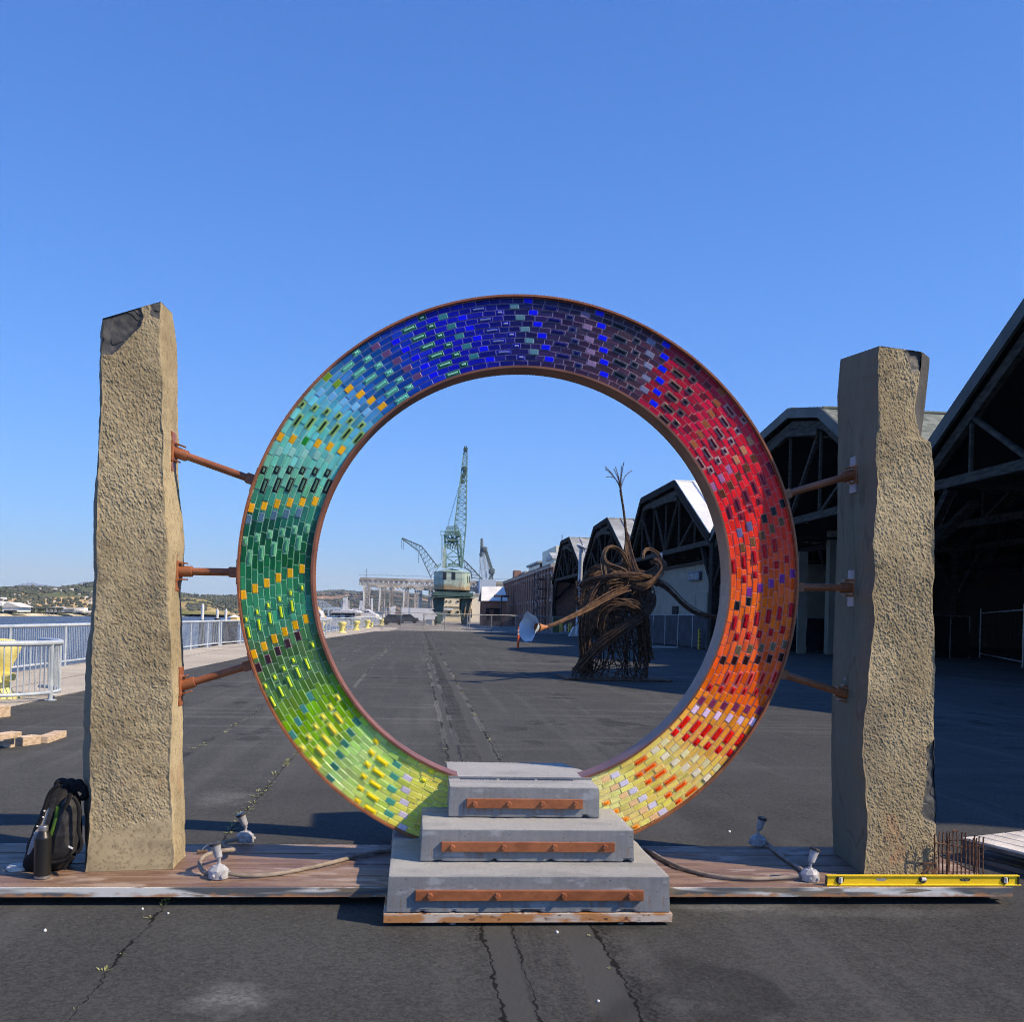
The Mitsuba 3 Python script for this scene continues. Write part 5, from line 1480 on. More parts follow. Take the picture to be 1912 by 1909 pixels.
m = MB().prism([(-0.5, 8.0), (22.5, 8.0), (11, 11.6)], Y1 - Y0, ((BX, Y0, 0), (1, 0, 0), (0, 0, 1), (0, 1, 0)))
rf = part(th, 'roof', m, 'mat_roof_metal')
nw = 22
pitch = (Y1 - Y0) / nw
for k in range(nw):
    yc = Y0 + (k + 0.5) * pitch
    for (z0, z1) in ((0.5, 3.6), (4.3, 6.95)):
        w = part(th, 'window', MB().box((BX - 0.03, yc - 0.62, z0), (BX + 0.1, yc + 0.62, z1)), 'mat_window_dark')
        part(w, 'lintel', MB().box((BX - 0.10, yc - 0.8, z1), (BX + 0.1, yc + 0.8, z1 + 0.25)), 'mat_stone_trim')
    part(th, 'pilaster', MB().box((BX - 0.22, yc + pitch / 2 - 0.42, 0), (BX + 0.1, yc + pitch / 2 + 0.42, 7.6)), 'mat_brick')
# roof furniture
def on_roof(name, a, b, mt):
    part(rf, name, MB().box(a, b, 0.03), mt)


on_roof('penthouse', (19.0, 138, 8.5), (24, 153, 11.7), 'mat_penthouse')
on_roof('penthouse', (17.5, 128.5, 8.3), (23, 135.5, 9.3), 'mat_penthouse')
m = MB().prism([(128.3, 9.3), (135.8, 9.3), (132, 10.3)], 5.2, ((17.3, 0, 0), (0, 1, 0), (0, 0, 1), (1, 0, 0)))
part(rf, 'dormer_roof', m, 'mat_roof_metal')
on_roof('monitor', (19, 156, 8.6), (24, 172, 10.2), 'mat_window_dark')
part(rf, 'monitor_roof', MB().box((18.6, 155.8, 10.2), (24.4, 172.4, 10.5)), 'mat_roof_metal')
on_roof('skylight', (18.5, 174, 8.4), (21, 183, 9.7), 'mat_roof_metal')
on_roof('chimney', (17.0, 177, 8.0), (18.2, 180, 9.9), 'mat_brick')
on_roof('vent_box', (18.0, 124, 8.2), (20, 126, 11.2), 'mat_roof_metal')
part(rf, 'aerial', MB().tube([(21, 146, 11.7), (21, 146, 13.9)], 0.05, 5), 'mat_gasket')
# fire stair by the near end
m = MB()
for k in range(5):
    m.box((BX - 1.4, 121 + 0.0, 1.5 + k * 1.2), (BX - 0.3, 125.5, 1.56 + k * 1.2))
    m.bar((BX - 1.3, 121.2, 0.4 + k * 1.2), (BX - 1.3, 125.2, 1.5 + k * 1.2), 0.08, 0.2)
for y in (121, 125.5):
    m.bar((BX - 1.4, y, 0), (BX - 1.4, y, 7.4), 0.1)
part(th, 'fire_stair', m, 'mat_gasket')
th = thing('brick_porch', 'small brick gatehouse with a pale metal roof beside the brick warehouse', 'building')
mat('brick_light', speckle((0.25, 0.115, 0.075), (0.34, 0.165, 0.11), 1.0), 0.85)
yp = 160.0
for xa, xb in ((10.34, 10.95), (13.55, 14.15)):
    part(th, 'pier', MB().box((xa, yp, 0), (xb, yp + 0.7, 4.0)), 'mat_brick_light')
part(th, 'lintel', MB().box((10.95, yp + 0.05, 2.9), (13.55, yp + 0.6, 4.0)), 'mat_brick_light')
part(th, 'wall', MB().box((10.34, yp + 3.5, 0), (14.15, yp + 6, 4.0)), 'mat_brick_light')
part(th, 'dark_bay', MB().box((11.0, yp + 3.3, 0), (13.5, yp + 3.48, 2.9)), 'mat_window_dark')
part(th, 'door', MB().box((11.7, yp + 3.2, 0.2), (12.4, yp + 3.28, 2.7), 0.02), 'mat_brick_light')
part(th, 'low_wall', MB().box((10.4, yp - 0.5, 0), (14.1, yp - 0.1, 0.8)), 'mat_brick_light')
m = MB()
m.add(np.array([[10.1, yp - 0.4, 4.0], [14.4, yp - 0.4, 4.1], [14.1, yp + 4, 6.5], [10.4, yp + 4, 6.4], [10.1, yp + 8, 4.0], [14.4, yp + 8, 4.1]]), [[0, 1, 2, 3], [3, 2, 5, 4]])
part(th, 'roof', m, 'mat_roof_white')
th = thing('tee_sign', 'dark flat topped signpost in front of the brick gatehouse', 'sign')
a, b = P(922, 1111, 140), P(951, 1116, 140)
part(th, 'board', MB().box((a[0], 140, b[2]), (b[0], 140.2, a[2]), 0.02), 'mat_gasket')
c = P(937, 1112, 140)
part(th, 'post', MB().tube([(c[0], 140.3, 0), (c[0], 140.3, c[2])], 0.10, 8), 'mat_gasket', smooth=True)

# ---------------------------------------------------------------- wire fence across the quay
th = thing('wire_fence', 'chain link fence with galvanised posts crossing the quay in front of the green crane', 'fence')
FY = lambda x: 93.0 + 0.33 * (x + 3.3)
m = MB()
for px in (713, 748, 790, 830, 872, 876, 917, 962, 1000, 1031):
    # posts stand on one straight line
    d = ray(px, 1180)
    x = d[0] / d[1] * 95
    for _ in range(6):
        x = d[0] / d[1] * FY(x)
    part(th, 'post', MB().tube([(x, FY(x), 0), (x, FY(x), 1.72)], 0.045 if px > 800 else 0.03, 7), 'mat_post_steel', smooth=True)
A_, B_ = np.array([-3.4, FY(-3.4), 0]), np.array([14.5, FY(14.5), 0])
part(th, 'top_rail', MB().tube([A_ + [0, 0, 1.70], B_ + [0, 0, 1.70]], 0.035, 6), 'mat_post_steel', smooth=True)
part(th, 'bottom_rail', MB().tube([A_ + [0, 0, 0.10], B_ + [0, 0, 0.10]], 0.03, 6), 'mat_post_steel', smooth=True)
m = MB()
for t in np.arange(-1.6, 18.0, 0.22):
    for s in (0, 1):
        t0, t1 = (t, t + 1.6) if s == 0 else (t + 1.6, t)
        L = np.linalg.norm(B_ - A_)
        u0, u1 = np.clip(t0 / L, 0, 1), np.clip(t1 / L, 0, 1)
        m.bar(A_ + (B_ - A_) * u0 + [0, 0, 0.1], A_ + (B_ - A_) * u1 + [0, 0, 1.7], 0.005, 0.005)
part(th, 'wire_mesh', m, 'mat_post_steel', kind='stuff')

# ---------------------------------------------------------------- woven steel sculpture
mat('woven_rod', speckle((0.055, 0.033, 0.022), (0.115, 0.07, 0.045), 0.08), 0.7, spec=0.3)
mat('woven_rod_light', speckle((0.085, 0.050, 0.032), (0.155, 0.095, 0.06), 0.08), 0.7, spec=0.3)
mat('horn_blue', speckle((0.42, 0.50, 0.58), (0.56, 0.64, 0.70), 0.2), 0.4, spec=0.5)
mat('horn_copper', (0.42, 0.19, 0.09), 0.4, spec=0.5)
th = thing('woven_sculpture', 'rusty sculpture of woven steel rods shaped like a flower on a bulging hollow trunk', 'sculpture')
rg = np.random.default_rng(31)
S = lambda px, py, dy=0.0: P(px, py, 26.0 + dy)
cx0 = 5.2
trunk = MB()
rad = lambda z, a: (0.93 - 0.07 * math.sin(z * 1.9) + 0.22 * max(0, 0.5 - z) * (1 - math.cos(a)) / 2) * (1 + 0.08 * math.cos(a * 2 + z)) * (1.0 if z < 2.0 else 1 - 0.22 * (z - 2.0) ** 1.5)
axx = lambda z: cx0 - 0.05 + 0.10 * math.sin(z * 1.7)
for k in range(120):
    a = rg.uniform(0, 2 * np.pi)
    tw = rg.normal(0.25, 0.45)
    z0, z1 = rg.uniform(0, 0.7) if k % 3 else 0.0, rg.uniform(1.6, 2.7)
    # the trunk is open at the front: an arched gap low at the right, an eye at the upper left
    pts = []
    for t in np.linspace(0, 1, 9):
        z = z0 + (z1 - z0) * t
        aa = a + tw * t + rg.normal(0, 0.03)
        r = rad(z, aa) * (0.9 + 0.1 * rg.random())
        pts.append([axx(z) + r * math.cos(aa), 26.1 + 0.85 * r * math.sin(aa), z])
    p = np.array(pts)
    mid = p[4]
    if mid[1] < 26.0 and 5.1 < mid[0] < 5.9 and (0.4 < p[2][2] < 1.1) and rg.random() < 0.75:
        continue
    trunk.tube(hermite(p, 12), 0.015, 5, cap=False)
for k in range(30):
    z = rg.uniform(0.05, 2.5)
    a0 = rg.uniform(0, 6.28)
    n = int(rg.integers(6, 16))
    aa = np.linspace(a0, a0 + rg.uniform(1.2, 4.5), n)
    trunk.tube(np.array([[axx(z) + rad(z, q) * math.cos(q), 26.1 + 0.85 * rad(z, q) * math.sin(q), z + 0.06 * math.sin(3 * q + k) + 0.25 * (q - a0) * rg.normal(0, .25)] for q in aa]), 0.014, 5, cap=False)
part(th, 'trunk_weave', trunk, 'mat_woven_rod', kind='stuff')


def bundle(name, path, n, spread, r=0.016, mt='woven_rod_light', taper=0.0):
    m = MB()
    path = np.asarray(path, float)
    for k in range(n):
        off = rg.normal(0, 1, 3) * spread
        w = np.linspace(1, 1 - taper, len(path))[:, None]
        q = path + off * w + rg.normal(0, 0.25, (len(path), 3)) * spread * w
        m.tube(hermite(q, 26), r, 5, cap=False)
    part(th, name, m, 'mat_' + mt)


bundle('twisted_band', [S(1082, 1250, -.6), S(1110, 1215, -.9), S(1160, 1178, -1.1), S(1205, 1145, -.9), S(1214, 1110, -.4)], 34, 0.07, mt='woven_rod')
bundle('twisted_band', [S(1120, 1170, -1.0), S(1150, 1128, -1.15), S(1180, 1132, -1.1), S(1200, 1165, -.9), S(1210, 1230, -.6)], 30, 0.07, mt='woven_rod')
bundle('twisted_band', [S(1092, 1255, -.5), S(1090, 1190, -.8), S(1095, 1130, -.9), S(1120, 1092, -.8), S(1165, 1080, -.5)], 30, 0.08, mt='woven_rod')
bundle('petal_loop', [S(1170, 1092, -.6), S(1150, 1060, -.7), S(1128, 1048, -.7), S(1128, 1030, -.6), S(1143, 1022, -.5), S(1160, 1032, -.4), S(1172, 1060, -.3)], 13, 0.030)
bundle('petal_loop', [S(1128, 1045, -.6), S(1130, 1075, -.8), S(1134, 1105, -.9), S(1128, 1150, -.9), S(1130, 1195, -.8)], 9, 0.035)
bundle('petal_loop', [S(1172, 1085, -.5), S(1205, 1080, -.6), S(1232, 1068, -.6), S(1241, 1052, -.5), S(1232, 1046, -.4), S(1220, 1052, -.3)], 14, 0.032)
bundle('petal_loop', [S(1165, 1090, -.4), S(1140, 1070, .2), S(1112, 1062, .5), S(1095, 1078, .6), S(1092, 1110, .4)], 12, 0.035)
bundle('petal_loop', [S(1185, 1088, -.4), S(1212, 1066, .2), S(1232, 1040, .4), S(1216, 1026, .4), S(1200, 1040, .2)], 10, 0.028)
bundle('petal_loop', [S(1180, 1092, -.8), S(1206, 1094, -1.0), S(1224, 1082, -.9), S(1236, 1060, -.7), S(1222, 1048, -.6)], 10, 0.03)
bundle('crown_ring', [S(1092, 1095, 0), S(1120, 1078, -.9), S(1165, 1072, -1.1), S(1210, 1076, -.8), S(1225, 1090, 0)], 20, 0.05, mt='woven_rod')
bundle('crown_ring', [S(1100, 1082, .6), S(1150, 1068, 1.0), S(1215, 1080, .6)], 16, 0.06, mt='woven_rod')
bundle('stalk_base', [S(1150, 1090, -.3), S(1166, 1050, -.2), S(1171, 1015, 0), S(1168, 985, 0)], 18, 0.06, taper=0.93)
bundle('stalk_base', [S(1195, 1088, -.3), S(1180, 1050, -.2), S(1173, 1015, 0), S(1168, 985, 0)], 14, 0.055, taper=0.93)
bundle('stalk', [S(1174, 1030), S(1168, 985), S(1164, 950), S(1160, 925), S(1158, 902)], 6, 0.010, 0.014, mt='woven_rod', taper=0.3)
for tip in ((1129, 871), (1130, 876), (1132, 891), (1149, 872), (1152, 882), (1160, 880), (1165, 863), (1180, 879), (1146, 876), (1161, 870)):
    e = S(*tip, rng.uniform(-.3, .3))
    part(th, 'sprig', MB().tube(hermite([S(1159, 915), S(1158 + (tip[0] - 1158) * 0.25, 897), e], 8), 0.011, 5), 'mat_woven_rod')
bundle('horn_tendril', [S(1172, 1100, -1.0), S(1135, 1115, -1.4), S(1095, 1138, -1.8), S(1060, 1155, -2.2), S(1030, 1167, -2.4)], 12, 0.045, 0.014, taper=0.85)
bundle('horn_tendril', [S(1060, 1155, -2.2), S(1035, 1166, -2.4), S(1012, 1172, -2.5)], 6, 0.014, 0.02)
bundle('right_tendril', [S(1200, 1088, -.6), S(1235, 1092, -.7), S(1265, 1118, -.6), S(1295, 1142, -.5), S(1330, 1153, -.4), S(1362, 1158, -.3), S(1400, 1158, -.2)], 16, 0.045, mt='woven_rod', taper=0.5)
hp = hermite([S(1022, 1171, -2.5), S(1011, 1172, -2.55), S(1002, 1172, -2.65)], 8)
part(th, 'horn_throat', MB().tube(hp, np.linspace(0.03, 0.13, 8), 18, cap=False), 'mat_horn_copper', smooth=True)
V = []
ax_ = hp[-1]
hd_ = np.array([-0.78, -0.62, 0.02])
hd_ /= np.linalg.norm(hd_)
e1 = np.cross(hd_, [0, 0, 1.0])
e1 /= np.linalg.norm(e1)
e2 = np.cross(e1, hd_)
for t in np.linspace(0, 1, 10):
    r = 0.10 + 0.225 * t ** 1.5
    ring_ = []
    for a in np.linspace(0, 2 * np.pi, 41):
        wv = 1 + 0.045 * t ** 2 * math.sin(5 * a + 0.6) + 0.03 * t * math.sin(9 * a)
        ring_.append(ax_ + hd_ * (0.28 * t - 0.04 * t * math.sin(3 * a)) + e1 * r * 0.92 * math.cos(a) * wv + e2 * r * 1.08 * math.sin(a) * wv)
    V.append(ring_)
part(th, 'horn_bell', grid_mesh(np.array(V)), 'mat_horn_blue', smooth=True)
pl_ = MB().box((3.85, 25.2, 0.004), (6.6, 27.1, 0.06), 0.01)
part(th, 'base_plate', pl_, 'mat_woven_rod')
# ---------------------------------------------------------------- green portal crane
mat('crane_green', mikit.proc(lambda p, n, uv: mix((0.10, 0.20, 0.165), mi.Color3f(0.20, 0.31, 0.25), smoothstep(0.3, 0.7, fbm(p.x / 1.2, p.y / 1.2, p.z / 1.2, 3)))), 0.6)
mat('crane_dark', speckle((0.035, 0.075, 0.070), (0.065, 0.125, 0.11), 1.0), 0.65)


def cabin_col(p, n, uv):
    a = fbm(p.x / 1.0, p.y / 1.0, p.z / 0.6, 4)
    c = mix((0.30, 0.42, 0.35), (0.46, 0.54, 0.44), smoothstep(0.3, 0.7, a))
    run = smoothstep(0.5, 0.7, fbm(p.x / 0.18, p.y / 0.18, p.z / 2.0, 3))
    rust = smoothstep(7.2, 6.2, p.z + 1.0 * (a - 0.5))
    return mix(c, (0.34, 0.22, 0.10), dr.minimum(1.0, 0.55 * run * smoothstep(9.0, 6.5, p.z) + 0.75 * rust))


mat('cabin', mikit.proc(cabin_col), 0.6)
CYc = 172.0
z2 = lambda x, y: (790 + x / 9.547, 980 + y / 9.547)
C = lambda x, y, dy=0.0: P(*z2(x, y), CYc + dy)


def lattice(chords_a, chords_b, n, w_ch, w_br, cross=True):
    """a lattice boom between two frames of four corner points each"""
    m = MB()
    A, B = np.asarray(chords_a, float), np.asarray(chords_b, float)
    for k in range(4):
        m.bar(A[k], B[k], w_ch)
    for i in range(n):
        t0, t1 = i / n, (i + 1) / n
        F0, F1 = A + (B - A) * t0, A + (B - A) * t1
        for k in range(4):
            j = (k + 1) % 4
            m.bar(F1[k], F1[j], w_br)
            m.bar(F0[k], F1[j], w_br)
            if cross:
                m.bar(F0[j], F1[k], w_br)
    return m


th = thing('portal_crane', 'tall weathered green portal crane with a drum cabin and a lattice boom pointing up', 'crane')
# drum cabin: an eight sided house
cl, cr, crr = C(205, 1150), C(738, 1155), C(848, 1140)
zb0, zt0 = cl[2], C(400, 785)[2]
x0, x1, x2 = cl[0], cr[0], crr[0]
oct_ = [(x0 - 0.1, CYc + 2.6), (x0 + 0.1, CYc + 1.1), (x0 + 0.8, CYc + 0.35), (x0 + 1.6, CYc), (x1 - 0.5, CYc), (x1, CYc + 0.15), (x1 + 0.55, CYc + 0.9), (x2, CYc + 2.5), (x2, CYc + 5.0), (x1 + 0.5, CYc + 6.6), (x1 - 0.6, CYc + 7.4), (x0 + 1.4, CYc + 7.4), (x0 + 0.2, CYc + 6.5), (x0 - 0.1, CYc + 5.0)]
m = MB().prism(oct_, zt0 - zb0 - 0.5, ((0, 0, zb0), (1, 0, 0), (0, 1, 0), (0, 0, 1)))
cab = part(th, 'cabin', m, 'mat_cabin')
c_ = np.mean(oct_, axis=0)
m = MB()
n = len(oct_)
lowr = np.array([[c_[0] + (x - c_[0]) * 1.03, c_[1] + (y - c_[1]) * 1.03, zt0 - 0.5] for x, y in oct_])
m.add(np.vstack([lowr, [[c_[0], c_[1], zt0 + 0.25]]]), [[i, (i + 1) % n, n] for i in range(n)])
part(cab, 'roof', m, 'mat_cabin')
for (xa, ya, xb, yb_) in ((355, 845, 415, 980), (512, 850, 575, 982)):
    a, b = C(xa, ya), C(xb, yb_)
    w = part(cab, 'window', MB().box((a[0], CYc - 0.06, b[2]), (b[0], CYc + 0.05, a[2])), 'mat_window_dark')
    mm = MB()
    for t in (0.33, 0.66):
        mm.box((a[0] + (b[0] - a[0]) * t - 0.02, CYc - 0.09, b[2]), (a[0] + (b[0] - a[0]) * t + 0.02, CYc - 0.055, a[2]))
    part(th, 'window_bars', mm, 'mat_cabin') if False else None
for t in (0.35, 0.7):
    q = np.array([x1 + (x2 - x1) * t, CYc + 2.4 * t])
    d = np.array([x2 - x1, 2.4])
    d /= np.linalg.norm(d)
    nn = np.array([d[1], -d[0]])
    m = MB().bar((*(q + nn * 0.03), zt0 - 2.4), (*(q + nn * 0.03), zt0 - 1.1), 0.35, 0.1, up=(d[0], d[1], 0))
    part(cab, 'window', m, 'mat_window_dark')
# portal: deck, two tapering legs in front and two behind
dk = MB()
a, b = C(175, 1185), C(888, 1300)
dk.box((a[0], CYc - 0.5, b[2] + 0.1), (b[0], CYc + 8.2, a[2] - 0.1), 0.05)
part(th, 'portal_deck', dk, 'mat_crane_dark')
a, b = C(120, 1285), C(925, 1315)
part(th, 'walkway', MB().box((a[0], CYc - 1.2, b[2]), (b[0], CYc + 8.6, a[2] - 0.02)), 'mat_crane_green')
part(th, 'turntable', MB().lathe([(2.6, 0), (2.6, 0.5)], (c_[0], c_[1], a[2] + 0.85), 20), 'mat_crane_dark')
for dy in (0, 7.5):
    for pts in ([(185, 1312), (385, 1312), (378, 1400), (318, 1790), (252, 1790)], [(682, 1312), (880, 1312), (800, 1680), (725, 1680), (682, 1500)]):
        q = [tuple(C(*p)[[0, 2]]) for p in pts]
        zmin = min(z for _, z in q)
        q = [(x, (z if z > zmin + 0.3 else 0.0)) for x, z in q]
        m = MB().prism(q, 0.9, ((0, CYc + dy + 0.9, 0), (1, 0, 0), (0, 0, 1), (0, -1, 0)))
        part(th, 'leg', m, 'mat_crane_dark')
m = MB()
for (a, b) in (((770, 1390), (735, 1640)), ((860, 1380), (800, 1650)), ((860, 1500), (860, 1660))):
    m.bar(C(*a, -0.2), C(*b, -0.2), 0.22)
part(th, 'ladder_stay', m, 'mat_cabin')
# tower
A = [C(405, 770, 1.0), C(690, 770, 1.0), C(690, 770, 5.0), C(405, 770, 5.0)]
B = [C(388, 175, 1.2), C(660, 175, 1.2), C(660, 175, 4.8), C(388, 175, 4.8)]
part(th, 'tower', lattice(A, B, 3, 0.34, 0.16), 'mat_crane_green')
part(th, 'tower_column', MB().bar(C(365, 770, .8), C(388, 420, .8), 0.5), 'mat_cabin')
m = MB()
for (y, w) in ((180, 0.25), (270, 0.18), (130, 0.15)):
    m.bar(C(375, y, .8), C(672, y, .8), w)
    m.bar(C(375, y, 5), C(672, y, 5), w)
for k in range(9):
    t = k / 8
    m.bar(C(388 + 270 * t, 180, .9), C(430 + 190 * t, 30, 1.8), 0.12)
for k in range(4):
    m.bar(C(415 + 10 * k, 150 - 40 * k, 1.4), C(655 - 20 * k, 150 - 40 * k, 1.4), 0.14)
for k in range(14):
    m.bar(C(390 + 20 * k, 180 + (k * 37) % 90, 1.0), C(400 + 20 * ((k * 5) % 13), 270 + (k * 53) % 160, 3.0), 0.16)
part(th, 'top_frame', m, 'mat_crane_green', kind='stuff')
m = MB()
for s in (310, 390):
    m.bar(C(s, 185, .6), C(s, 105, .6), 0.06)
for y in (105, 130, 185):
    m.bar(C(305, y, .6), C(395, y, .6), 0.06)
for x in (325, 352):
    m.bar(C(x, 185, .6), C(x, 640, .6), 0.06)
for k in range(12):
    m.bar(C(325, 200 + 38 * k, .6), C(352, 200 + 38 * k, .6), 0.05)
part(th, 'ladder_and_landing', m, 'mat_crane_green')
m = MB()
for k in range(13):
    m.bar(C(205 + 9 * k, 790 - 4 * k, 0.2), C(205 + 9 * k, 740 - 4 * k, 0.2), 0.05)
m.bar(C(205, 740, .2), C(330, 690, .2), 0.06).bar(C(440, 705, -.2), C(640, 705, -.2), 0.3).bar(C(440, 745, -.2), C(640, 745, -.2), 0.2)
part(th, 'cabin_railing', m, 'mat_crane_green', kind='stuff')
# boom
cz = lambda x, y, dy=0.0: P(580 + x / 4.7725, 820 + y / 4.7725, CYc + dy)
mid_ = [cz(1283, 770, 1.5), cz(1384, 770, 1.5), cz(1384, 770, 4.5), cz(1283, 770, 4.5)]
tip_ = [cz(1366, 120, 2.6), cz(1394, 120, 2.6), cz(1394, 120, 3.6), cz(1366, 120, 3.6)]
foot = [cz(1330, 1140, 1.5), cz(1350, 1140, 1.5), cz(1350, 1140, 4.5), cz(1330, 1140, 4.5)]
part(th, 'boom', lattice(mid_, tip_, 13, 0.22, 0.09), 'mat_crane_green')
part(th, 'boom_foot', lattice(foot, mid_, 5, 0.22, 0.09), 'mat_crane_green')
m = MB()
for (x, y, s) in ((1381, 95, 0.7), (1376, 265, 0.8), (1362, 330, 0.7), (1355, 378, 0.7), (1345, 345, 0.5), (1378, 300, 0.6)):
    q = cz(x, y, 2.4)
    m.box(q - s * 0.5, q + s * 0.5, 0.1)
part(th, 'sheave_block', m, 'mat_crane_dark')
part(th, 'tip_frame', MB().bar(cz(1368, 120, 3), cz(1372, 66, 3), 0.15).bar(cz(1394, 120, 3), cz(1390, 66, 3), 0.15).bar(cz(1372, 66, 3), cz(1390, 66, 3), 0.15), 'mat_crane_dark')
m = MB()
for (a, b) in (((1215, 800), (1372, 250)), ((1300, 790), (1340, 400)), ((1280, 780), (1345, 330))):
    m.bar(cz(*a, 2), cz(*b, 3), 0.06)
part(th, 'cable', m, 'mat_crane_dark')

# ---------------------------------------------------------------- other cranes and the gantry behind
mat('far_steel', (0.10, 0.14, 0.15), 0.6)
mat('far_grey', speckle((0.30, 0.28, 0.25), (0.56, 0.52, 0.46), 2.0), 0.8)
mat('far_pale', (0.42, 0.50, 0.58), 0.6)


def boom2(parent, name, ya, pts_top, pts_low, n, mt, w=0.28, wb=0.12, d=2.0):
    m = MB()
    tp = [cz2(p, ya) for p in pts_top]
    lw = [cz2(p, ya) for p in pts_low]
    f = lambda P_, t: np.array([np.interp(t, np.linspace(0, 1, len(P_)), np.array(P_)[:, k]) for k in range(3)])
    for s in (0, d):
        for P_ in (tp, lw):
            for a, b in zip(P_[:-1], P_[1:]):
                m.bar(a + [0, s, 0], b + [0, s, 0], w)
        for i in range(n):
            a, b, c = f(tp, i / n), f(lw, (i + 0.5) / n), f(tp, (i + 1) / n)
            m.bar(a + [0, s, 0], b + [0, s, 0], wb).bar(b + [0, s, 0], c + [0, s, 0], wb)
    for i in range(n):
        a = f(tp, i / n)
        m.bar(a, a + [0, d, 0], wb)
    part(parent, name, m, mt)


cz2 = lambda p, y: P(580 + p[0] / 4.7725, 820 + p[1] / 4.7725, y)
th = thing('dock_crane', 'slender dark crane with a bent lattice jib reaching left behind the green crane', 'crane')
boom2(th, 'jib', 235, [(815, 880), (990, 955), (1140, 1145)], [(815, 888), (965, 1000), (1078, 1245)], 13, 'mat_far_steel', 0.15, 0.06)
boom2(th, 'counter_jib', 235, [(1365, 1075), (1450, 1160), (1530, 1250)], [(1365, 1140), (1430, 1180), (1440, 1250)], 5, 'mat_far_steel', 0.16, 0.07)
m = MB()
for (a, b) in (((812, 885), (810, 980)), ((826, 890), (828, 985)), ((963, 1005), (963, 1108))):
    m.bar(cz2(a, 235), cz2(b, 235), 0.12)
part(th, 'hoist_rope', m, 'mat_far_steel')
a, b = cz2((1110, 1250), 236), cz2((1420, 1250), 236)
part(th, 'machine_house', MB().box((a[0], 234, a[2] - 2.5), (b[0], 240, a[2] - 0.5)), 'mat_far_steel')
part(th, 'leg', MB().box((a[0], 235, 0), (a[0] + .8, 238, a[2] - 2.5)), 'mat_far_steel')
part(th, 'leg', MB().box((b[0] - .8, 235, 0), (b[0], 238, a[2] - 2.5)), 'mat_far_steel')
th = thing('floating_crane', 'pale blue lattice mast crane with a hanging hook right of the green crane', 'crane')
boom2(th, 'mast', 255, [(1524, 890), (1512, 1080), (1535, 1260)], [(1535, 900), (1545, 1080), (1575, 1260)], 16, 'mat_far_pale', 0.24, 0.09)
boom2(th, 'back_mast', 257, [(1545, 985), (1560, 1120), (1570, 1260)], [(1560, 985), (1585, 1120), (1600, 1260)], 10, 'mat_far_pale', 0.22, 0.09)
m = MB()
for (a, b, w) in (((1524, 885), (1520, 1010), 0.55), ((1550, 985), (1612, 1175), 0.5), ((1562, 985), (1622, 1180), 0.5), ((1622, 1190), (1590, 1255), 0.5), ((1622, 1190), (1618, 1255), 0.4), ((1520, 900), (1505, 1255), 0.12)):
    m.bar(cz2(a, 255), cz2(b, 255), w)
part(th, 'stay', m, 'mat_far_steel')
m = MB()
for (x, y, s) in ((1550, 985, 1.4), (1615, 1180, 1.5), (1520, 1030, 1.0)):
    q = cz2((x, y), 255)
    m.box(q - s / 2, q + s / 2, 0.3)
part(th, 'block', m, 'mat_far_steel')
a, b = cz2((1505, 1255), 255), cz2((1650, 1262), 255)
part(th, 'base', MB().box((a[0], 254, 0), (b[0], 262, a[2])), 'mat_far_pale')
# gantry
th = thing('gantry', 'long weathered concrete grey craneway on lattice legs crossing behind the green crane', 'gantry')
GY = 262.0
a, b = P(672, 1081, GY), P(960, 1086, GY)
zt, zm, zl_ = a[2], P(672, 1093, GY)[2], P(760, 1098, GY)[2]
for s, nm in ((0, 'girder'), (7.0, 'girder')):
    m = MB()
    m.bar((a[0], GY + s, zt), (b[0], GY + s, zt), 0.6, 0.7).bar((a[0] + 2, GY + s, zm), (b[0], GY + s, zm), 0.5, 0.5)
    n = 30
    for k in range(n):
        xa, xb = a[0] + (b[0] - a[0]) * k / n, a[0] + (b[0] - a[0]) * (k + 1) / n
        m.bar((xa, GY + s, zt), ((xa + xb) / 2, GY + s, zm), 0.28).bar(((xa + xb) / 2, GY + s, zm), (xb, GY + s, zt), 0.28).bar((xa, GY + s, zt), (xa, GY + s, zm), 0.24)
    part(th, nm, m, 'mat_far_grey')
m = MB()
xq = P(703, 1095, GY)[0]
for k in range(34):
    x = xq + (b[0] - xq) * k / 34
    m.bar((x, GY - 0.5, zm - 0.2), (x + 0.5, GY + 7, zl_), 0.4)
m.bar((P(775, 1096, GY)[0], GY - .2, zl_ - 0.3), (b[0], GY - .2, zl_ - 0.3), 0.5, 0.5)
part(th, 'hanger_beams', m, 'mat_far_grey')
part(th, 'railing', MB().bar((a[0] - .5, GY, zt + 1.1), (b[0], GY, zt + 1.1), 0.07).bar((a[0] + 1.6, GY, zt), (a[0] + 1.6, GY, zt + 2.6), 0.12), 'mat_far_steel')
for (pt, pb_, w) in ((684, 686, 9), (715, 712, 8), (731, 730, 5), (759, 757, 7), (778, 777, 5), (785, 785, 4), (805, 803, 6), (893, 892, 5), (899, 899, 7)):
    p, q = P(pt, 1096, GY), P(pb_, 1160, GY)
    hw = w * GY / FOC / 2
    A = [(p[0] - hw, GY, zm), (p[0] + hw, GY, zm), (p[0] + hw, GY + 5, zm), (p[0] - hw, GY + 5, zm)]
    B = [(q[0] - hw * 1.25, GY, 0), (q[0] + hw * 1.25, GY, 0), (q[0] + hw * 1.25, GY + 6, 0), (q[0] - hw * 1.25, GY + 6, 0)]
    part(th, 'leg', lattice(A, B, 7, 0.30, 0.15), 'mat_far_grey')
    if w >= 7:
        part(th, 'leg_plate', MB().bar((A[0][0] - .1, GY - .1, zm), (B[0][0] - .1, GY - .1, 0), 0.34, 0.34), 'mat_roof_white')
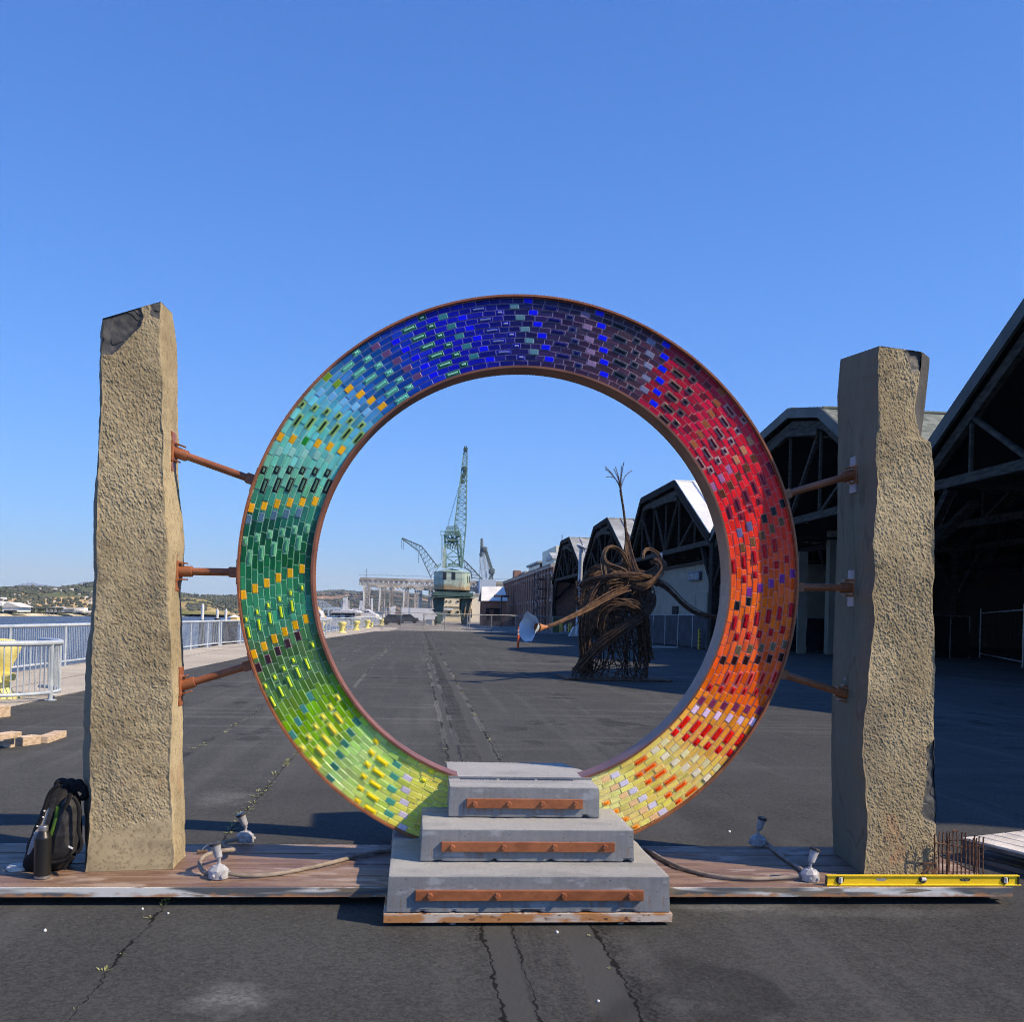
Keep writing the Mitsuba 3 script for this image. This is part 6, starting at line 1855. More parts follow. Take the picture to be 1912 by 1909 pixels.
# buildings and shelters on the quay
mat('cream', speckle((0.62, 0.52, 0.33), (0.76, 0.66, 0.45), 1.5), 0.8)
th = thing('cream_building', 'cream coloured waterfront building with small windows seen under the portal crane', 'building')
a, b = P(828, 1113, 235), P(866, 1160, 235)
part(th, 'wall', MB().box((a[0], 235, 0), (b[0], 246, a[2])), 'mat_cream')
for (u, v, w, h_) in ((832, 1122, 3, 2.5), (840, 1122, 3, 2.5), (853, 1122, 4, 3), (830, 1133, 34, 2), (836, 1143, 5, 4), (852, 1141, 5, 4), (831, 1148, 30, 2)):
    p, q = P(u, v, 234.9), P(u + w, v + h_, 234.9)
    part(th, 'window', MB().box((p[0], 234.8, q[2]), (q[0], 235.1, p[2])), 'mat_window_dark')
p, q = P(829, 1136, 234.5), P(846, 1140, 234.5)
part(th, 'balcony', MB().box((p[0], 233, q[2]), (q[0], 234.8, p[2])), 'mat_roof_white')
mat('pale_wall', (0.70, 0.66, 0.56), 0.8)
for (x0_, y0_, x1_, y1_, lb_, mt) in ((772, 1142, 800, 1158, 'low pale yellow building behind the parked vans', 'cream'), (700, 1141, 716, 1152, 'small pale hut beyond the marina', 'pale_wall'), (880, 1108, 898, 1160, 'pale block partly hidden behind the gantry legs', 'pale_wall')):
    p, q = P(x0_, y0_, 245), P(x1_, y1_, 245)
    th = thing('waterside_building', lb_, 'building')
    part(th, 'wall', MB().box((p[0], 245, 0), (q[0], 252, p[2] - 0.4)), 'mat_' + mt)
    part(th, 'roof', MB().box((p[0] - .3, 244.7, p[2] - 0.4), (q[0] + .3, 252.3, p[2])), 'mat_roof_metal')
th = thing('kiosk', 'small open shelter with a grey hipped roof at the foot of the green crane', 'shelter')
p, q = P(789, 1150, 150), P(817, 1138, 150)
w = q[0] - p[0]
m = MB()
x0, x1, z0, z1 = p[0], q[0], p[2], q[2]
m.add(np.array([[x0, 149, z0], [x1, 149, z0], [x1, 153, z0], [x0, 153, z0], [x0 + w * .4, 151, z1], [x0 + w * .6, 151, z1]]), [[0, 1, 5], [0, 5, 4], [1, 2, 5], [2, 3, 4], [2, 4, 5], [3, 0, 4]])
part(th, 'roof', m, 'mat_roof_metal')
for x in (x0 + .2, x1 - .2):
    for y in (149.2, 152.8):
        part(th, 'post', MB().bar((x, y, 0), (x, y, z0), 0.14), 'mat_old_timber')
part(th, 'counter', MB().box((x0 + .5, 149.6, 0), (x1 - .5, 152, 0.8)), 'mat_pale_wall')


# parked vehicles beyond the fence
mat('car_dark', (0.03, 0.032, 0.036), 0.25, spec=0.7, clearcoat=1.0)
mat('car_white', (0.72, 0.73, 0.74), 0.3, spec=0.5, clearcoat=0.8)
mat('tyre', (0.02, 0.02, 0.02), 0.8)


def car(px, py, L, H, mt, label, ang=0.0, van=False):
    g_ = G(px, py)
    th = thing('parked_car', label, 'van' if van else 'car', 'vehicles parked beyond the fence')
    ca, sa = math.cos(ang), math.sin(ang)
    U, V_ = np.array([ca, sa, 0]), np.array([-sa, ca, 0])
    o = g_ * [1, 1, 0]
    body = [(0, 0.25), (L, 0.25), (L, 0.75), (L * .97, 0.92), (L * .78, 1.0), (L * .1, 1.0), (0, 0.85)] if not van else [(0, 0.3), (L, 0.3), (L, 1.0), (L * .93, 1.25), (L * .8, H), (0.1, H), (0, H - .2)]
    b_ = part(th, 'body', MB().prism(body, 1.75, (o, U, (0, 0, 1), -V_)), mt)
    if not van:
        part(th, 'cabin', MB().prism([(L * .14, 1.0), (L * .80, 1.0), (L * .62, H), (L * .26, H)], 1.55, (o - V_ * 0.1, U, (0, 0, 1), -V_)), 'mat_window_dark')
    else:
        part(th, 'windscreen', MB().prism([(L * .82, 1.3), (L * .935, 1.3), (L * .83, H - .15), (L * .75, H - .15)], 1.79, (o + V_ * 0.02, U, (0, 0, 1), -V_)), 'mat_window_dark')
    for x in (L * .2, L * .8):
        for s in (0.0, -1.6):
            c = o + U * x + V_ * s + [0, 0, 0.32]
            part(th, 'wheel', MB().tube([c + V_ * 0.05, c - V_ * 0.2], 0.32, 14), 'mat_tyre', smooth=40)


car(714, 1166.5, 3.0, 1.45, 'mat_car_dark', 'dark car parked at the quay beside the last yellow bollard')
car(742, 1163.5, 3.6, 1.5, 'mat_car_dark', 'dark car in front of the long white vans')
car(750, 1161, 8.0, 2.8, 'mat_car_white', 'long white van behind the dark car', van=True)
car(800, 1160, 5.2, 2.2, 'mat_car_white', 'white van beside the grey roofed kiosk', van=True)
car(778, 1160.5, 3.6, 1.5, 'mat_car_dark', 'dark car right of the long white van')
car(866, 1157, 5.4, 2.3, 'mat_car_white', 'white van half hidden by the right legs of the green crane', van=True)
# ---------------------------------------------------------------- railings and mooring bollards on the quay
mat('rail_paint', speckle((0.36, 0.42, 0.48), (0.50, 0.56, 0.61), 0.3), 0.4, spec=0.5)
mat('mooring_yellow', speckle((0.66, 0.57, 0.16), (0.80, 0.73, 0.30), 0.25), 0.6)


def railing(label, pts, posts, hz=1.07, bal=0.12, r=0.035, singles=False, group=None):
    """pts: plan course; a post every few metres, balusters between"""
    th = thing('railing', label, 'railing', group)
    p = np.array([[x, y, 0.008] for x, y in pts])
    t = np.concatenate([[0], np.cumsum(np.linalg.norm(np.diff(p, axis=0), axis=1))])
    at = lambda s: np.array([np.interp(s, t, p[:, k]) for k in range(3)])
    L = t[-1]
    ss = np.linspace(0, L, max(2, int(L / 0.25)))
    if len(pts) < 5:
        ss = t
    part(th, 'top_rail', MB().tube([at(s) + [0, 0, hz] for s in ss], r * 1.25, 9), 'mat_rail_paint', smooth=True)
    part(th, 'bottom_rail', MB().tube([at(s) + [0, 0, 0.13] for s in ss], r * 0.8, 7), 'mat_rail_paint', smooth=True)
    for s in posts if hasattr(posts, '__len__') else np.linspace(0, L, posts + 1):
        q = at(s)
        po = part(th, 'post', MB().tube([q, q + [0, 0, hz]], r, 9), 'mat_rail_paint', smooth=True)
        part(po, 'foot', MB().lathe([(r * 2.6, 0), (r * 2.6, 0.012)], q, 12), 'mat_rail_paint')
    m = MB()
    for s in np.arange(bal, L, bal):
        q = at(s)
        a, b = q + [0, 0, 0.13], q + [0, 0, hz]
        if singles:
            part(th, 'baluster', MB().tube([a, b], 0.011, 6), 'mat_rail_paint', smooth=True)
        else:
            m.bar(a, b, 0.011)
    if not singles:
        part(th, 'balusters', m, 'mat_rail_paint', kind='stuff')


railing('long pale blue grey railing along the edge of the quay', [(-9.80, 8), (-9.06, 26.7), (-8.45, 43.6)], [0, 6, 12, 15.5, 18.7, 22.0, 25.3, 28.2, 31.0, 33.6, 35.6])
railing('short railing running back from the long quay railing behind the left pillar', [(-8.40, 43.7), (-8.0, 47.2), (-6.9, 52.0)], 3, bal=0.16)
railing('railing end panel at the edge of the concrete apron seen just inside the ring', [(-7.4, 57.2), (-5.55, 59.2), (-5.45, 60.6)], 3, bal=0.16)
railing('far railing between the yellow bollards and the yachts', [(-6.9, 62), (-6.6, 78), (-6.1, 100), (-5.0, 130)], 14, bal=0.3)
ce = np.array([-7.35, 17.35])
arc = []
for a in np.linspace(-165, 60, 40):
    ca_, sa_ = math.cos(math.radians(a)), math.sin(math.radians(a))
    arc.append((ce[0] + 1.33 * ca_, ce[1] + 1.25 * sa_))
arcL = np.concatenate([[0], np.cumsum(np.linalg.norm(np.diff(np.array(arc), axis=0), axis=1))])
sel = [arcL[int(np.argmin([abs(a_ - v) for a_ in np.linspace(-165, 60, 40)]))] for v in (-115, -62, -22, 6, 35)]
railing('curved tubular railing wrapped round the big yellow bollard at the left edge', arc, [arcL[2], arcL[20 - 4], arcL[27], arcL[36]], hz=0.95, bal=0.105, r=0.038, singles=True)


def bollard(q, s, label):
    """cast mooring bollard: broad foot, waist, leaning mushroom head"""
    th = thing('mooring_bollard', label, 'bollard', 'yellow mooring bollards on the quay')
    V = []
    for r, z in [(0.42, 0.0), (0.42, 0.05), (0.30, 0.09), (0.235, 0.2), (0.235, 0.42), (0.27, 0.58), (0.34, 0.74), (0.375, 0.86), (0.36, 0.94), (0.25, 1.0), (0.02, 1.02)]:
        V.append([[q[0] + s * (r * math.cos(a) + 0.06 * max(0, z - .4)), q[1] + s * r * math.sin(a), 0.008 + s * z] for a in np.linspace(0, 2 * np.pi, 25)])
    part(th, 'casting', grid_mesh(np.array(V)), 'mat_mooring_yellow', smooth=50)
    part(th, 'lug', MB().tube([(q[0] + s * .2, q[1] - s * .1, s * .38), (q[0] + s * .36, q[1] - s * .14, s * .38)], 0.07 * s, 10), 'mat_mooring_yellow', smooth=40)


bollard((-7.05, 17.45), 0.98, 'large pale yellow mooring bollard inside the curved railing at the left edge')
for (px, py, s, lb_) in ((598, 1184, 0.85, 'yellow mooring bollard just inside the left rim of the ring, partly hidden'), (638.6, 1182.4, 0.85, 'nearest whole yellow mooring bollard seen through the ring'), (665, 1177.4, 0.85, 'second yellow mooring bollard seen through the ring, before the white yacht'), (686, 1173.6, 0.85, 'third yellow mooring bollard seen through the ring'), (694, 1171, 0.5, 'small yellow bollard close behind the third one'), (712, 1168.5, 0.85, 'farthest yellow mooring bollard beside the dark parked car')):
    bollard(G(px, py)[:2], s, lb_)

# ---------------------------------------------------------------- piles, tent, yachts
mat('pile_white', (0.72, 0.73, 0.72), 0.5)
mat('pile_dark', (0.025, 0.022, 0.022), 0.7)
for (px, y, top, mid, w, lb_) in ((378.5, 88, 1131, 1158, 5.5, 'nearest mooring pile with a white sleeve and black collar, left of the others'), (406, 105, 1140, 1155, 5.0, 'middle white sleeved mooring pile behind the railing'), (422, 112, 1140, 1160, 5.0, 'right white sleeved mooring pile behind the railing')):
    k = y / FOC
    a, b, c = P(px, top, y), P(px, mid, y), P(px, 1190, y)
    th = thing('mooring_pile', lb_, 'pile', 'mooring piles in the water')
    part(th, 'sleeve', MB().tube([(a[0], y, b[2]), (a[0], y, a[2]), (a[0], y, a[2] + 0.15)], [w * k / 2, w * k / 2, 0.05], 12), 'mat_pile_white', smooth=40)
    part(th, 'collar', MB().tube([(a[0], y, WZ - 1), (a[0], y, b[2])], w * k * 1.05, 12), 'mat_pile_dark', smooth=40)
m = MB()
for px in (399, 402, 430, 434, 441):
    q = P(px, 1160, 115)
    m.bar((q[0], 115, WZ - 1), (q[0], 115, q[2]), 0.35)
whole('pier_stakes', m, 'mat_pile_dark', 'dark timber stakes of the landing stage behind the railing', 'stakes', kind='stuff')
th = thing('landing_stage', 'low grey landing stage among the piles beyond the railing', 'jetty')
a, b = P(408, 1162, 118), P(447, 1166, 118)
part(th, 'deck', MB().box((a[0], 116, b[2]), (b[0] + 2, 124, b[2] + 0.4)), 'mat_pale_stop')
th = thing('tent', 'small white and orange yellow tent canopy beside the left rim of the ring', 'tent')
mat('tent_yellow', (0.75, 0.50, 0.16), 0.7)
a, b, c = P(428, 1153, 120), P(446, 1154, 120), P(437, 1149.5, 120)
zb1 = P(437, 1164, 120)[2]
m = MB()
m.add(np.array([[a[0], 119, a[2]], [b[0], 119, a[2]], [b[0], 121.5, a[2]], [a[0], 121.5, a[2]], [c[0], 120.2, c[2] + .1]]), [[0, 1, 4], [1, 2, 4], [2, 3, 4], [3, 0, 4]])
part(th, 'canopy', m, 'mat_pile_white')
part(th, 'side', MB().box((a[0] + .35, 119.1, zb1), (b[0] - .05, 121.4, a[2] - 0.02)), 'mat_tent_yellow')
mat('yacht_white', (0.58, 0.59, 0.60), 0.3, spec=0.5)
ZY = lambda x, y: (580 + x / 11.95, 1100 + y / 11.95)


def deck_block(th, name, poly, y, depth, mt, bev=None):
    q = [tuple(P(*ZY(*p), y)[[0, 2]]) for p in poly]
    part(th, name, MB().prism(q, depth, ((0, y + depth, 0), (1, 0, 0), (0, 0, 1), (0, -1, 0))), mt)


th = thing('motor_yacht', 'white motor yacht moored stern on with a long dark window band and a radar mast', 'yacht')
y = 128.0
deck_block(th, 'hull', [(395, 690), (860, 690), (870, 760), (850, 840), (420, 840)], y, 16, 'mat_yacht_white')
deck_block(th, 'main_deck', [(470, 610), (1000, 610), (1000, 690), (430, 690)], y + 0.8, 13, 'mat_yacht_white')
deck_block(th, 'window_band', [(475, 530), (990, 535), (985, 590), (490, 590)], y + 0.6, 11, 'mat_window_dark')
deck_block(th, 'saloon_opening', [(600, 610), (860, 615), (860, 660), (600, 660)], y + 0.5, 1, 'mat_window_dark')
deck_block(th, 'stern_door', [(662, 575), (765, 575), (765, 690), (662, 690)], y + 0.2, 0.5, 'mat_yacht_white')
deck_block(th, 'upper_roof', [(445, 515), (520, 480), (960, 480), (1060, 520), (1050, 540), (470, 532)], y - 0.3, 14, 'mat_yacht_white')
deck_block(th, 'flybridge', [(660, 480), (690, 455), (860, 455), (890, 480)], y + 2, 7, 'mat_yacht_white')
m = MB()
for (a, b, w) in (((735, 470), (760, 240), 0.35), ((810, 470), (780, 240), 0.35), ((720, 230), (800, 230), 0.5), ((690, 460), (690, 260), 0.08), ((820, 460), (820, 170), 0.1), ((855, 460), (855, 260), 0.08), ((725, 350), (815, 350), 0.25), ((720, 410), (820, 410), 0.25)):
    m.bar(P(*ZY(*a), y + 4), P(*ZY(*b), y + 4), w)
part(th, 'mast', m, 'mat_yacht_white')
th = thing('motor_yacht', 'larger white motor yacht with a raked pilothouse and three dark windows, right of the first', 'yacht')
y = 142.0
deck_block(th, 'hull', [(1000, 640), (1440, 640), (1560, 700), (1540, 830), (980, 830)], y, 18, 'mat_yacht_white')
deck_block(th, 'superstructure', [(990, 540), (1080, 535), (1330, 530), (1450, 570), (1460, 645), (980, 645)], y + .5, 13, 'mat_yacht_white')
deck_block(th, 'pilothouse', [(1080, 480), (1240, 450), (1330, 500), (1380, 535), (1080, 540)], y + 1, 9, 'mat_yacht_white')
for x in (1140, 1200, 1260):
    deck_block(th, 'window', [(x, 492), (x + 40, 492), (x + 40, 522), (x - 2, 522)], y + .9, 0.3, 'mat_window_dark')
for x in (1025, 1075):
    deck_block(th, 'window', [(x, 545), (x + 30, 545), (x + 40, 600), (x, 600)], y + .4, 0.3, 'mat_window_dark')
for x in (1020, 1065):
    deck_block(th, 'porthole', [(x, 660), (x + 28, 660), (x + 28, 700), (x, 700)], y - .05, 0.3, 'mat_window_dark')
m = MB()
for (a, b, w) in (((1090, 460), (1125, 300), 0.3), ((1160, 460), (1130, 300), 0.3), ((1100, 292), (1160, 288), 0.4), ((1370, 530), (1370, 205), 0.28), ((920, 470), (1060, 470), 0.4), ((930, 600), (930, 430), 0.15)):
    m.bar(P(*ZY(*a), y + 4), P(*ZY(*b), y + 4), w)
part(th, 'mast', m, 'mat_yacht_white')
th = thing('small_boat', 'white cabin boat bow seen just inside the left rim of the ring', 'boat')
y = 118.0
deck_block(th, 'hull', [(150, 640), (350, 640), (380, 690), (330, 800), (150, 800)], y, 7, 'mat_yacht_white')
deck_block(th, 'cabin', [(150, 470), (200, 500), (230, 560), (235, 640), (150, 640)], y + 1, 4, 'mat_yacht_white')
deck_block(th, 'window', [(185, 545), (215, 560), (220, 610), (190, 610)], y + 0.9, 0.3, 'mat_window_dark')
m = MB()
rg = np.random.default_rng(8)
for k in range(9):
    px = rg.uniform(715, 770)
    y = rg.uniform(170, 215)
    a, b = P(px, 1160, y), P(px + rg.uniform(-1, 1), rg.uniform(1128, 1148), y)
    whole('sailboat_mast', MB().tube([a * [1, 1, 0] + [0, 0, WZ], b], [0.10, 0.05], 6), 'mat_far_pale', 'thin mast of a sailing boat rising behind the parked cars', 'mast', 'masts in the marina')
th = thing('swing_davit', 'white lattice davit with a platform standing at the quay left of the dark tent car', 'davit')
m = MB()
for (a, b, w) in (((730, 1163), (731, 1137), 0.3), ((736, 1163), (733, 1137), 0.3), ((728, 1138), (739, 1134), 0.5), ((731, 1150), (742, 1158), 0.4), ((728, 1151), (738, 1146), 0.3), ((735, 1158), (741, 1164), 0.5), ((733, 1134), (738, 1143), 0.3)):
    m.bar(P(*a, 165), P(*b, 165), w)
part(th, 'frame', m, 'mat_roof_white')

# ---------------------------------------------------------------- far shore, hills, mountains
def hill_col(gold, green, s, lo, hi):
    def fn(p, n, uv):
        t = fbm(p.x / s, p.y / (s * 1.6), p.z / (s * 0.22), 4)
        c = mix(gold, [x * 0.72 for x in gold], noise(p.x / (s * 0.3), p.y / (s * 0.3), 2.0))
        return mix(c, green, smoothstep(lo, hi, t))
    return mikit.proc(fn)


mat('hill_near', hill_col((0.36, 0.27, 0.15), (0.085, 0.10, 0.06), 70.0, 0.36, 0.46), 0.95, spec=0.0)
mat('hill_grass', hill_col((0.30, 0.24, 0.12), (0.12, 0.135, 0.05), 90.0, 0.40, 0.66), 0.95, spec=0.0)
mat('hill_far', hill_col((0.23, 0.165, 0.115), (0.075, 0.085, 0.07), 260.0, 0.44, 0.58), 0.95, spec=0.0)
mat('mountain', (0.07, 0.09, 0.11), 0.95, spec=0.0)  # bluish: some of the distance haze is tinted into the colour
mat('beach', speckle((0.34, 0.30, 0.20), (0.46, 0.42, 0.30), 14.0), 0.95, spec=0.0)


def far_point(px, py, D):
    d = ray(px, py)
    return E0 + d * (D / math.hypot(d[0], d[1]))


class Hill:
    def __init__(s, name, label, ridge, D1, D0, zb, mt, amp=0.0, seed=0, n=140, power=0.8, back=0.5):
        px = np.linspace(ridge[0][0], ridge[-1][0], n)
        py = np.interp(px, [r[0] for r in ridge], [r[1] for r in ridge])
        s.px = px
        R = np.array([far_point(a, b, D1(a) if callable(D1) else D1) for a, b in zip(px, py)])
        B = np.array([far_point(a, 1150, D0(a) if callable(D0) else D0) for a in px])
        B[:, 2] = zb
        T_ = np.linspace(0, 1, 46)
        V = np.array([B + (R - B) * np.array([t, t, 0])[None] + np.stack([0 * px, 0 * px, (R[:, 2] - zb) * (t ** power)], -1) for t in T_])
        nz = meshkit.fbm(V / [90.0, 90.0, 1e9] + seed, 4, seed) - 0.5
        V[..., 2] += amp * nz * np.minimum(1, 3 * T_[:, None]) * (1 if amp else 0)
        s.V = V
        k = len(T_)
        bk = np.array([V[-1] + (V[-1] - V[0]) * np.array([t, t, 0]) * back + [0, 0, -1] * ((V[-1][:, 2] - zb) * t * 1.2)[:, None] for t in (0.2, 0.5, 1.0)])
        setting(name, grid_mesh(np.concatenate([V, bk])), 'mat_' + mt, smooth=True, label=label)

    def at(s, px, py):
        """the point of the near slope seen at this place of the photograph"""
        j = int(np.argmin(np.abs(s.px - px)))
        col = s.V[:, j]
        q = col - E0
        yy = CY - FOC * (q @ UP) / (q @ FW)
        i = np.argmin(np.abs(yy - py))
        return col[i]


ha = Hill('town_hill', 'wooded hillside with houses across the water', [(-160, 1101), (-40, 1099), (0, 1100), (60, 1099), (100, 1099), (120, 1098.5), (140, 1097), (165, 1094), (190, 1091), (250, 1098), (310, 1108), (340, 1111), (356, 1113), (400, 1116), (440, 1115), (520, 1118)], 1350, lambda a: 420 + 0.55 * max(a, 0) + 40, WZ + 1.2, 'hill_near', 10, 1)
hb = Hill('grassy_hill', 'golden green grassy hill across the water beside the left pillar', [(300, 1116), (340, 1117), (356, 1117.5), (382, 1121), (405, 1128), (422, 1133), (441, 1141), (470, 1150)], 900, 640, WZ + 1.5, 'hill_grass', 3, 5, n=70)
hc = Hill('far_hills', 'hazy brown and blue green hills behind the marina', [(480, 1112), (560, 1107), (590, 1106), (615, 1105.5), (630, 1105), (642, 1103.6), (651, 1107), (668, 1108), (679, 1106), (689, 1103.6), (710, 1104), (727, 1103.5), (744, 1105), (769, 1108), (785, 1109), (800, 1114), (830, 1122), (900, 1130), (1000, 1138)], 3000, 1500, WZ + 2, 'hill_far', 26, 9, n=220, power=0.75)
hd = Hill('headland', 'bare tan headland beyond the small boat', [(560, 1122), (585, 1127), (594, 1131), (602, 1140), (608, 1150), (614, 1156)], 700, 560, WZ, 'hill_grass', 2, 3, n=40)
Hill('mountains', 'pale blue mountains on the horizon', [(-200, 1104), (-30, 1102), (10, 1100), (25, 1095), (42, 1090), (50, 1088.6), (60, 1088), (70, 1091), (82, 1092.3), (94, 1093.3), (109, 1097), (119, 1098.5), (128, 1096.5), (139, 1092), (150, 1088), (159, 1086.3), (174, 1088), (190, 1093), (230, 1102), (300, 1110)], 20000, 18500, 0, 'mountain', 0, 2)
# shore strip
S0 = [far_point(px, 1150, 455 + 0.58 * max(px, 0) - 22) for px in np.linspace(-200, 560, 60)]
m = MB()
q0 = np.array([[s_[0], s_[1], WZ - 0.3] for s_ in S0])
q1 = np.array([[s_[0] * 1.025, s_[1] * 1.025, WZ + 0.7 + 0.25 * math.sin(i * 1.3)] for i, s_ in enumerate(S0)])
q2 = np.array([[s_[0] * 1.10, s_[1] * 1.10, WZ + 1.3] for s_ in S0])
setting('far_shore', grid_mesh(np.array([q0, q1, q2])), 'mat_beach', smooth=True)
# woods: many small leafy clumps over the hillside; houses among them
mat('foliage', speckle((0.065, 0.080, 0.068), (0.115, 0.128, 0.100), 14.0), 0.95, spec=0.0)
clumps = []
for k in range(5):
    b_ = trimesh.creation.icosphere(1, 1.0)
    v = np.array(b_.vertices)
    v = v * (1 + 0.9 * (meshkit.fbm(v * 1.7 + k * 3, 3, k)[:, None] - 0.5)) * [1, 1, 0.85]
    clumps.append((v, np.array(b_.faces)))
rg = np.random.default_rng(12)
HOUSES_A = [(7, 1122, 8, 5), (22, 1099.5, 7, 3.5), (41, 1103, 4, 3), (26, 1112, 3.5, 3), (37, 1114, 3.5, 3), (57, 1115, 3, 2.2), (20, 1122, 4, 3), (50, 1124, 4, 2.6), (57, 1128, 5, 2.6), (67, 1102.5, 4, 2.6), (74, 1102.5, 4, 3), (91, 1103, 5, 3.4), (98, 1103.5, 4, 3), (106, 1103.5, 6, 4), (116, 1104, 4, 3.5), (135, 1104, 6, 4), (143, 1104, 4, 3.4), (158, 1096.5, 10, 3.6), (174, 1109, 5, 4), (163, 1117, 6, 3), (157, 1119, 4, 3), (175, 1120, 5, 4), (168, 1125, 7, 3), (175, 1124, 4, 3), (101, 1124.5, 6, 1.8), (92, 1122, 3, 2), (86, 1118, 3, 2), (85, 1129, 3, 3), (58, 1124, 3, 2.2), (3, 1106, 3, 3), (14, 1106, 3, 2), (48, 1111, 3, 2), (2, 1127, 6, 5), (150, 1112, 4, 2), (30, 1104, 3, 2), (351, 1146, 5, 2.5), (361, 1146, 5, 3), (345, 1148, 6, 1.6), (388, 1146, 3, 3), (394, 1145, 5, 4), (400, 1145, 5, 4)]
HOUSES_C = [(595, 1115), (602, 1117), (616, 1117), (612, 1122), (628, 1116), (662, 1121), (665, 1123), (668, 1125), (672, 1124), (655, 1121), (664, 1115), (646, 1113), (700, 1128), (704, 1130), (742, 1130), (747, 1132), (733, 1127), (758, 1134), (766, 1129), (738, 1139), (790, 1118), (722, 1133)]
mat('house_wall', speckle((0.60, 0.58, 0.54), (0.80, 0.79, 0.76), 30.0), 0.8)
mat('house_roof', speckle((0.22, 0.19, 0.17), (0.42, 0.38, 0.34), 25.0), 0.8)


def house(hl, px, py, w, h_, label, group, lift=0.0):
    q = hl.at(px, py)
    D = np.linalg.norm(q - E0)
    k = D / FOC
    W, H = w * k, h_ * k
    th = thing('far_house', label, 'house', group)
    part(th, 'wall', MB().box((q[0] - W / 2, q[1] - W * .4, q[2] - H * .6), (q[0] + W / 2, q[1] + W * .4, q[2] + H * .62 + lift)), 'mat_house_wall')
    m = MB().prism([(-W * .45, 0), (W * .45, 0), (0, H * .42)], W * 1.06, ((q[0] - W * .53, q[1], q[2] + H * .62 + lift), (0, 1, 0), (0, 0, 1), (1, 0, 0)))
    part(th, 'roof', m, 'mat_house_wall' if rg.random() < 0.5 else 'mat_house_roof')


for (px, py, w, h_) in HOUSES_A:
    where = 'near the beach right of the left pillar' if px > 300 else 'on the skyline of the hill across the water' if py < 1105 else 'beside the left pillar, on the slope across the water' if px > 140 else 'low on the slope behind the far beach' if py > 1120 else 'among trees high on the slope across the water'
    house(ha, px, py, w, h_, 'small pale house ' + where, 'houses ' + where)
for (px, py) in HOUSES_C:
    house(hc, px, py, rg.uniform(2.0, 3.4), rg.uniform(1.4, 2.0), 'tiny pale house on the hazy hills ' + ('above the yachts' if px < 680 else 'between the gantry legs'), 'houses on the far hills ' + ('above the yachts' if px < 680 else 'between the gantry legs'))
taken = np.array([(h_[0], h_[1]) for h_ in HOUSES_A])
m = MB()
gold = [((68, 122), (1106, 1111.5)), ((90, 160), (1108, 1118)), ((150, 185), (1098, 1107)), ((340, 380), (1111, 1117))]
cnt = 0
while cnt < 7000:
    px, t = rg.uniform(-70, 470), rg.random() ** 0.8
    j = int(np.argmin(np.abs(ha.px - px)))
    i = int(t * 45)
    q = ha.V[i, j]
    w_ = q - E0
    py = CY - FOC * (w_ @ UP) / (w_ @ FW)
    if any(a[0] < px < a[1] and b[0] < py < b[1] for a, b in gold) and rg.random() < 0.93:
        continue
    if np.min(np.abs(taken[:, 0] - px) / 4 + np.abs(taken[:, 1] + 1.0 - py) / 2.2) < 1 and rg.random() < 0.9:
        continue
    s_ = np.linalg.norm(q - E0) / FOC * rg.uniform(1.3, 3.8)
    v, f = clumps[rg.integers(5)]
    m.add(v * s_ * rg.uniform(0.8, 1.25, 3) + q + [0, 0, s_ * 0.45], f)
    cnt += 1
for (px, py, s_) in [(rg.uniform(350, 385), rg.uniform(1130, 1141), rg.uniform(0.6, 1.4)) for _ in range(200)] + [(rg.uniform(384, 442), rg.uniform(1112, 1130), rg.uniform(3, 6)) for _ in range(0)]:
    q = hb.at(px, py)
    v, f = clumps[rg.integers(5)]
    m.add(v * s_ * rg.uniform(0.8, 1.2, 3) + q + [0, 0, s_ * 0.4], f)
cnt = 0
while cnt < 4500:
    j, i = rg.integers(20, 200), int(45 * rg.random())
    q = hc.V[i, j]
    if meshkit.fbm(np.array([q[0] / 330, q[1] / 520, 1.0]), 3, 2) < 0.47 + 0.25 * (i / 45 - 0.4):
        continue
    s_ = np.linalg.norm(q - E0) / FOC * rg.uniform(1.4, 3.6)
    v, f = clumps[rg.integers(5)]
    m.add(v * s_ * [1.3, 1.3, 0.7] + q + [0, 0, s_ * 0.25], f)
    cnt += 1
whole('hillside_trees', m, 'mat_foliage', 'dark trees covering the hillsides across the water', 'trees', kind='stuff', smooth=True)
# waterfront buildings across the strait
Y4 = lambda x, y: (x / 10.05, 1060 + y / 10.05)


def shore_block(label, poly_wall, poly_roof, D, depth=14):
    th = thing('waterfront_building', label, 'building')
    c = far_point(*Y4(*poly_wall[0]), D)
    y = c[1]
    q = [tuple(P(*Y4(*p), y)[[0, 2]]) for p in poly_wall]
    part(th, 'wall', MB().prism(q, depth, ((0, y + depth, 0), (1, 0, 0), (0, 0, 1), (0, -1, 0))), 'mat_house_wall')
    if poly_roof:
        q = [tuple(P(*Y4(*p), y - .5)[[0, 2]]) for p in poly_roof]
        part(th, 'roof', MB().prism(q, depth, ((0, y - .5 + depth, 0), (1, 0, 0), (0, 0, 1), (0, -1, 0))), 'mat_pale_stop')
    return th, y


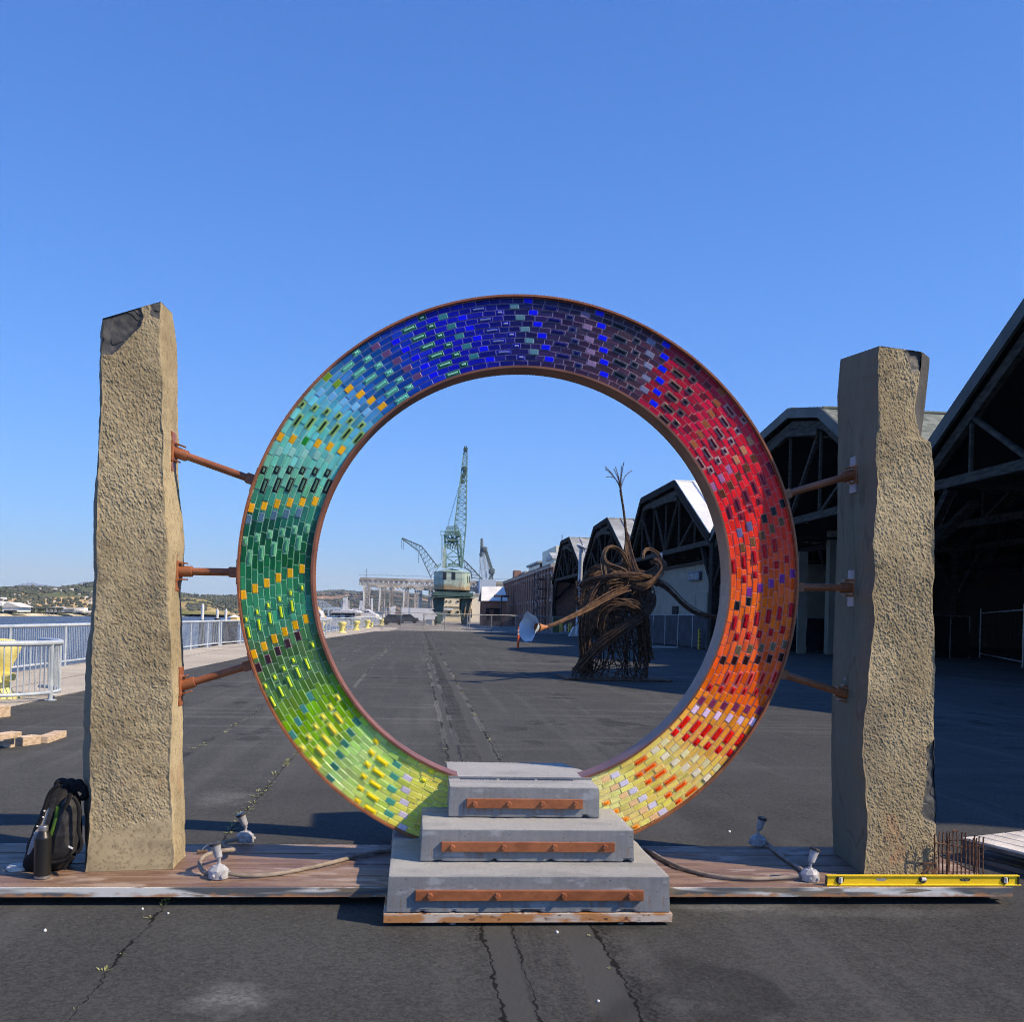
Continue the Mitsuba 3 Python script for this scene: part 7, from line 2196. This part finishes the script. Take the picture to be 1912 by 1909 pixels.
t_, y = shore_block('long low waterfront hall with a broad pale hipped roof at the left edge', [(45, 740), (330, 740), (330, 830), (45, 830)], [(40, 745), (80, 670), (120, 650), (230, 680), (390, 745)], 456)
m = MB()
for k in range(10):
    p, q = P(*Y4(80 + 24 * k, 800), y - .2), P(*Y4(96 + 24 * k, 830), y - .2)
    m.box((p[0], y - .3, q[2]), (q[0], y, p[2]))
part(t_, 'openings', m, 'mat_window_dark')
shore_block('small pale waterfront house at the picture edge behind the hall', [(-30, 640), (45, 660), (45, 720), (-30, 720)], None, 458)
t_, y = shore_block('long low pale waterfront shed with a wavy flat roof', [(870, 790), (1200, 790), (1200, 835), (870, 835)], [(860, 790), (880, 750), (1000, 735), (1060, 755), (1390, 760), (1390, 785)], 505)
shore_block('pale square pump house at the end of the long waterfront shed', [(1395, 755), (1470, 755), (1470, 810), (1395, 810)], None, 524)
shore_block('very low pale waterfront wall beside the left pillar', [(1400, 815), (1760, 825), (1760, 855), (1400, 845)], None, 532)
m = MB()
rg = np.random.default_rng(4)
for k in range(34):
    px = rg.uniform(30, 118)
    a = far_point(px, 1144, 492)
    m.tube([a + [0, 0, -1.0], a + [0, 0, rg.uniform(1.2, 2.2)]], 0.16, 5)
    v, f = clumps[rg.integers(5)]
    m.add(v * [0.8, 0.8, 0.6] + a + [0, 0, 1.9], f)
whole('shore_palms', m, 'mat_foliage', 'row of small trees along the far beach', 'trees', kind='stuff')
# pylons on the skyline, steel bridge far off
for k, (px, py, h_, hl) in enumerate(((114.5, 1099, 9, ha), (52, 1098, 4, ha), (21, 1098, 3, ha), (346, 1113, 7, ha), (365, 1114, 9, ha), (416, 1115, 6, ha), (361, 1113, 4, ha), (690, 1104, 6, hc), (693, 1104, 7, hc), (701, 1104, 5, hc), (705, 1104, 6, hc), (751, 1105, 9, hc), (623, 1105, 4, hc))):
    q = hl.at(px, py)
    kk = np.linalg.norm(q - E0) / FOC
    m = MB()
    for s in (-1, 1):
        m.bar(q + [s * 0.5 * kk, 0, -2], q + [0, 0, h_ * kk], 0.22 * kk)
    for t in (0.6, 0.8):
        m.bar(q + [-0.9 * kk, 0, h_ * t * kk], q + [0.9 * kk, 0, h_ * t * kk], 0.2 * kk)
    whole('pylon', m, 'mat_far_steel', 'thin power pylon on the skyline ' + ('left of the left pillar' if px < 200 else 'between left pillar and ring' if px < 450 else 'of the hills seen through the ring'), 'pylon', 'pylons ' + ('left of the left pillar' if px < 200 else 'between left pillar and ring' if px < 450 else 'seen through the ring'))
th = thing('bridge', 'pale steel truss bridge far off at the left inside the ring', 'bridge')
D = 1250
f_ = lambda x, y: far_point(*ZY(x, y), D)
m = MB()
xs = np.linspace(100, 700, 41)
top = [np.interp(x, [100, 150, 180, 300, 400, 440, 480, 700], [300, 265, 262, 275, 350, 365, 400, 425]) for x in xs]
for i in range(40):
    m.bar(f_(xs[i], top[i]), f_(xs[i + 1], top[i + 1]), 0.7)
    m.bar(f_(xs[i], 430), f_(xs[i + 1], 430), 0.9)
    if i % 2 == 0 and xs[i] < 470:
        m.bar(f_(xs[i], top[i]), f_(xs[i], 430), 0.35)
        m.bar(f_(xs[i], top[i]), f_(xs[i + 2], 430), 0.3)
part(th, 'truss', m, 'mat_far_pale')
m = MB()
m.bar(f_(290, 437), f_(700, 440), 1.6).bar(f_(290, 455), f_(700, 462), 1.2)
part(th, 'roadway', m, 'mat_far_pale')
for x in (180, 280, 400, 520):
    q = f_(x, 440)
    part(th, 'pier', MB().bar(q * [1, 1, 0] + [0, 0, WZ], q, 1.6), 'mat_far_pale')
# ---------------------------------------------------------------- air
scene['air'] = {'type': 'homogeneous', 'albedo': {'type': 'rgb', 'value': [0.95, 0.95, 0.95]}, 'sigma_t': {'type': 'rgb', 'value': [0.000036, 0.000046, 0.000072]}}
scene['camera']['medium'] = {'type': 'ref', 'id': 'air'}
key = thing('haze', None, None, None, 'stuff')
scene[key] = {'type': 'cube', 'bsdf': {'type': 'null'}, 'interior': {'type': 'ref', 'id': 'air'}, 'to_world': T().translate([-1000, 4000, 495]).scale([26000, 26000, 505])}
labels[key] = {'label': 'thin haze over the water and hills', 'kind': 'stuff'}
